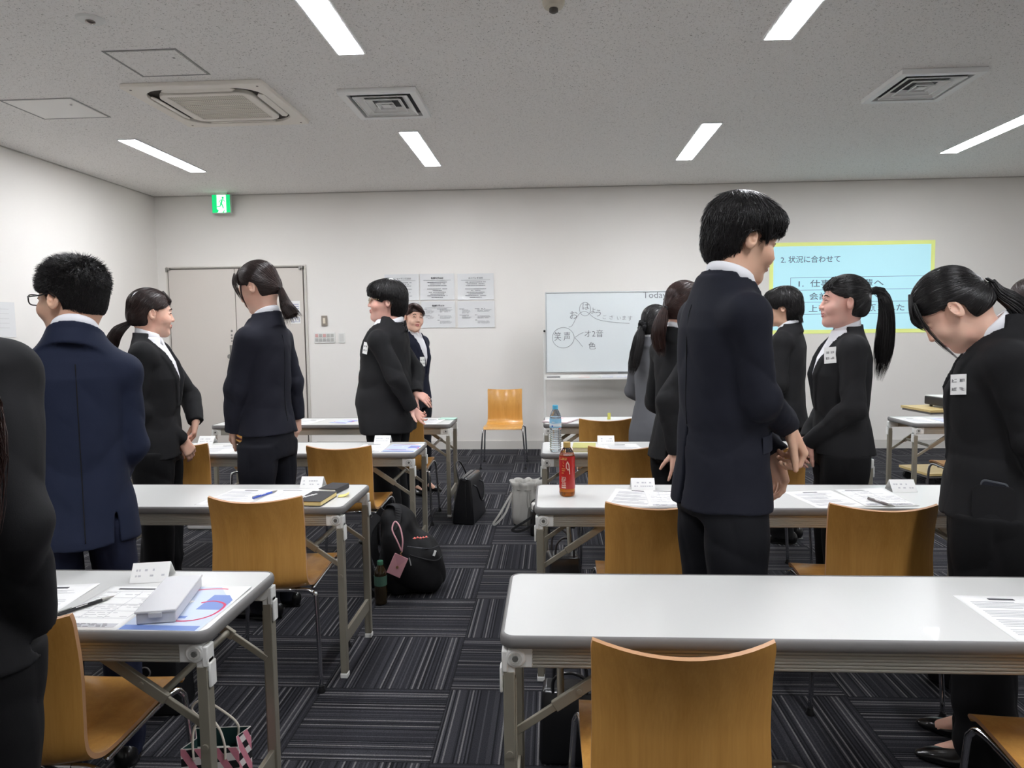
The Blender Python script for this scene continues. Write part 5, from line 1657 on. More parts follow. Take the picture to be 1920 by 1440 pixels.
    fold = (np.sin(xx * 21 + zz * 17 + 1.3 * np.sin(zz * 9 + sd)) * np.sin(zz * 13 - yy * 15 + sd * 1.7) * 0.8
            + 0.9 * ridge(thb * 5 + zz * 6 + sd + 1.2 * np.sin(zz * 11)) * low * 0.7 + 0.8 * ridge(zz * 38 + 2.4 * np.sin(thb * 2 + sd) + sd) * mid
            + 0.7 * ridge(zz * 26 + np.abs(xx) * 40 + sd) * np.exp(-((zz - 0.74 * h) / (0.05 * h)) ** 2))
    J.F = J.F + (fa * fold).astype(np.float32)
    V, Q = J.mesh(); mesh_obj('jacket', V, Q, suit, root, relax=1)
    if g('seam'):  # centre back seam as a thin tube, darker than the suit
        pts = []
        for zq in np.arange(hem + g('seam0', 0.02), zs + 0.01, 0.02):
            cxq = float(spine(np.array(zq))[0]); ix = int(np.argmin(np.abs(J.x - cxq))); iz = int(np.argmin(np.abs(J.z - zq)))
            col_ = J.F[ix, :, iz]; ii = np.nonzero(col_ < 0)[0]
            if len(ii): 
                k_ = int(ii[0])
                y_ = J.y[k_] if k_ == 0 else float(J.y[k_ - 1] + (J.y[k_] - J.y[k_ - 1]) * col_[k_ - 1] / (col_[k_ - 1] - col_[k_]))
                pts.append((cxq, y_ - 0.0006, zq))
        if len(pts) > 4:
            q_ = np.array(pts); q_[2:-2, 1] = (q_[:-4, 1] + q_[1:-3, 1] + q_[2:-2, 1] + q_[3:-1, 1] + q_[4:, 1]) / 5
            b = MB(); b.tube([tuple(p) for p in q_], 0.0016, 6); b.build('back_seam', mat('seam_dark_thread', (14, 14, 17), 0.9), root, smooth=True)
    # pocket flap
    for sx in g('flaps', ()):
        zf = hem + 0.19 * s; zz_, aa, bb, oy = levels(chest, 0.016 + lm)
        a = float(np.interp(zf, zz_, aa)); b_ = float(np.interp(zf, zz_, bb)); cx, cy = spine(np.array(zf)); P0 = []
        th0 = 0.30 if sx > 0 else PI - 0.30
        for k in range(9):
            th = th0 + (k / 8) * (0.75 if sx > 0 else -0.75)
            P0.append((float(cx) + a * math.copysign(abs(math.cos(th)) ** (2 / 2.3), math.cos(th)), float(cy) + b_ * math.copysign(abs(math.sin(th)) ** (2 / 2.3), math.sin(th))))
        b = MB(); vs = []; fs = []
        for j, zq in enumerate((zf + 0.024, zf - 0.024)):
            for k, p in enumerate(P0): vs.append((p[0] * (1 + 0.01 * j), p[1] * (1 + 0.01 * j), zq + 0.004 * (k - 4) / 4 * sx))
            for k, p in enumerate(P0): vs.append((p[0] * 0.97, p[1] * 0.97, zq + 0.004 * (k - 4) / 4 * sx))
        for k in range(8):
            fs += [(k, k + 1, 19 + k, 18 + k), (9 + k, 9 + k + 1, k + 1, k), (27 + k, 28 + k, 19 + k, 18 + k)]
        b.add(vs, fs); b.build('pocket_flap', suit, root, smooth=True)
    if g('patch'):
        q = g('patch'); n = Vector(D2L(q['n'])).normalized(); xa = Vector((0, 0, 1)).cross(n).normalized(); up = n.cross(xa)
        Mx = Matrix((xa, up, n)).transposed() @ Matrix.Rotation(q.get('tilt', 0), 3, 'Z')
        b = MB(); w, hh = q['size']; c = Vector(W2L(q['at'])) + n * 0.16
        for _ in range(110):
            ii = [int(np.argmin(np.abs(ax_ - c[k_]))) for k_, ax_ in enumerate((J.x, J.y, J.z))]
            if J.F[ii[0], ii[1], ii[2]] < 0.005: break
            c = c - n * 0.003
        MW = Matrix.Translation((X, Y, 0)) @ Matrix.Rotation(rz, 4, 'Z')
        PATCH_AT.append((MW @ (c + Mx @ Vector((0.0, hh / 2 - 0.012, -0.006))), (MW.to_3x3() @ Mx)))
        b.prism(rrect(w, hh, 0.02, 4), -0.008, 0.0015, Mx, c); b.build('patch_pocket', suit, root)
    if g('glasses'):
        gl = g('glasses'); b = MB(); col_ = gl['mat']; w = gl.get('w', 0.0016)
        root_g = None
        for sx in (-1, 1):
            pts = [H2P((sx * 0.036 + 0.025 * math.copysign(abs(math.cos(a)) ** 0.7, math.cos(a)), 0.104 - 1.6 * (abs(sx * 0.036 + 0.025 * math.cos(a)) ** 2), 0.000 + 0.0165 * math.copysign(abs(math.sin(a)) ** 0.7, math.sin(a)))) for a in np.linspace(0, 2 * PI, 22, endpoint=False)]
            b.tube([tuple(p) for p in pts], w * hs, 6, closed=True)
            b.tube([tuple(H2P(p)) for p in ((sx * 0.060, 0.099, 0.006), (sx * 0.072, 0.088, 0.007), (sx * 0.078 , 0.04, 0.007), (sx * 0.083, 0.0, 0.010), (sx * 0.082, -0.018, -0.004))], w * 1.1, 6)
        b.tube([tuple(H2P(p)) for p in ((-0.011, 0.105, 0.002), (0, 0.108, 0.005), (0.011, 0.105, 0.002))], w, 6)
        b.build('glasses', col_, root, smooth=True)
    if g('badge') is not None:
        bd = g('badge'); n = Vector(D2L(bd['n'])).normalized(); up = Vector((0, 0, 1)); 
        xa = up.cross(n).normalized(); up = n.cross(xa).normalized(); tw = bd.get('tilt', 0)
        Mx = Matrix((xa, up, n)).transposed() @ Matrix.Rotation(tw, 3, 'Z')
        c = Vector(W2L(bd['at'])) + n * 0.14
        for _ in range(90):
            ii = [int(np.argmin(np.abs(ax_ - c[k_]))) for k_, ax_ in enumerate((J.x, J.y, J.z))]
            if J.F[ii[0], ii[1], ii[2]] < 0.006: break
            c = c - n * 0.003
        b = MB(); w, hh = bd.get('size', (0.058, 0.074)); b.box(c, (w, hh, 0.002), Mx); bo = b.build('name_badge', mat('badge_white', (238, 238, 236), 0.35), root)
        b = MB(); r_ = random.Random(g('seed', 1))
        for row in (0.012, -0.014):
            for cx in (-0.016, -0.008, 0.008, 0.016):
                for (dx, dy, ww, hh2) in ((0, 0.004, 0.007, 0.0012), (0, 0, 0.006, 0.0012), (0, -0.004, 0.007, 0.0012), (-0.002, 0, 0.0012, 0.009), (0.0022, 0, 0.0012, 0.008)):
                    if r_.random() < 0.8: b.box(c + Mx @ Vector((cx + dx, row + dy, 0.0014)), (ww, hh2, 0.0006), Mx)
        b.build('badge_text', DINK, bo)
    return root

def at_depth(spec, k):
    """move a person nearer or farther keeping the measured proportions"""
    def m(p): return (p[0] * k, p[1] * k, 1.39 + (p[2] - 1.39) * k)
    spec['pos'] = (spec['pos'][0] * k, spec['pos'][1] * k)
    h0 = spec['h']; spec['h'] = 1.39 + (h0 - 1.39) * k
    if 'zs' in spec: spec['zs'] = 1.39 + (spec['zs'] - 1.39) * k
    spec['head'] = m(spec['head'])
    if 'neck' in spec: spec['neck'] = m(spec['neck'])
    spec['hem'] = (1.39 + (spec.get('hem', 0.475) * h0 - 1.39) * k) / spec['h']
    for a in ('armL', 'armR'):
        if a in spec and not isinstance(spec[a], str): spec[a] = (m(spec[a][0]), m(spec[a][1])) + tuple(spec[a][2:])
    if 'badge' in spec: spec['badge'] = dict(spec['badge'], at=m(spec['badge']['at']))
    for t in spec.get('hair', {}).get('tails', []): t['pts'] = [m(p) for p in t['pts']]
    return spec
# ------------------------------------------------------------------ the people
PONY = dict(kind='pony', t=0.009, hairline=0.050, znape=-0.075, lift=0.0008, jit=0.05, step=0.009, r=0.0012)
def H(**k):
    d = dict(PONY); d.update(k); return d

BANG = lambda xs, y0=0.074, z0=0.080, z1=0.015, n=26, out=0.006: [dict(pts=[(x * 0.6, y0 - 0.035, z0 + 0.030), (x, y0 + 0.004, z0 - 0.012), (x * 1.1, y0 + out + 0.006 - abs(x) * 0.25, (z0 + z1) / 2 + 0.005), (x * 1.12, y0 + out - abs(x) * 0.25, z1)], n=n, w=[0.010, 0.011, 0.009, 0.004], r=0.0011, tip=1.2) for x in xs]
SIDEL = lambda sx, z1=-0.06, n=24, y=0.055: dict(pts=[(sx * 0.060, y - 0.01, 0.070), (sx * 0.078, y + 0.012, 0.030), (sx * 0.078, y + 0.014, -0.015), (sx * 0.072, y + 0.012, z1)], n=n, w=[0.008, 0.007, 0.005, 0.002], r=0.0010)

CAST = [
 # tall man, right of centre
 dict(label='tall young man in a midnight navy suit clasping his wrist, right foreground', pos=(0.520, 2.20), rz=-74, h=1.80, male=True, res=0.0028, cres=0.005, seed=3,
      head=(0.582, 2.232, 1.660), hs=1.05, hyaw=-80, hpitch=17, neck=(0.540, 2.205, 1.512), suit=SUITD, tro=mat_fabric('trousers_midnight', (19, 20, 25)), hem=0.472, wide=0.88, deep=0.98, zs=1.455, seam=1, seam0=0.25, vent=1, ventx=0.0, flaps=(1,), smile=True, stance=0.085, toe=0.035,
      armR=((0.592, 2.060, 1.185), (0.720, 2.225, 1.095), (0.50, 0.1, -1.0), (-0.95, -0.1, -0.35), 1.0, dict(curls=(0.85, 0.9, 0.95, 1.0), spread=0.03, thumb=0.1, hs=1.08)),
      armL=((0.60, 2.40, 1.19), (0.708, 2.300, 0.995), (0.22, 0.0, -1.0), (-0.9, -0.2, 0.0), 0.5, dict(curls=(0.75, 0.7, 0.6, 0.5), spread=0.05, thumb=0.3, hs=1.1)),
      hair=dict(kind='short', t=0.017, ty=1.0, tz=1.0, hairline=0.040, znape=-0.092, nape=0.008, slim=0.012, ear=1.05, n=3800, r=0.0013, lift=0.010, jit=0.30, crown=(0.0, -0.045, 0.125), fall=0.03, rough=0.0012, fringe=0.012, step=0.0085,
                locks=[dict(pts=[(x * .7, 0.045, 0.098), (x, 0.084, 0.074), (x * 1.05, 0.106 - abs(x) * .4, 0.048), (x * 1.08, 0.106 - abs(x) * .4, 0.018)], n=40, w=[0.014, 0.013, 0.010, 0.005], r=0.0012, tip=1.5) for x in (-0.055, -0.03, 0, 0.03, 0.055)] +
                      [dict(pts=[(sx * 0.088, 0.025, 0.045), (sx * 0.088, 0.036, 0.010), (sx * 0.082, 0.042, -0.022)], n=40, w=[0.014, 0.010, 0.003], r=0.0012, tip=1.2) for sx in (-1, 1)])),
 # navy suit, spiky hair, glasses
 dict(label='man in a bright navy suit with spiky black hair and black glasses, left foreground', pos=(-1.482, 2.13), rz=34, h=1.635, male=True, res=0.003, cres=0.005, seed=5,
      head=(-1.497, 2.150, 1.508), hs=1.0, hyaw=82, hpitch=4, neck=(-1.472, 2.115, 1.378), suit=SUITN, tro=TRON, hem=0.455, zs=1.300, wide=0.85, arms='front', seam=1, elx=0.168, wz=0.50, reach=0.15, vent=1, ventx=0.085, venth=0.10, skin=SKIN_M,
      glasses=dict(mat=mat('glasses_black', (20, 20, 22), 0.3), w=0.0020),
      hair=dict(kind='short', t=0.012, hairline=0.052, znape=-0.062, nape=-0.01, slim=0.012, ear=1.1, n=4200, r=0.0010, lift=0.004, jit=0.30, spiky=0.017, crown=(0, -0.06, 0.125), rough=0.0010)),
 # long haired person at the left edge
 dict(label='person in a black suit with long wavy brown hair, cut off by the left edge', pos=(-1.165, 1.20), rz=30, h=1.69, res=0.004, cres=0.006, seed=6,
      head=(-1.235, 1.27, 1.555), hs=0.98, hyaw=25, hpitch=8, suit=SUITK, tro=TROUK, hem=0.46, wide=1.10, hairmat=HAIRR, zs=1.352, face=False,
      armR=((-0.935, 1.155, 1.06), (-1.000, 1.275, 0.850), (-0.8, 0.6, 0.10), (-0.2, -1, -0.2), 0.3), armL='front',
      hair=H(kind='long', crown=(0, -0.03, 0.12), znape=-0.10, t=0.016, tails=[dict({'from': (0.05, -0.085, 0.0)}, pts=[(-1.060, 1.11, 1.41), (-0.960, 1.060, 1.32), (-0.925, 1.045, 1.20), (-0.930, 1.05, 1.04)], w=[0.05, 0.062, 0.066, 0.058, 0.03], n=800, wave=0.5, tip=1.3, r=0.0013)])),
 # woman with low ponytail facing right
 dict(label='woman in black with a low ponytail facing right, hands joined, behind the navy-suited man', pos=(-2.03, 3.50), rz=-76, h=1.62, res=0.0038, cres=0.006, seed=7,
      head=(-2.035, 3.520, 1.500), hs=0.99, hyaw=-52, hpitch=6, suit=SUITC, tro=TROUK, hem=0.475, wide=1.06, deep=1.08, hairmat=HAIRD, zv=0.64,
      armR=((-2.035, 3.36, 1.02), (-1.912, 3.53, 0.850), (0.45, 0.30, -1.0), (-0.6, 0.6, -0.2), 0.45, dict(spread=0.0, thumb=-0.1)),
      armL=((-1.955, 3.72, 1.05), (-1.880, 3.62, 0.935), (0.0, -0.35, -1.0), (-0.8, -0.4, 0), 0.45, dict(spread=0.0, thumb=-0.1)),
      hair=H(tie=(0, -0.098, -0.065), n=1500, locks=BANG((-0.04, -0.02, 0.0, 0.02, 0.04), z1=0.042, n=30),
             tails=[dict({'from': (0, -0.098, -0.065)}, pts=[(-2.165, 3.43, 1.40), (-2.190, 3.42, 1.33), (-2.185, 3.42, 1.24)], w=[0.014, 0.030, 0.032, 0.022, 0.010], n=320)],
             ties=[dict(at=(0, -0.100, -0.066), r=0.014)])),
 # tall woman in navy, face turned down to the left
 dict(label='tall woman in dark navy suit seen from behind, short flared ponytail, looking down left', pos=(-1.405, 3.40), rz=78, h=1.725, res=0.0035, cres=0.0055, seed=8,
      head=(-1.430, 3.415, 1.617), hs=0.98, hyaw=84, hpitch=24, neck=(-1.385, 3.395, 1.452), suit=mat_fabric('suit_dark_navy', (29, 30, 41)), tro=mat_fabric('trousers_dark_navy', (24, 25, 33)), hem=0.522, wide=0.95, deep=1.0, hairmat=HAIRD, zs=1.390, vent=0, seam=1, seam0=0.0,
      armL=((-1.500, 3.275, 1.130), (-1.545, 3.335, 0.925), (-0.45, 0.75, -0.50), (0.8, 0.3, -0.3), 0.35, dict(spread=0.05, hs=0.92)),
      armR=((-1.330, 3.56, 1.14), (-1.318, 3.57, 0.960), (0.02, -0.05, -1.0), (-0.9, 0.2, 0), 0.32, dict(spread=0.03, thumb=0.1, hs=0.92)),
      hair=H(tie=(0, -0.100, -0.058), n=1600, locks=[dict(pts=[(-0.05, 0.055, 0.090), (-0.066, 0.074, 0.05), (-0.066, 0.078, 0.0), (-0.058, 0.076, -0.055)], n=40, w=[0.012, 0.012, 0.008, 0.003], r=0.001),
                 dict(pts=[(0.03, 0.055, 0.100), (0.042, 0.086, 0.06), (0.046, 0.092, 0.01), (0.042, 0.09, -0.03)], n=30, w=[0.012, 0.010, 0.008, 0.003], r=0.001),
                 dict(pts=[(-0.070, 0.045, 0.03), (-0.076, 0.060, -0.02), (-0.068, 0.066, -0.07), (-0.058, 0.066, -0.105)], n=14, w=[0.004, 0.004, 0.003, 0.001], r=0.001)] + BANG((-0.03, 0.0, 0.03), z1=0.03, n=26),
             tails=[dict({'from': (0, -0.104, -0.060)}, pts=[(-1.285, 3.385, 1.530), (-1.262, 3.375, 1.490), (-1.238, 3.37, 1.440)], w=[0.013, 0.024, 0.036, 0.048], n=420, tip=1.3)],
             ties=[dict(at=(0, -0.106, -0.060), r=0.013)])),
 # large man
 dict(label='large man in a black suit with round glasses, hands behind his back, facing left', pos=(-1.085, 4.62), rz=86, h=1.735, male=True, res=0.0045, cres=0.007, seed=9,
      head=(-1.075, 4.60, 1.588), hs=1.08, hyaw=106, hpitch=-1, fat=1.16, neck=(-1.035, 4.61, 1.412), neckr=0.060, suit=SUITC, tro=TROUK, hem=0.425, wide=1.18, deep=1.18, belly=0.032, armw=1.12, zs=1.365, skin=SKIN_P, flaps=(), folds=0.004, legw=1.0,
      armL=((-0.985, 4.41, 1.10), (-0.905, 4.47, 0.905), (0.55, 0.15, -0.6), (0.3, -0.6, 0.5), 0.5, dict(spread=0.08, hs=0.85, curls=(0.2, 0.5, 0.7, 0.8))),
      armR=((-0.935, 4.80, 1.12), (-0.905, 4.66, 0.985), (0.75, -0.3, -0.45), (0.2, 0.4, -0.6), 0.4, dict(spread=0.08, hs=0.85, curls=(0.15, 0.3, 0.5, 0.6))),
      badge=dict(at=(-1.245, 4.39, 1.30), n=(-0.72, -0.70, 0.15), tilt=-0.12), glasses=dict(mat=mat('glasses_gold', (190, 170, 130), 0.25, metal=0.8), w=0.0013),
      hair=dict(kind='short', t=0.020, hairline=0.030, znape=-0.10, nape=0.02, ear=0.75, n=2400, r=0.0015, lift=0.006, jit=0.22, crown=(0, -0.03, 0.13), fall=0.06, fringe=0.020, rough=0.001, side=0.0,
                locks=[dict(pts=[(x * .7, 0.060, 0.110), (x, 0.095, 0.075), (x * 1.1, 0.106 - abs(x) * .4, 0.035)], n=36, w=[0.014, 0.013, 0.008], r=0.0014, tip=1.2) for x in (-0.06, -0.03, 0, 0.03, 0.06)] +
                      [dict(pts=[(sx * 0.085, 0.045, 0.055), (sx * 0.088, 0.050, 0.025), (sx * 0.082, 0.048, 0.0)], n=30, w=[0.016, 0.014, 0.008], r=0.0014) for sx in (-1, 1)])),
 # smiling instructor behind him
 dict(label='smiling woman in navy with white scarf and badge, behind the large man, facing the camera', pos=(-1.170, 6.02), rz=-118, h=1.62, res=0.0035, cres=0.0075, seed=10,
      head=(-1.168, 5.99, 1.505), hs=0.98, hyaw=-148, hpitch=2, hroll=-6, suit=mat_fabric('suit_ink_navy', (26, 29, 46)), tro=mat_fabric('trousers_dark_navy', (24, 25, 33)), hem=0.50, smile=True, hairmat=HAIRR, wide=0.88, arms='back',
      badge=dict(at=(-1.080, 5.90, 1.135), n=(0.75, -0.65, 0.05), size=(0.05, 0.08)),
      hair=H(tie=(0, -0.105, -0.03), n=1100, r=0.0016, locks=[dict(pts=[(0.035, 0.055, 0.108), (0.0, 0.090, 0.080), (-0.045, 0.090, 0.055), (-0.075, 0.062, 0.020)], n=60, w=[0.012, 0.014, 0.012, 0.006], r=0.0014),
                                               dict(pts=[(0.045, 0.055, 0.100), (0.066, 0.070, 0.060), (0.078, 0.055, 0.010)], n=30, w=[0.010, 0.008, 0.005], r=0.0014)])),
 # grey jacket, far
 dict(label='woman in a grey jacket with long black hair in a black scrunchie, before the whiteboard', pos=(0.625, 4.42), rz=-48, h=1.535, res=0.0045, cres=0.007, seed=11,
      head=(0.645, 4.43, 1.418), hs=0.97, hyaw=-58, hpitch=8, suit=SUITG, tro=mat_fabric('trousers_charcoal', (50, 50, 54)), hem=0.445, wide=1.02, arms='front',
      hair=H(tie=(0, -0.115, -0.03), n=1100, r=0.0015, znape=-0.09,
             tails=[dict({'from': (0, -0.118, -0.035)}, pts=[(0.530, 4.36, 1.34), (0.510, 4.35, 1.25), (0.490, 4.34, 1.16), (0.475, 4.34, 1.10)], w=[0.018, 0.036, 0.038, 0.034, 0.016], n=420, tip=1.4)],
             ties=[dict(at=(0, -0.120, -0.033), r=0.024, t=0.013, ruffle=0.22, name='scrunchie', mat=mat('scrunchie_black', (16, 16, 18), 0.7), dir=(0, -1, -0.2))])),
 # brown ponytail, next to the tall man
 dict(label='woman in a charcoal suit with a brown ponytail, partly hidden left of the tall man', pos=(0.620, 3.50), rz=-60, h=1.605, res=0.0038, cres=0.006, seed=12,
      head=(0.650, 3.52, 1.493), hs=0.99, hyaw=-62, hpitch=14, suit=SUITC, tro=TROUK, hem=0.47, wide=1.02, hairmat=HAIRR,
      armR=((0.535, 3.335, 1.055), (0.578, 3.36, 0.810), (0.10, 0.0, -1.0), (-0.15, 1, 0.0), 0.12, dict(spread=0.22)), armL='front',
      hair=H(tie=(0, -0.110, -0.035), n=1500, znape=-0.08,
             tails=[dict({'from': (0, -0.114, -0.040)}, pts=[(0.520, 3.44, 1.42), (0.505, 3.43, 1.34), (0.525, 3.42, 1.25)], w=[0.018, 0.032, 0.036, 0.030, 0.012], n=380)],
             ties=[dict(at=(0, -0.116, -0.042), r=0.016)])),
 # short-haired person facing left
 dict(label='short-haired young person in a black suit facing left, right behind the tall man', pos=(1.455, 4.50), rz=58, h=1.63, male=True, res=0.0045, cres=0.007, seed=13,
      head=(1.425, 4.50, 1.512), hs=0.97, hyaw=70, hpitch=6, suit=SUITC, tro=TROUK, wide=0.95, arms='front',
      hair=dict(kind='short', t=0.021, hairline=0.025, znape=-0.105, nape=0.022, ear=0.7, n=2000, r=0.0015, lift=0.007, jit=0.25, crown=(0, -0.03, 0.13), fall=0.06, fringe=0.020, rough=0.001,
                locks=[dict(pts=[(x * .7, 0.060, 0.110), (x, 0.098, 0.070), (x * 1.1, 0.108 - abs(x) * .4, 0.020)], n=36, w=[0.014, 0.013, 0.008], r=0.0014, tip=1.3) for x in (-0.06, -0.03, 0, 0.03, 0.06)] +
                      [dict(pts=[(x, -0.085, -0.04), (x * 1.1, -0.100, -0.09), (x * 1.1, -0.110, -0.125)], n=40, w=[0.018, 0.016, 0.008], r=0.0013, tip=1.6) for x in (-0.045, -0.015, 0.015, 0.045)])),
 # laughing woman with the long high ponytail
 dict(label='laughing woman in black with a long high ponytail and name badge, facing left', pos=(1.365, 3.42), rz=82, h=1.615, res=0.0032, cres=0.0055, seed=14,
      head=(1.358, 3.405, 1.505), hs=0.99, hyaw=84, hpitch=0, fat=1.07, suit=SUITC, tro=TROUK, hem=0.492, wide=1.08, deep=1.16, arms='front', reach=0.155, smile=True, zv=0.63, skin=SKIN_P, armw=1.05,
      badge=dict(at=(1.222, 3.28, 1.264), n=(-0.80, -0.62, 0.10), tilt=0.10),
      hair=H(tie=(0, -0.112, 0.040), n=2000, r=0.0011, locks=BANG((-0.045, -0.025, 0.0, 0.025, 0.045), z1=0.036, n=30),
             tails=[dict({'from': (0, -0.114, 0.042)}, pts=[(1.520, 3.40, 1.550), (1.548, 3.40, 1.47), (1.548, 3.40, 1.36), (1.538, 3.40, 1.24), (1.522, 3.40, 1.13)], w=[0.014, 0.026, 0.034, 0.040, 0.040, 0.030, 0.014], n=520, tip=1.5)],
             ties=[dict(at=(0, -0.118, 0.046), r=0.014)])),
 # bowing woman in the right foreground
 dict(label='woman in black bowing her head, ponytail and badge, right foreground', pos=(1.42, 2.36), rz=62, h=1.66, res=0.0028, cres=0.005, seed=15,
      head=(1.285, 2.375, 1.443), hs=1.0, hyaw=62, hpitch=48, neck=(1.400, 2.325, 1.345), zs=1.305, lean=(0.0, -0.015), hipy=0.0, suit=SUITK, tro=TROUK, hem=0.468, wide=1.10, deep=1.18, zv=0.60, skin=SKIN_W, armw=1.08,
      armL=((1.435, 2.185, 1.045), (1.520, 2.215, 0.860), (0.2, 0.1, -1), (-0.3, 1, 0), 0.3), armR=((1.52, 2.58, 1.05), (1.56, 2.50, 0.86), (0.0, 0, -1), (-0.6, -0.5, 0), 0.3),
      badge=dict(at=(1.205, 2.262, 1.212), n=(-0.88, -0.45, 0.12), tilt=0.10, size=(0.048, 0.062)), flaps=(),
      patch=dict(at=(1.290, 2.128, 0.865), n=(-0.47, -0.87, 0.05), size=(0.105, 0.105)),
      hair=H(tie=(0, -0.122, -0.018), n=2600, r=0.0010,
             locks=BANG((-0.045, -0.025, 0.0, 0.025, 0.045), z1=-0.005, n=40, out=0.018) +
                   [dict(pts=[(-0.055, 0.055, 0.085), (-0.070, 0.080, 0.030), (-0.062, 0.095, -0.04), (-0.045, 0.100, -0.11), (-0.030, 0.108, -0.165)], n=16, w=[0.006, 0.006, 0.004, 0.003, 0.001], r=0.001),
                    dict(pts=[(0.055, 0.060, 0.085), (0.070, 0.085, 0.030), (0.060, 0.100, -0.04), (0.045, 0.105, -0.10)], n=20, w=[0.008, 0.008, 0.006, 0.003], r=0.001)],
             tails=[dict({'from': (0, -0.124, -0.020)}, pts=[(1.395, 2.32, 1.492), (1.435, 2.30, 1.455), (1.475, 2.28, 1.38), (1.505, 2.26, 1.24)], w=[0.013, 0.026, 0.032, 0.036, 0.022], n=420)],
             ties=[dict(at=(0, -0.126, -0.020), r=0.013)])),
 # sliver of a head at the right edge
 dict(label='dark-haired woman mostly outside the right edge, only the back of her head visible', pos=(2.30, 3.52), rz=-50, h=1.62, res=0.0045, cres=0.007, seed=16,
      head=(2.262, 3.52, 1.482), hs=0.99, hyaw=-30, hpitch=6, suit=SUITC, tro=TROUK, arms='front', hairmat=HAIRD,
      hair=H(tie=(0, -0.108, -0.010), n=1000, r=0.0014, tails=[dict({'from': (0, -0.112, -0.012)}, pts=[(2.125, 3.43, 1.44), (2.110, 3.42, 1.33), (2.12, 3.42, 1.22)], w=[0.014, 0.028, 0.030, 0.014], n=240)], ties=[dict(at=(0, -0.112, -0.012), r=0.014)])),
]
import time as _t
for i_, k_ in ((11, 0.965), (7, 1.045), (9, 1.035), (2, 0.95)): at_depth(CAST[i_], k_)
ONLY = None
for sp_ in CAST:
    _s = _t.time(); person(sp_); print('person', sp_['label'][:30], round(_t.time() - _s, 1), flush=True)
# ------------------------------------------------------------------ things on the tables
_zc = [0]
BLUEP = mat('brochure_blue', (120, 145, 205), 0.5); MAGP = mat('brochure_magenta', (214, 62, 104), 0.5); LBP = mat('brochure_pale_blue', (205, 216, 236), 0.5)

def flat_box(b, cx, cy, w, h, z, th=0.0004, M=None):
    b.box((cx, cy, z), (w, h, th))

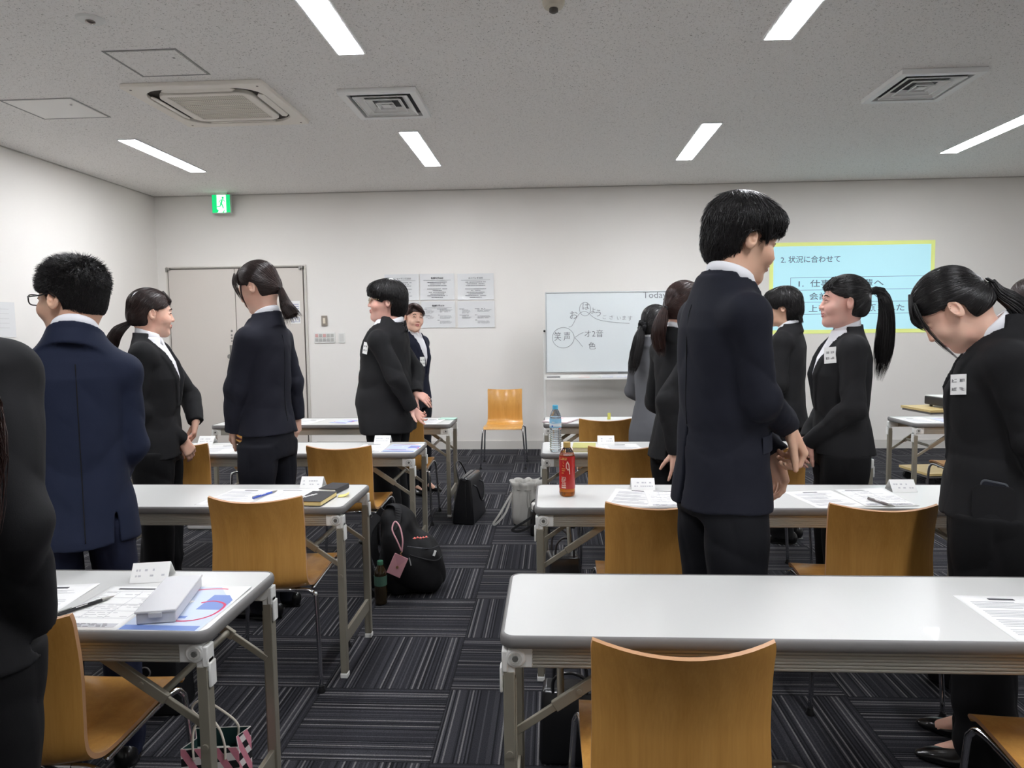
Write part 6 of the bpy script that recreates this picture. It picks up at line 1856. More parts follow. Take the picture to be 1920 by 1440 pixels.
def sheet(x, y, rot, label, w=0.205, h=0.285, kind='form', seed=1, z=0, group='printed handouts on the tables'):
    rnd = random.Random(seed)
    r = thing('handout_sheet', (x, y, TZ + 0.0008 + z * 0.0012), math.radians(rot), label, 'paper sheet', group)
    # sheet with a faint curl
    b = MB(); n = 10; vs = []; fs = []
    cu = rnd.uniform(0.001, 0.004)
    for j in range(n + 1):
        for i in range(n + 1):
            u = i / n - 0.5; v = j / n - 0.5
            vs.append((u * w, v * h, cu * max(0, (u + v) - 0.45) * 4 * (1 if seed % 2 else 0.3)))
    for j in range(n):
        for i in range(n):
            a = j * (n + 1) + i; fs.append((a, a + 1, a + n + 2, a + n + 1))
    b.add(vs, fs); o = b.build('page', PAPER, r, smooth=True)
    sm = o.modifiers.new('thick', 'SOLIDIFY'); sm.thickness = 0.0007; sm.offset = -1
    zz = 0.0008
    b = MB()
    if kind == 'form':
        flat_box(b, 0, h * 0.43, w * 0.62, 0.008, zz)
        d = MB()
        for k in range(5): d.box((0, h * 0.36 - k * h * 0.155, zz), (w * 0.84, 0.0008, 0.0003))
        for xx in (-w * 0.42, -w * 0.22, w * 0.10, w * 0.42): d.box((xx, h * 0.05, zz), (0.0008, h * 0.62, 0.0003))
        for k in range(14): 
            yy = h * 0.33 - k * h * 0.043
            x0 = -w * 0.40
            while x0 < w * 0.36:
                ww = rnd.uniform(0.008, 0.03)
                if rnd.random() < 0.45: d.box((x0 + ww / 2, yy, zz), (ww, 0.0016, 0.0003))
                x0 += ww + 0.006
        d.box((0, -h * 0.41, zz), (w * 0.84, 0.022, 0.0002))
        d.build('printed_text', mat('pale_print', (200, 200, 204), 0.8), r)
        b.build('heading', DINK, r)
        b = MB()
        for row in range(3):
            x0 = -w * 0.36
            while x0 < w * 0.3:
                ww = rnd.uniform(0.006, 0.018)
                if rnd.random() < 0.7: b.box((x0 + ww / 2, -h * 0.385 - row * 0.007, zz + 0.0003), (ww, 0.003, 0.0003))
                x0 += ww + 0.004
        b.build('footer_text', INK, r)
    elif kind == 'text':
        flat_box(b, 0.0, h * 0.41, w * 0.30, 0.010, zz); b.build('heading', DINK, r)
        d = MB()
        for k in range(22):
            yy = h * 0.34 - k * h * 0.034; ww = w * rnd.choice((0.8, 0.78, 0.62, 0.5, 0.7)); x0 = -w * 0.40
            if k % 6 == 5: continue
            d.box((x0 + ww / 2, yy, zz), (ww, 0.0022, 0.0003))
        d.build('printed_text', mat('pale_print', (200, 200, 204), 0.8), r)
    elif kind == 'brochure':
        b.box((0, 0.0, zz), (w * 0.98, h * 0.98, 0.0003)); b.build('picture_ground', LBP, r)
        b = MB(); b.box((w * 0.0, -h * 0.44, zz + 0.0003), (w * 0.9, h * 0.09, 0.0003)); b.box((w * 0.30, h * 0.12, zz + 0.0003), (w * 0.32, h * 0.34, 0.0003)); b.box((-w * 0.1, -h * 0.22, zz + 0.0003), (w * 0.5, h * 0.05, 0.0003)); b.build('picture_blue', BLUEP, r)
        b = MB(); b.tube(smooth_path([(x_ * w, y_ * h, zz + 0.0006) for x_, y_ in ((-0.48, -0.18), (-0.2, -0.27), (0.2, -0.30), (0.42, -0.18), (0.44, 0.05), (0.25, 0.14), (0.10, 0.10))], 6), 0.0035, 6)
        b.tube(smooth_path([(x_ * w, y_ * h, zz + 0.0006) for x_, y_ in ((-0.40, 0.30), (-0.1, 0.42), (0.2, 0.44), (0.45, 0.36))], 6), 0.0032, 6)
        for v_ in range(len(b.v)): b.v[v_] = (b.v[v_][0], b.v[v_][1], zz + 0.0004 + (b.v[v_][2] - zz) * 0.08)
        b.build('picture_ribbon', MAGP, r)
        b = MB(); b.prism([(-0.05 * w + 0.045 * w * math.cos(a / 2), 0.12 * h + 0.035 * w * math.sin(a / 2)) for a in range(12)], zz + 0.0003, zz + 0.0007); b.box((-w * 0.25, h * 0.1, zz + 0.0005), (w * 0.2, 0.006, 0.0003)); b.build('picture_white', PAPER, r)
    return r

def tent(x, y, rot, label, w=0.10, h=0.046, base=0.075):
    r = thing('name_tent', (x, y, TZ + 0.001), math.radians(rot), label, 'name card', 'folded paper name cards')
    b = MB(); t = 0.0006
    # reader side leans away from the chair; shallow triangular fold
    pr = [(-base / 2, 0), (0, h), (base / 2, 0), (base / 2 - 0.002, 0), (0, h - 0.003), (-base / 2 + 0.002, 0)]
    n = 6; vs = [(xx, p[0], p[1]) for xx in (-w / 2, w / 2) for p in pr]
    fs = [(0, 1, 4, 5), (1, 2, 3, 4), (6, 11, 10, 7), (7, 10, 9, 8), (0, 6, 7, 1), (1, 7, 8, 2), (2, 8, 9, 3), (3, 9, 10, 4), (4, 10, 11, 5), (5, 11, 6, 0)]
    b.add(vs, fs); b.build('card', PAPER, r)
    b = MB(); rnd = random.Random(int(abs(x * 100) + abs(y * 37)))
    d = Vector((0, base / 2, h)).normalized(); nn = Vector((0, -h, base / 2)).normalized()
    M = Matrix((Vector((1, 0, 0)), d, nn)).transposed()
    for row, sc in ((0.62, 1.0), (0.34, 0.8)):
        x0 = -w * 0.38
        while x0 < w * 0.36:
            ww = rnd.uniform(0.004, 0.010)
            if rnd.random() < 0.75:
                L_ = math.hypot(base / 2, h)
                c = Vector((x0 + ww / 2, -base / 2, 0)) + d * (row * L_) + nn * 0.0005
                b.box(c, (ww, 0.006 * sc, 0.0004), M)
            x0 += ww + 0.003
    b.build('printed_name', mat('pale_print'), r)
    return r

sheet(-1.350, 1.705, 3, 'text handout at the left of the nearest left table, beside the black-suited sleeve', kind='text', seed=1)
sheet(-1.118, 1.695, 0, 'form sheet with grey footer under the black pen, nearest left table', w=0.19, h=0.28, seed=2, z=1)
sheet(-0.925, 1.698, -1, 'pale blue and magenta brochure under the translucent pencil case', w=0.205, h=0.285, kind='brochure', seed=3, z=0, group='brochures')
tent(-1.135, 1.905, 12, 'folded name card on the nearest left table, behind the pencil case')
sheet(-1.335, 2.885, -6, 'handout sheet behind the backrest of the left chair, beside a blue pen', kind='text', seed=4, h=0.29)
sheet(-1.115, 2.875, 0, 'form sheet half hidden by the black book', seed=5, z=1)
tent(-1.075, 3.085, 0, 'folded name card beside the small black notebook')
sheet(-0.885, 4.125, -2, 'red and grey brochure at the table end right of the large man\'s chair', kind='brochure', seed=6, w=0.20, h=0.27, group='brochures')
sheet(-1.075, 4.130, 1, 'white sheet left of the red and grey brochure', seed=7, w=0.17)
tent(-1.055, 4.325, 0, 'folded name card in front of the large man')
sheet(-1.985, 4.10, 4, 'white sheet beside the hands of the low-ponytailed woman', seed=8, kind='text')
tent(-2.175, 4.325, 0, 'folded name card behind the clasped hands at left')
sheet(-1.92, 5.35, -20, 'sheet on the farthest left table right of the navy woman\'s hand', kind='text', seed=9)
sheet(-1.60, 5.37, -18, 'small pink-marked brochure on the farthest left table beside the large man', kind='brochure', seed=10, w=0.16, h=0.22, group='brochures')
sheet(-0.95, 5.35, -8, 'sheet at the right end of the farthest left table', kind='text', seed=11)
sheet(0.335, 2.885, -14, 'handout left of the tall man, in front of the name card', kind='text', seed=12)
sheet(0.480, 2.868, -3, 'form sheet touching the tall man\'s jacket on the tea bottle table', seed=13, z=1)
tent(0.385, 3.05, 0, 'folded name card beside the tall man, on the tea bottle table')
sheet(1.085, 2.865, 9, 'text handout right of the tall man\'s hands', kind='text', seed=14, h=0.28)
sheet(1.290, 2.890, 2, 'form sheet with a pen on it, behind the right chair', seed=15, z=1)
tent(1.455, 3.02, 0, 'folded name card in front of the bowing woman')
tent(0.32, 4.285, 0, 'folded name card on the water bottle table')
sheet(0.41, 4.10, 6, 'sheet behind the chair at the water bottle table', kind='text', seed=16)
sheet(1.62, 4.10, -10, 'sheet at the right end of the water bottle table', kind='text', seed=17)
sheet(1.115, 1.690, -2, 'handout sheet alone on the empty right foreground table, at the frame edge', kind='text', seed=18, h=0.27)
sheet(2.66, 5.28, 8, 'sheet on the far right table beside the brochure', kind='text', seed=19, w=0.19, h=0.26)
sheet(2.88, 5.27, -6, 'blue and red brochure on the far right table', kind='brochure', seed=20, w=0.20, h=0.26, group='brochures')

def pen(x0, y0, x1, y1, colr, label, z=0.0055, name='ballpoint_pen'):
    a = math.atan2(y1 - y0, x1 - x0); L = math.hypot(x1 - x0, y1 - y0)
    r = thing(name, (x0, y0, TZ + z), a, label, 'pen')
    m = mat('pen_%d_%d' % (colr[0], colr[2]), colr, 0.3)
    b = MB(); b.lathe([(0.0035, 0), (0.0046, 0.004), (0.0046, L * 0.76)], (0, 0, 0), 14, Matrix.Rotation(PI / 2, 3, 'Y')); b.build('barrel', m, r, angle=40)
    b = MB(); b.lathe([(0.0046, L * 0.76), (0.0042, L * 0.86), (0.0016, L * 0.97), (0.0006, L)], (0, 0, 0), 14, Matrix.Rotation(PI / 2, 3, 'Y')); b.build('tip', STEEL, r, angle=40)
    b = MB(); b.box((L * 0.12, 0, 0.0062), (L * 0.24, 0.0026, 0.0012)); b.box((L * 0.01, 0, 0.004), (0.004, 0.0026, 0.005)); b.build('clip', STEEL, r)
    b = MB(); b.box((L * 0.40, -0.0034, 0.0036), (L * 0.20, 0.0012, 0.0012)); b.build('imprint', PAPER, r)
pen(-1.215, 1.625, -1.150, 1.752, (28, 28, 30), 'black pen lying across the form on the nearest left table', z=0.008)
pen(-1.245, 2.835, -1.195, 2.975, (70, 95, 190), 'blue pen lying between the sheets on the black book table', z=0.008)
pen(1.245, 2.845, 1.290, 2.715, (120, 110, 110), 'grey pen on the form sheet behind the right chair', z=0.008)
pen(-1.06, 5.27, -0.98, 5.33, (110, 105, 130), 'pen on the sheet at the right end of the farthest left table', z=0.007)

# translucent pencil case
r = thing('pencil_case', (-0.975, 1.712, TZ + 0.0030), math.radians(13), 'translucent white plastic pencil case on the brochure', 'pencil case')
FROST = mat('frosted_plastic', (238, 238, 240), 0.35, trans=0.35, ior=1.3, coat=0.2)
b = MB(); b.box((0, 0, 0.013), (0.088, 0.245, 0.026)); b.build('tray', FROST, r, bevel=0.003)
b = MB(); b.box((0, 0, 0.0295), (0.093, 0.250, 0.006)); b.build('lid', FROST, r, bevel=0.002)
b = MB(); b.box((0.0, -0.126, 0.022), (0.030, 0.004, 0.012)); b.build('latch', FROST, r, bevel=0.001)

# black book with white title, notebook, sticky note
r = thing('black_book', (-0.968, 2.815, TZ + 0.0025), math.radians(-4), 'black-covered book with white diagonal title and cream page edges', 'book')
b = MB(); b.box((0, 0, 0.009), (0.103, 0.172, 0.016)); b.build('pages', mat('cream_pages', (232, 212, 150), 0.8), r)
b = MB(); b.box((0, 0, 0.0182), (0.107, 0.177, 0.0022)); b.box((0, 0, 0.0002), (0.107, 0.177, 0.0016)); b.box((-0.0530, 0, 0.009), (0.002, 0.177, 0.018)); b.build('cover', mat('book_black', (48, 47, 50), 0.5), r)
b = MB()
M = Matrix.Rotation(math.radians(62), 3, 'Z')
x_ = -0.065
for ww, tall in ((0.012, 1), (0.006, 0.7), (0.010, 1), (0.012, 0.7), (0.005, 1), (0.011, 1), (0.012, 0.7)):
    b.box(M @ Vector((x_ + ww / 2, 0.030, 0)) + Vector((0, 0, 0.0196)), (ww, 0.016 * tall, 0.0005), M); x_ += ww + 0.004
b.build('title_marks', PAPER, r)
r = thing('pocket_notebook', (-0.955, 3.005, TZ + 0.001), math.radians(-10), 'thick small black pocket notebook on white pages, behind the black book', 'notebook')
b = MB(); b.box((0, 0, 0.012), (0.076, 0.122, 0.014)); b.build('pages', PAPER, r)
b = MB(); b.box((0, 0, 0.0200), (0.080, 0.126, 0.003)); b.box((0, 0, 0.003), (0.080, 0.126, 0.006)); b.box((0.040, 0, 0.012), (0.003, 0.126, 0.019)); b.build('cover', mat('book_black'), r, bevel=0.001)
r = thing('sticky_note', (-0.885, 2.905, TZ + 0.001), math.radians(12), 'curled yellow sticky note beside the black book', 'sticky note')
YEL = mat('sticky_yellow', (240, 226, 140), 0.7)
b = MB(); vs = []; fs = []; n = 10
for i in range(n + 1):
    u = i / n; 
    for v in (0, 1): vs.append((-0.020 + 0.045 * u, (v - 0.5) * 0.05, 0.022 * max(0, u - 0.35) ** 1.6 + 0.0005))
for i in range(n): fs.append((2 * i, 2 * i + 2, 2 * i + 3, 2 * i + 1))
b.add(vs, fs); o = b.build('note', YEL, r, smooth=True); sm = o.modifiers.new('thick', 'SOLIDIFY'); sm.thickness = 0.0004; sm.offset = 1

r = thing('green_card', (-0.82, 5.49, TZ + 0.001), math.radians(-6), 'pale green card at the far corner of the farthest left table', 'card')
b = MB(); b.box((0, 0, 0.003), (0.13, 0.10, 0.006)); b.build('card', mat('pale_green', (176, 212, 198), 0.7), r)

# notebooks beside the water bottle
r = thing('kraft_notebook', (0.180, 4.06, TZ + 0.001), math.radians(-4), 'olive kraft notebook stack behind the red tea bottle', 'notebook')
b = MB(); b.box((0, 0, 0.012), (0.125, 0.178, 0.020)); b.build('pages', mat('kraft_pages', (200, 190, 160), 0.8), r)
b = MB(); b.box((0, 0, 0.0235), (0.130, 0.182, 0.003)); b.box((0, 0, 0.001), (0.130, 0.182, 0.002)); b.build('cover', mat('kraft_olive', (186, 182, 112), 0.7), r)
r = thing('pink_notebook', (0.060, 5.33, TZ + 0.001), math.radians(-24), 'open notebook with pink and dark edges on the farthest middle table', 'notebook')
b = MB(); b.box((0, 0, 0.006), (0.19, 0.25, 0.010)); b.build('pages', mat('white_pink', (238, 222, 224), 0.7), r)
b = MB(); b.box((0, 0, 0.0006), (0.196, 0.256, 0.0012)); b.build('cover', mat('dark_red_cover', (80, 30, 45), 0.6), r)
b = MB(); b.box((-0.05, 0.06, 0.0115), (0.07, 0.10, 0.001)); b.build('pink_tab', mat('pink_note', (240, 190, 190), 0.7), r)
r = thing('yellow_tab', (0.43, 5.42, TZ + 0.001), 0.2, 'small yellow note standing on the farthest middle table', 'sticky note')
b = MB(); b.box((0, 0, 0.026), (0.024, 0.003, 0.050), Matrix.Rotation(0.15, 3, 'X')); b.box((0, 0.004, 0.001), (0.026, 0.02, 0.002)); b.build('note', mat('note_yellow_green', (216, 214, 110), 0.7), r)

# tea bottle
def tea_bottle():
    r = thing('tea_bottle', (0.058, 2.925, TZ), math.radians(-12), 'plastic bottle of amber tea with a red label and tan cap', 'bottle')
    PET = mat('pet_clear', (250, 250, 250), 0.06, trans=1.0, ior=1.25)
    TEA = mat('amber_tea', (214, 120, 24), 0.08, trans=0.75, ior=1.33)
    RED = mat('label_red', (186, 32, 30), 0.32, coat=0.4)
    prof = [(0.024, 0.0), (0.031, 0.004), (0.0330, 0.014), (0.0325, 0.030), (0.0322, 0.034), (0.0322, 0.165), (0.0315, 0.171), (0.026, 0.186), (0.0165, 0.200), (0.0135, 0.206), (0.0130, 0.216)]
    b = MB(); b.lathe([(max(a - 0.0012, 0.002), z + 0.0015 if z < 0.2 else z) for a, z in prof[:7]] + [(0.027, 0.172)], (0, 0, 0), 40); b.build('tea', TEA, r, angle=50)
    b = MB(); b.lathe(prof, (0, 0, 0), 40); b.build('bottle_body', PET, r, angle=50)
    b = MB()
    n = 40; vs = []; fs = []; zs_ = [0.033, 0.036, 0.10, 0.160, 0.168]; rr = [0.0329, 0.0334, 0.0326, 0.0334, 0.0326]
    b.lathe(list(zip(rr, zs_)), (0, 0, 0), 48); b.build('label', RED, r, angle=60)
    def wrap(bb, th, z, w, h, off=0.0006, rad=0.0336):
        # small curved patch on the label
        k = max(2, int(w / 0.004)); vs = []; fs = []
        for i in range(k + 1):
            a = th + (i / k - 0.5) * w / rad
            for zz in (z - h / 2, z + h / 2): vs.append(((rad + off) * math.sin(a), -(rad + off) * math.cos(a), zz))
        for i in range(k): fs.append((2 * i, 2 * i + 2, 2 * i + 3, 2 * i + 1))
        bb.add(vs, fs)
    rnd = random.Random(4)
    CR = mat('label_cream', (238, 214, 196), 0.4); GO = mat('label_gold', (226, 170, 96), 0.4)
    b = MB()
    for k in range(9):
        z = 0.083 - k * 0.0038; x = -0.55
        while x < 0.0:
            w = rnd.uniform(0.02, 0.10)
            if rnd.random() < 0.85: wrap(b, x + w / 2, z, w * 0.0336, 0.0022)
            x += w + 0.03
    for k in range(2): wrap(b, -0.25, 0.048 - k * 0.009, 0.020, 0.0024)
    for k in range(5): wrap(b, -0.5 + k * 0.12, 0.041, 0.0022, 0.007)
    wrap(b, -0.3, 0.1555, 0.026, 0.0008)
    b.build('label_small_print', CR, r)
    b = MB()
    for k, (z, a0, a1) in enumerate(((0.118, -0.5, -0.02), (0.110, -0.48, -0.1), (0.100, -0.50, -0.24))):
        x = a0
        while x < a1:
            w = rnd.uniform(0.03, 0.07); wrap(b, x + w / 2, z, w * 0.0336, 0.0045 * rnd.uniform(.6, 1)); x += w + 0.025
    for z in (0.146, 0.141, 0.132, 0.128):
        wrap(b, -0.28 + 0.05 * math.sin(z * 900), z, 0.004, 0.0028)
    b.build('label_gold_print', GO, r)
    # pale raised-arms shape on the right of the label
    b = MB()
    def arm(pts, w):
        for (t0, z0), (t1, z1) in zip(pts, pts[1:]):
            m = 5
            for i in range(m):
                t = i / m; wrap(b, t0 + (t1 - t0) * t, z0 + (z1 - z0) * t, w, w * 0.9)
    arm([(0.24, 0.147), (0.10, 0.137), (0.10, 0.123), (0.30, 0.113), (0.42, 0.118)], 0.0032); arm([(0.24, 0.147), (0.42, 0.135), (0.46, 0.120), (0.50, 0.104)], 0.0042); arm([(0.50, 0.104), (0.52, 0.095)], 0.003)
    b.build('label_figure', mat('label_pale', (246, 208, 196), 0.4), r)
    text_mesh('伊藤園', 0.0115, Matrix.Translation((-0.009, -0.0346, 0.1585)) @ Matrix.Rotation(-0.28, 4, 'Z') @ Matrix.Rotation(PI / 2, 4, 'X'), 'label_maker_name', GO, r, 0.0002)
    b = MB(); b.lathe([(0.0150, 0.203), (0.0152, 0.206), (0.0152, 0.222), (0.0142, 0.2245)], (0, 0, 0), 32)
    b.build('cap', mat('cap_tan', (196, 164, 98), 0.45), r, angle=40)
tea_bottle()

def water_bottle():
    r = thing('water_bottle', (0.015, 3.985, TZ), 0.1, 'clear ribbed water bottle with light blue cap and label', 'bottle')
    PET = mat('pet_water', (245, 248, 250), 0.08, trans=0.92, ior=1.30)
    prof = [(0.020, 0.0), (0.030, 0.004), (0.0330, 0.012)]
    z = 0.02
    while z < 0.132:
        prof += [(0.0330, z), (0.0308, z + 0.005), (0.0330, z + 0.010)]; z += 0.0125
    prof += [(0.0330, 0.138), (0.0330, 0.190), (0.0322, 0.200), (0.027, 0.218), (0.018, 0.236), (0.0135, 0.243), (0.0130, 0.252)]
    b = MB(); b.lathe(prof, (0, 0, 0), 36); b.build('bottle_body', PET, r, angle=60)
    b = MB(); b.lathe([(a * 0.93, zz) for a, zz in prof[1:-6]] + [(0.029, 0.199)], (0, 0, 0), 24); b.build('water', mat('water', (235, 242, 246), 0.05, trans=1.0, ior=1.33), r, angle=60)
    b = MB(); b.lathe([(0.0335, 0.141), (0.0338, 0.143), (0.0338, 0.186), (0.0335, 0.188)], (0, 0, 0), 40); b.build('label', mat('label_sky', (150, 205, 235), 0.3), r, angle=50)
    b = MB(); b.lathe([(0.0341, 0.148), (0.0341, 0.165)], (0, 0, 0), 40); b.build('label_band', mat('label_white', (232, 240, 246), 0.3), r)
    b = MB()
    for k in range(6): b.box((-0.020 + k * 0.007, -0.0335 + abs(k - 2.5) * 0.0018, 0.172), (0.0048, 0.001, 0.007))
    b.build('label_lettering', PAPER, r)
    b = MB(); b.box((-0.020, -0.0285, 0.150), (0.009, 0.001, 0.009), Matrix.Rotation(-0.6, 3, 'Z')); b.build('label_blue_mark', mat('mark_blue', (60, 110, 200), 0.4), r)
    b = MB(); b.box((0.022, -0.0275, 0.137), (0.010, 0.001, 0.008), Matrix.Rotation(0.6, 3, 'Z')); b.build('label_red_mark', mat('mark_red', (214, 100, 96), 0.4), r)
    b = MB()
    for k in range(6): b.box((0, -0.0338, 0.10 - k * 0.011), (0.034 - 0.004 * (k % 3), 0.0006, 0.0020))
    b.build('label_small_print', mat('print_faint', (165, 165, 168), 0.5), r)
    b = MB(); b.lathe([(0.0158, 0.243), (0.016, 0.246), (0.016, 0.263), (0.015, 0.266)], (0, 0, 0), 28); b.build('cap', mat('cap_blue', (92, 184, 220), 0.4), r, angle=40)
water_bottle()

# ------------------------------------------------------------------ bags on the floor
BAGK = mat_fabric('bag_black_nylon', (20, 20, 22), 0.7, 0.0, 0.3); STRAPK = mat('strap_black', (30, 30, 32), 0.75)
GLOSSK = mat('bag_black_leather', (22, 22, 24), 0.33, coat=0.3)

def ribbon(b, pts, w, t=0.003, up=(0, 0, 1)):
    """flat strap along points"""
    P = smooth_path(pts, 6); n = len(P); vs = []; fs = []
    for i, p in enumerate(P):
        d = (P[min(i + 1, n - 1)] - P[max(i - 1, 0)]).normalized(); s_ = d.cross(Vector(up))
        if s_.length < 0.05: s_ = Vector((1, 0, 0))
        s_.normalize(); m = s_.cross(d).normalized()
        for a, c in ((-1, -1), (1, -1), (1, 1), (-1, 1)): vs.append(p + s_ * a * w / 2 + m * c * t / 2)
    for i in range(n - 1):
        for k in range(4):
            fs.append((i * 4 + k, i * 4 + (k + 1) % 4, i * 4 + 4 + (k + 1) % 4, i * 4 + 4 + k))
    fs += [(3, 2, 1, 0), tuple((n - 1) * 4 + k for k in range(4))]
    b.add(vs, fs)

def backpack():
    r = thing('backpack', (-0.785, 3.71, 0), 0, 'large black backpack on the carpet with a pink card case hanging from it', 'backpack')
    F = Field(axis_samples(-0.22, 0.26, 0.006), axis_samples(-0.24, 0.24, 0.006), axis_samples(-0.01, 0.52, 0.006))
    tilt = np.array(Matrix.Rotation(math.radians(8), 3, 'Y')).T
    def se(c, r_, p=3.0, R=None):
        def fn(x, y, z):
            px, py, pz = x - c[0], y - c[1], z - c[2]
            if R is not None: px, py, pz = [R[i][0] * px + R[i][1] * py + R[i][2] * pz for i in range(3)]
            q = (np.abs(px / r_[0]) ** p + np.abs(py / r_[1]) ** p + np.abs(pz / r_[2]) ** p + 1e-9) ** (1 / p)
            return (q - 1) * min(r_)
        return fn
    lo, hi = (-0.3, -0.3, -0.1), (0.3, 0.3, 0.6)
    F.op(se((-0.055, 0, 0.215), (0.085, 0.145, 0.215), 2.8, tilt), lo, hi, 0.0)
    F.op(se((0.035, 0.0, 0.155), (0.120, 0.150, 0.155), 2.6), lo, hi, 0.05)
    F.op(se((0.115, -0.01, 0.130), (0.075, 0.120, 0.125), 2.8, np.array(Matrix.Rotation(math.radians(-10), 3, 'Y')).T), lo, hi, 0.02)
    F.ell((-0.075, 0, 0.405), (0.055, 0.10, 0.05), None, 0.05)
    X, Y, Z = F.x[:, None, None], F.y[None, :, None], F.z[None, None, :]
    F.F = F.F + (0.004 * ridge(X * 30 + Z * 22 + 2 * np.sin(Y * 18)) + 0.004 * np.sin(Y * 34 + Z * 20) * np.sin(X * 28)).astype(np.float32)
    F.op(lambda x, y, z: -z + 0.001 + 0 * x + 0 * y, (-1, -1, -1), (1, 1, 1), 0.0, 'i')
    V, Q = F.mesh(); mesh_obj('main_bag', V, Q, BAGK, r, relax=1)
    b = MB(); ribbon(b, [(-0.10, -0.03, 0.435), (-0.085, -0.045, 0.475), (-0.035, -0.07, 0.465), (-0.030, -0.10, 0.40), (-0.045, -0.125, 0.36)], 0.034, 0.005); b.build('grab_handle', STRAPK, r)
    b = MB(); ribbon(b, [(-0.14, -0.06, 0.42), (-0.19, -0.09, 0.34), (-0.195, -0.11, 0.20), (-0.17, -0.12, 0.11), (-0.15, -0.11, 0.05)], 0.045, 0.010, (0, 1, 0)); b.build('shoulder_strap', STRAPK, r)
    b = MB(); ribbon(b, [(-0.14, 0.06, 0.42), (-0.20, 0.07, 0.33), (-0.20, 0.06, 0.20), (-0.16, 0.05, 0.08)], 0.045, 0.010, (0, 1, 0)); b.build('shoulder_strap', STRAPK, r)
    b = MB(); ribbon(b, [(-0.15, -0.10, 0.10), (-0.185, -0.13, 0.08), (-0.17, -0.14, 0.03), (-0.13, -0.13, 0.012)], 0.03, 0.004, (0, 1, 0)); b.build('lower_strap', STRAPK, r)
    b = MB(); b.tube(smooth_path([(0.03, -0.148, 0.28), (0.09, -0.125, 0.265), (0.14, -0.085, 0.25), (0.17, -0.02, 0.245)], 6), 0.003, 6); b.build('zip', mat('zip_dark', (60, 60, 64), 0.4, metal=0.4), r)
    b = MB(); b.tube(smooth_path([(0.045, -0.165, 0.24), (0.10, -0.14, 0.215), (0.165, -0.10, 0.19), (0.19, -0.03, 0.19)], 6), 0.004, 6); b.build('pocket_piping', STRAPK, r)
    b = MB(); b.box((0.165, -0.115, 0.235), (0.012, 0.003, 0.030), Matrix.Rotation(0.35, 3, 'Y')); b.build('white_tag', PAPER, r)
    b = MB(); b.box((0.045, -0.163, 0.205), (0.006, 0.002, 0.042), Matrix.Rotation(-0.2, 3, 'Y')); b.build('maker_lettering', mat('letter_grey', (150, 150, 150), 0.6), r)
    return r
backpack()
# pink card case hanging from the handle
r = thing('card_case', (-0.800, 3.515, 0.195), 0.0, 'pink card case with a wrist strap hanging on the black backpack', 'card case')
PINK = mat('pink_leather', (216, 160, 168), 0.5); GOLD = mat('gold_clasp', (220, 180, 140), 0.25, metal=0.9)
M = Matrix.Rotation(math.radians(24), 3, 'Y') @ Matrix.Rotation(math.radians(-6), 3, 'X')
b = MB(); b.box((0, 0, 0), (0.075, 0.008, 0.108), M); b.build('case_body', PINK, r, bevel=0.003)
b = MB(); b.prism([(-0.0375, 0.054), (0.0375, 0.054), (0.004, -0.006)], 0.0, 0.002, M @ Matrix.Rotation(PI / 2, 3, 'X'), M @ Vector((0, -0.004, 0))); b.build('flap', mat('pink_flap', (206, 150, 160), 0.5), r)
b = MB(); b.cyl(M @ Vector((0.004, -0.006, -0.006)), M @ Vector((0.004, -0.011, -0.006)), 0.007, 14); b.build('snap', GOLD, r)
b = MB(); top = M @ Vector((0, 0, 0.056)); b.tube(smooth_path([tuple(top), (top.x - 0.002, -0.002, top.z + 0.012), (top.x + 0.004, 0.0, top.z + 0.022)], 4), 0.004, 8); b.build('swivel_clip', GOLD, r)
b = MB(); q = Vector((top.x + 0.002, 0, top.z + 0.022))
b.tube(smooth_path([tuple(q), (q.x - 0.020, 0.0, q.z + 0.05), (q.x - 0.050, 0.015, q.z + 0.110), (q.x - 0.040, 0.04, q.z + 0.145), (q.x - 0.012, 0.025, q.z + 0.12), (q.x + 0.006, 0.0, q.z + 0.06), tuple(q)], 6), 0.0040, 8); b.build('wrist_strap', PINK, r)
# drink bottle standing in the side pocket
r = thing('green_tea_bottle', (-0.885, 3.50, 0.0), 0.0, 'dark tea bottle with green label tucked at the side of the backpack', 'bottle')
b = MB(); b.lathe([(0.022, 0), (0.031, 0.006), (0.032, 0.02), (0.032, 0.16), (0.026, 0.185), (0.014, 0.205), (0.013, 0.212)], (0, 0, 0), 28); b.build('bottle_body', mat('dark_tea_bottle', (44, 34, 16), 0.15, coat=0.6), r, angle=50)
b = MB(); b.lathe([(0.0328, 0.10), (0.0328, 0.150)], (0, 0, 0), 28); b.build('label', mat('label_green', (78, 112, 96), 0.4), r)
b = MB(); b.lathe([(0.0155, 0.205), (0.0158, 0.222), (0.0145, 0.225)], (0, 0, 0), 20); b.build('cap', mat('cap_green', (66, 116, 92), 0.4), r, angle=40)
# pink hair-tie like charm on the bag
r = thing('bag_charm', (-0.685, 3.555, 0.328), 0.3, 'small coral pink beaded charm on top of the backpack', 'charm')
b = MB()
for k in range(5): b.lathe([(0.003, -0.006), (0.007, 0), (0.003, 0.006)], (-0.030 + k * 0.015, 0, 0.002 * math.sin(k * 2)), 10)
b.build('bead', mat('coral', (230, 110, 100), 0.4), r, angle=60)
b = MB(); b.tube([(-0.04, 0, 0), (0.04, 0, 0)], 0.0015, 6); b.build('cord', mat('cord_white', (220, 210, 205), 0.7), r)

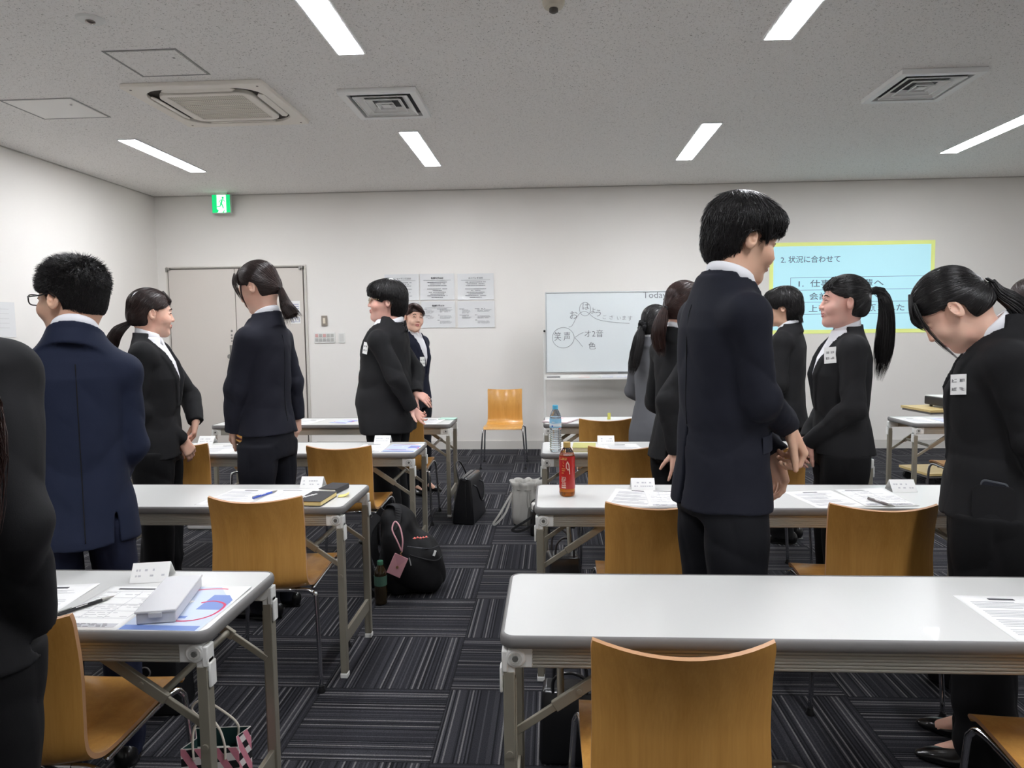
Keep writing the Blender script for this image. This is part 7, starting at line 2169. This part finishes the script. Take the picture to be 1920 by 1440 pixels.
def tote():
    r = thing('black_tote_bag', (-0.622, 5.16, 0), math.radians(-8), 'tall black leather tote bag standing in the aisle beside the farthest left table', 'handbag')
    b = MB()
    bx, by, tx, ty, hh = 0.075, 0.185, 0.045, 0.16, 0.335
    vs = []
    for z, hx, hy, sx in ((0.0, bx, by, 0.0), (0.012, bx + 0.006, by + 0.006, 0.0), (0.20, bx * 0.86, by * 0.97, 0.002), (hh - 0.02, tx, ty, 0.006), (hh, tx - 0.008, ty, 0.008)):
        for x, y in ((-hx, -hy), (hx, -hy), (hx, hy), (-hx, hy)): vs.append((x + sx, y, z))
    fs = [(3, 2, 1, 0), (16, 17, 18, 19)]
    for i in range(4):
        for k in range(4): fs.append((i * 4 + k, i * 4 + (k + 1) % 4, i * 4 + 4 + (k + 1) % 4, i * 4 + 4 + k))
    b.add(vs, fs); b.build('bag_body', GLOSSK, r, bevel=0.012)
    for sx in (-1, 1):
        b = MB(); b.tube(smooth_path([(sx * 0.050, -0.09, 0.27), (sx * 0.050 - 0.01, -0.085, 0.33), (sx * 0.052 - 0.03 * (sx < 0), -0.05, 0.405), (sx * 0.05 - 0.03 * (sx < 0), 0.0, 0.425), (sx * 0.052 - 0.02 * (sx < 0), 0.05, 0.40), (sx * 0.05, 0.085, 0.33), (sx * 0.05, 0.09, 0.27)], 6) if sx < 0 else
                      smooth_path([(0.058, -0.09, 0.27), (0.085, -0.09, 0.25), (0.10, -0.06, 0.17), (0.102, 0.0, 0.14), (0.10, 0.06, 0.17), (0.085, 0.09, 0.25), (0.058, 0.09, 0.27)], 6), 0.006, 8)
        b.build('handle', GLOSSK, r, smooth=True)
    b = MB(); b.tube([(0.008, -0.165, hh + 0.002), (0.008, 0.165, hh + 0.002)], 0.0035, 6); b.build('zip', mat('zip_dark'), r)
    b = MB(); b.box((0.008, -0.172, hh - 0.01), (0.02, 0.01, 0.016)); b.build('zip_stop', mat('zip_dark'), r)
    b = MB(); b.tube([(0.020, -0.187, 0.30), (0.024, -0.188, 0.06)], 0.002, 6); b.build('seam', STRAPK, r)
tote()

def bucket_bag():
    r = thing('grey_bucket_bag', (-0.185, 5.02, 0), math.radians(4), 'light grey drawstring bucket bag with pleated top on the carpet', 'handbag')
    GB = mat('grey_leather', (186, 184, 178), 0.5)
    b = MB(); n = 72; vs = []; fs = []
    lev = [(0.0, 0.78, 0), (0.010, 0.92, 0), (0.06, 1.0, 0.00), (0.16, 0.99, 0.02), (0.225, 0.93, 0.07), (0.255, 0.84, 0.12), (0.285, 0.88, 0.17), (0.315, 0.95, 0.20)]
    for z, k, pl in lev:
        for i in range(n):
            a = 2 * PI * i / n; e = 2.6
            c, s_ = math.cos(a), math.sin(a)
            rr = (abs(c) ** e + abs(s_) ** e) ** (-1 / e)
            w = 1 + pl * math.sin(a * 9)
            vs.append((0.115 * k * rr * c * w, 0.085 * k * rr * s_ * w, z + pl * 0.03 * math.cos(a * 9)))
    m = len(lev)
    for j in range(m - 1):
        for i in range(n): fs.append((j * n + i, j * n + (i + 1) % n, (j + 1) * n + (i + 1) % n, (j + 1) * n + i))
    fs.append(tuple(range(n - 1, -1, -1)))
    b.add(vs, fs); o = b.build('bag_body', GB, r, smooth=True); sm = o.modifiers.new('thick', 'SOLIDIFY'); sm.thickness = 0.003
    b = MB(); b.tube([(0.117 * 0.86 * math.cos(a), 0.087 * 0.86 * math.sin(a), 0.258) for a in np.linspace(0, 2 * PI, 30, endpoint=False)], 0.003, 6, closed=True)
    b.tube(smooth_path([(0.0, -0.082, 0.258), (-0.006, -0.098, 0.20), (-0.004, -0.094, 0.14)], 5), 0.003, 6); b.tube(smooth_path([(0.008, -0.082, 0.258), (0.012, -0.100, 0.21), (0.016, -0.095, 0.16)], 5), 0.003, 6)
    b.build('drawstring', mat('grey_leather_dark', (150, 148, 142), 0.5), r)
    b = MB(); ribbon(b, [(-0.10, -0.02, 0.24), (-0.13, -0.06, 0.21), (-0.20, -0.10, 0.10), (-0.245, -0.11, 0.035), (-0.225, -0.10, 0.03), (-0.16, -0.08, 0.10), (-0.118, -0.04, 0.20), (-0.10, -0.01, 0.235)], 0.014, 0.004, (0, 1, 0)); b.build('side_strap', GB, r)
    b = MB(); b.box((-0.118, -0.03, 0.235), (0.02, 0.012, 0.012)); b.build('buckle', STEEL, r)
    b = MB(); ribbon(b, [(0.11, -0.05, 0.24), (0.135, -0.30, 0.30), (0.115, -0.50, 0.40), (0.110, -0.62, 0.52), (0.130, -0.655, 0.62), (0.150, -0.64, 0.64)], 0.012, 0.004, (0, 1, 0)); b.build('long_strap', GB, r)
bucket_bag()

def box_bag(name, loc, rz, d, label, m, hm=None, hgt=0.1, lean=0.0, white=None, hdir=1):
    r = thing(name, loc, rz, label, 'handbag')
    w, dd, h = d
    b = MB(); vs = []; fs = [(3, 2, 1, 0)]
    L_ = [(0, 1.0, 1.0), (0.02, 1.04, 1.05), (h * 0.6, 1.0, 0.92), (h - 0.012, 0.94, 0.70), (h, 0.90, 0.62)]
    for z, kx, ky in L_:
        for x, y in ((-1, -1), (1, -1), (1, 1), (-1, 1)): vs.append((x * w / 2 * kx + lean * z, y * dd / 2 * ky, z))
    for i in range(len(L_) - 1):
        for k in range(4): fs.append((i * 4 + k, i * 4 + (k + 1) % 4, i * 4 + 4 + (k + 1) % 4, i * 4 + 4 + k))
    n = (len(L_) - 1) * 4; fs.append((n, n + 1, n + 2, n + 3))
    b.add(vs, fs); b.build('bag_body', m, r, bevel=0.010)
    for s_ in (-1, 1):
        b = MB(); y = s_ * dd * 0.30
        b.tube(smooth_path([(-w * 0.28, y, h * 0.86), (-w * 0.26, y * 1.1, h + hgt * 0.6), (0, y * 1.2, h + hgt), (w * 0.26, y * 1.1, h + hgt * 0.6), (w * 0.28, y, h * 0.86)], 6), 0.0055, 8); b.build('handle', hm or m, r, smooth=True)
    if white:
        b = MB(); b.box((0, -dd * 0.46, h * 0.45), (w * 0.9, 0.012, h * 0.5)); b.build('front_pocket', white, r, bevel=0.004)
    return r
bb = box_bag('black_shoulder_bag', (-0.105, 4.79, 0), 0.2, (0.13, 0.16, 0.17), 'small black bag with white lining leaning at the grey bucket bag', GLOSSK, None, 0.05)
b = MB(); ribbon(b, [(-0.05, -0.06, 0.13), (-0.12, -0.12, 0.11), (-0.20, -0.13, 0.065), (-0.14, -0.13, 0.055), (-0.05, -0.08, 0.08)], 0.016, 0.004, (0, 1, 0)); b.build('wrist_strap', STRAPK, bb)
b = MB(); b.box((0.0, -0.015, 0.185), (0.09, 0.07, 0.05)); b.build('white_lining', mat('off_white_cloth', (228, 226, 220), 0.8), bb, bevel=0.01)
box_bag('black_handbag', (0.045, 3.50, 0), 0.15, (0.16, 0.20, 0.27), 'black handbag with loose handles under the tea bottle table', GLOSSK, mat('handle_dark', (60, 56, 56), 0.4), 0.10)
box_bag('glossy_black_bag', (0.050, 2.235, 0), -0.05, (0.19, 0.13, 0.24), 'glossy black bag under the empty right foreground table', GLOSSK, None, 0.06)
box_bag('black_bag', (-1.50, 2.47, 0), 0.1, (0.26, 0.13, 0.28), 'black bag with a round clasp under the nearest left table', BAGK, None, 0.07)
b = MB(); c_ = [(-1.50 + 0.02 + 0.020 * math.cos(a), 2.47 - 0.068, 0.17 + 0.020 * math.sin(a)) for a in np.linspace(0, 2 * PI, 20, endpoint=False)]
b.tube(c_, 0.003, 6, closed=True); rr = thing('bag_clasp', (0, 0, 0), 0, 'x', 'x'); bpy.data.objects.remove(rr)
o = b.build('clasp', STEEL, bpy.data.objects['black_bag'], smooth=True); o.matrix_parent_inverse = Matrix.Rotation(-0.1, 4, 'Z') @ Matrix.Translation((1.50, -2.47, 0))
box_bag('black_tote_with_ring_handle', (1.60, 2.78, 0), 0.4, (0.24, 0.12, 0.22), 'black bag behind the bowing woman\'s legs, its loop handle showing', GLOSSK, None, 0.05).name = 'black_floor_bag'
box_bag('grey_pouch', (-2.50, 4.88, 0), 0, (0.20, 0.12, 0.10), 'light grey pouch on the carpet under the black book table, far behind', mat('pouch_grey', (196, 195, 192), 0.7), None, 0.02)

def paper_bag():
    r = thing('paper_shopping_bag', (-0.915, 1.795, 0), math.radians(6), 'dark green paper shopping bag with pink checks and white rope handles', 'shopping bag')
    CK = mat('pink_check_print', (220, 130, 150), 0.6)
    t = NT(CK); c = t.coord()
    mp = t.mapping(c, (1, 1, 1), (0, 0, 0))
    sep = t.node('ShaderNodeSeparateXYZ'); t.link(mp, sep.inputs[0])
    u = t.math('ADD', sep.outputs[0], sep.outputs[1]); v = sep.outputs[2]
    P_ = 0.022
    a_ = t.math('FLOOR', t.math('DIVIDE', t.math('ADD', u, t.math('MULTIPLY', v, 0.6)), P_)); b_ = t.math('FLOOR', t.math('DIVIDE', t.math('SUBTRACT', v, t.math('MULTIPLY', u, 0.1)), P_))
    s_ = t.math('MODULO', t.math('ADD', t.math('ADD', a_, t.math('MULTIPLY', b_, 2.0)), 400.0), 4.0)
    col = t.ramp(t.math('DIVIDE', s_, 4.0), [(0.0, srgb(222, 140, 158)), (0.25, srgb(30, 30, 34)), (0.5, srgb(224, 146, 162)), (0.75, srgb(236, 228, 226))], 'CONSTANT')
    t.link(col, t.b.inputs['Base Color'])
    GI = mat('paper_green', (16, 52, 50), 0.7); WR = mat('rim_white', (214, 212, 206), 0.7)
    w, d, h = 0.150, 0.10, 0.300
    def wall(p0, p1, z0, z1, m, name, inset=0.0):
        b = MB(); v0 = Vector((p0[0], p0[1], 0)); v1 = Vector((p1[0], p1[1], 0))
        b.bar(v0 + Vector((0, 0, (z0 + z1) / 2)), v1 + Vector((0, 0, (z0 + z1) / 2)), 0.0012, z1 - z0); return b.build(name, m, r)
    # outer faces and inner lining
    cs = [(-w / 2, -d / 2), (w / 2, -d / 2), (w / 2, 0.0), (w / 2 , d / 2), (-w / 2, d / 2), (-w / 2, 0.0)]
    cs[2] = (w / 2 - 0.022, 0.0); cs[5] = (-w / 2 + 0.022, 0.0)
    for k in range(6):
        a, c_ = Vector(cs[k]), Vector(cs[(k + 1) % 6])
        wall(a, c_, 0.0, h, CK, 'printed_side')
        m_ = (a + c_) / 2; inn = lambda q: Vector((q[0] * 0.985, q[1] * 0.97))
        wall(inn(a), inn(c_), 0.002, h - 0.001, GI, 'inside_lining')
        wall(a * 0.993, c_ * 0.993, h - 0.003, h + 0.001, WR, 'rim')
    b = MB(); b.box((0, 0, 0.001), (w * 0.98, d * 0.98, 0.002)); b.build('base', GI, r)
    b = MB(); b.box((-0.02, 0.0, h - 0.10), (0.10, 0.05, 0.13)); b.build('wrapped_contents', mat('tissue', (200, 198, 190), 0.8), r, bevel=0.008)
    for y, lx in ((-d / 2 - 0.003, -0.006), (d / 2 - 0.002, -0.05)):
        b = MB(); b.tube(smooth_path([(-0.040 + lx * 0.2, y, h - 0.03), (-0.040 + lx * 0.3, y * 1.0, h + 0.02), (-0.030 + lx, y * 0.9, h + 0.060), (0.0 + lx, y * 0.85, h + 0.085), (0.028 + lx * 0.6, y * 0.9, h + 0.055), (0.040, y, h + 0.01), (0.040, y, h - 0.03)], 8), 0.0032, 8); b.build('rope_handle', mat('rope_white', (222, 214, 200), 0.8), r, smooth=True)
paper_bag()

# phone in the bowing woman's jacket pocket
_pl, _pm = PATCH_AT[0]
r = thing('smartphone', tuple(_pl), 0, 'dark smartphone sticking out of the bowing woman\'s jacket pocket', 'smartphone')
M = _pm @ Matrix.Rotation(-0.14, 3, 'Z')
b = MB(); b.prism(rrect(0.070, 0.140, 0.012, 4, 0, -0.045), -0.004, 0.0035, M); b.build('case', mat('phone_case', (72, 76, 82), 0.35), r, bevel=0.001)
b = MB(); b.prism(rrect(0.062, 0.130, 0.009, 4, 0, -0.045), 0.0034, 0.0042, M); b.build('screen', mat('phone_screen', (14, 18, 30), 0.08), r)
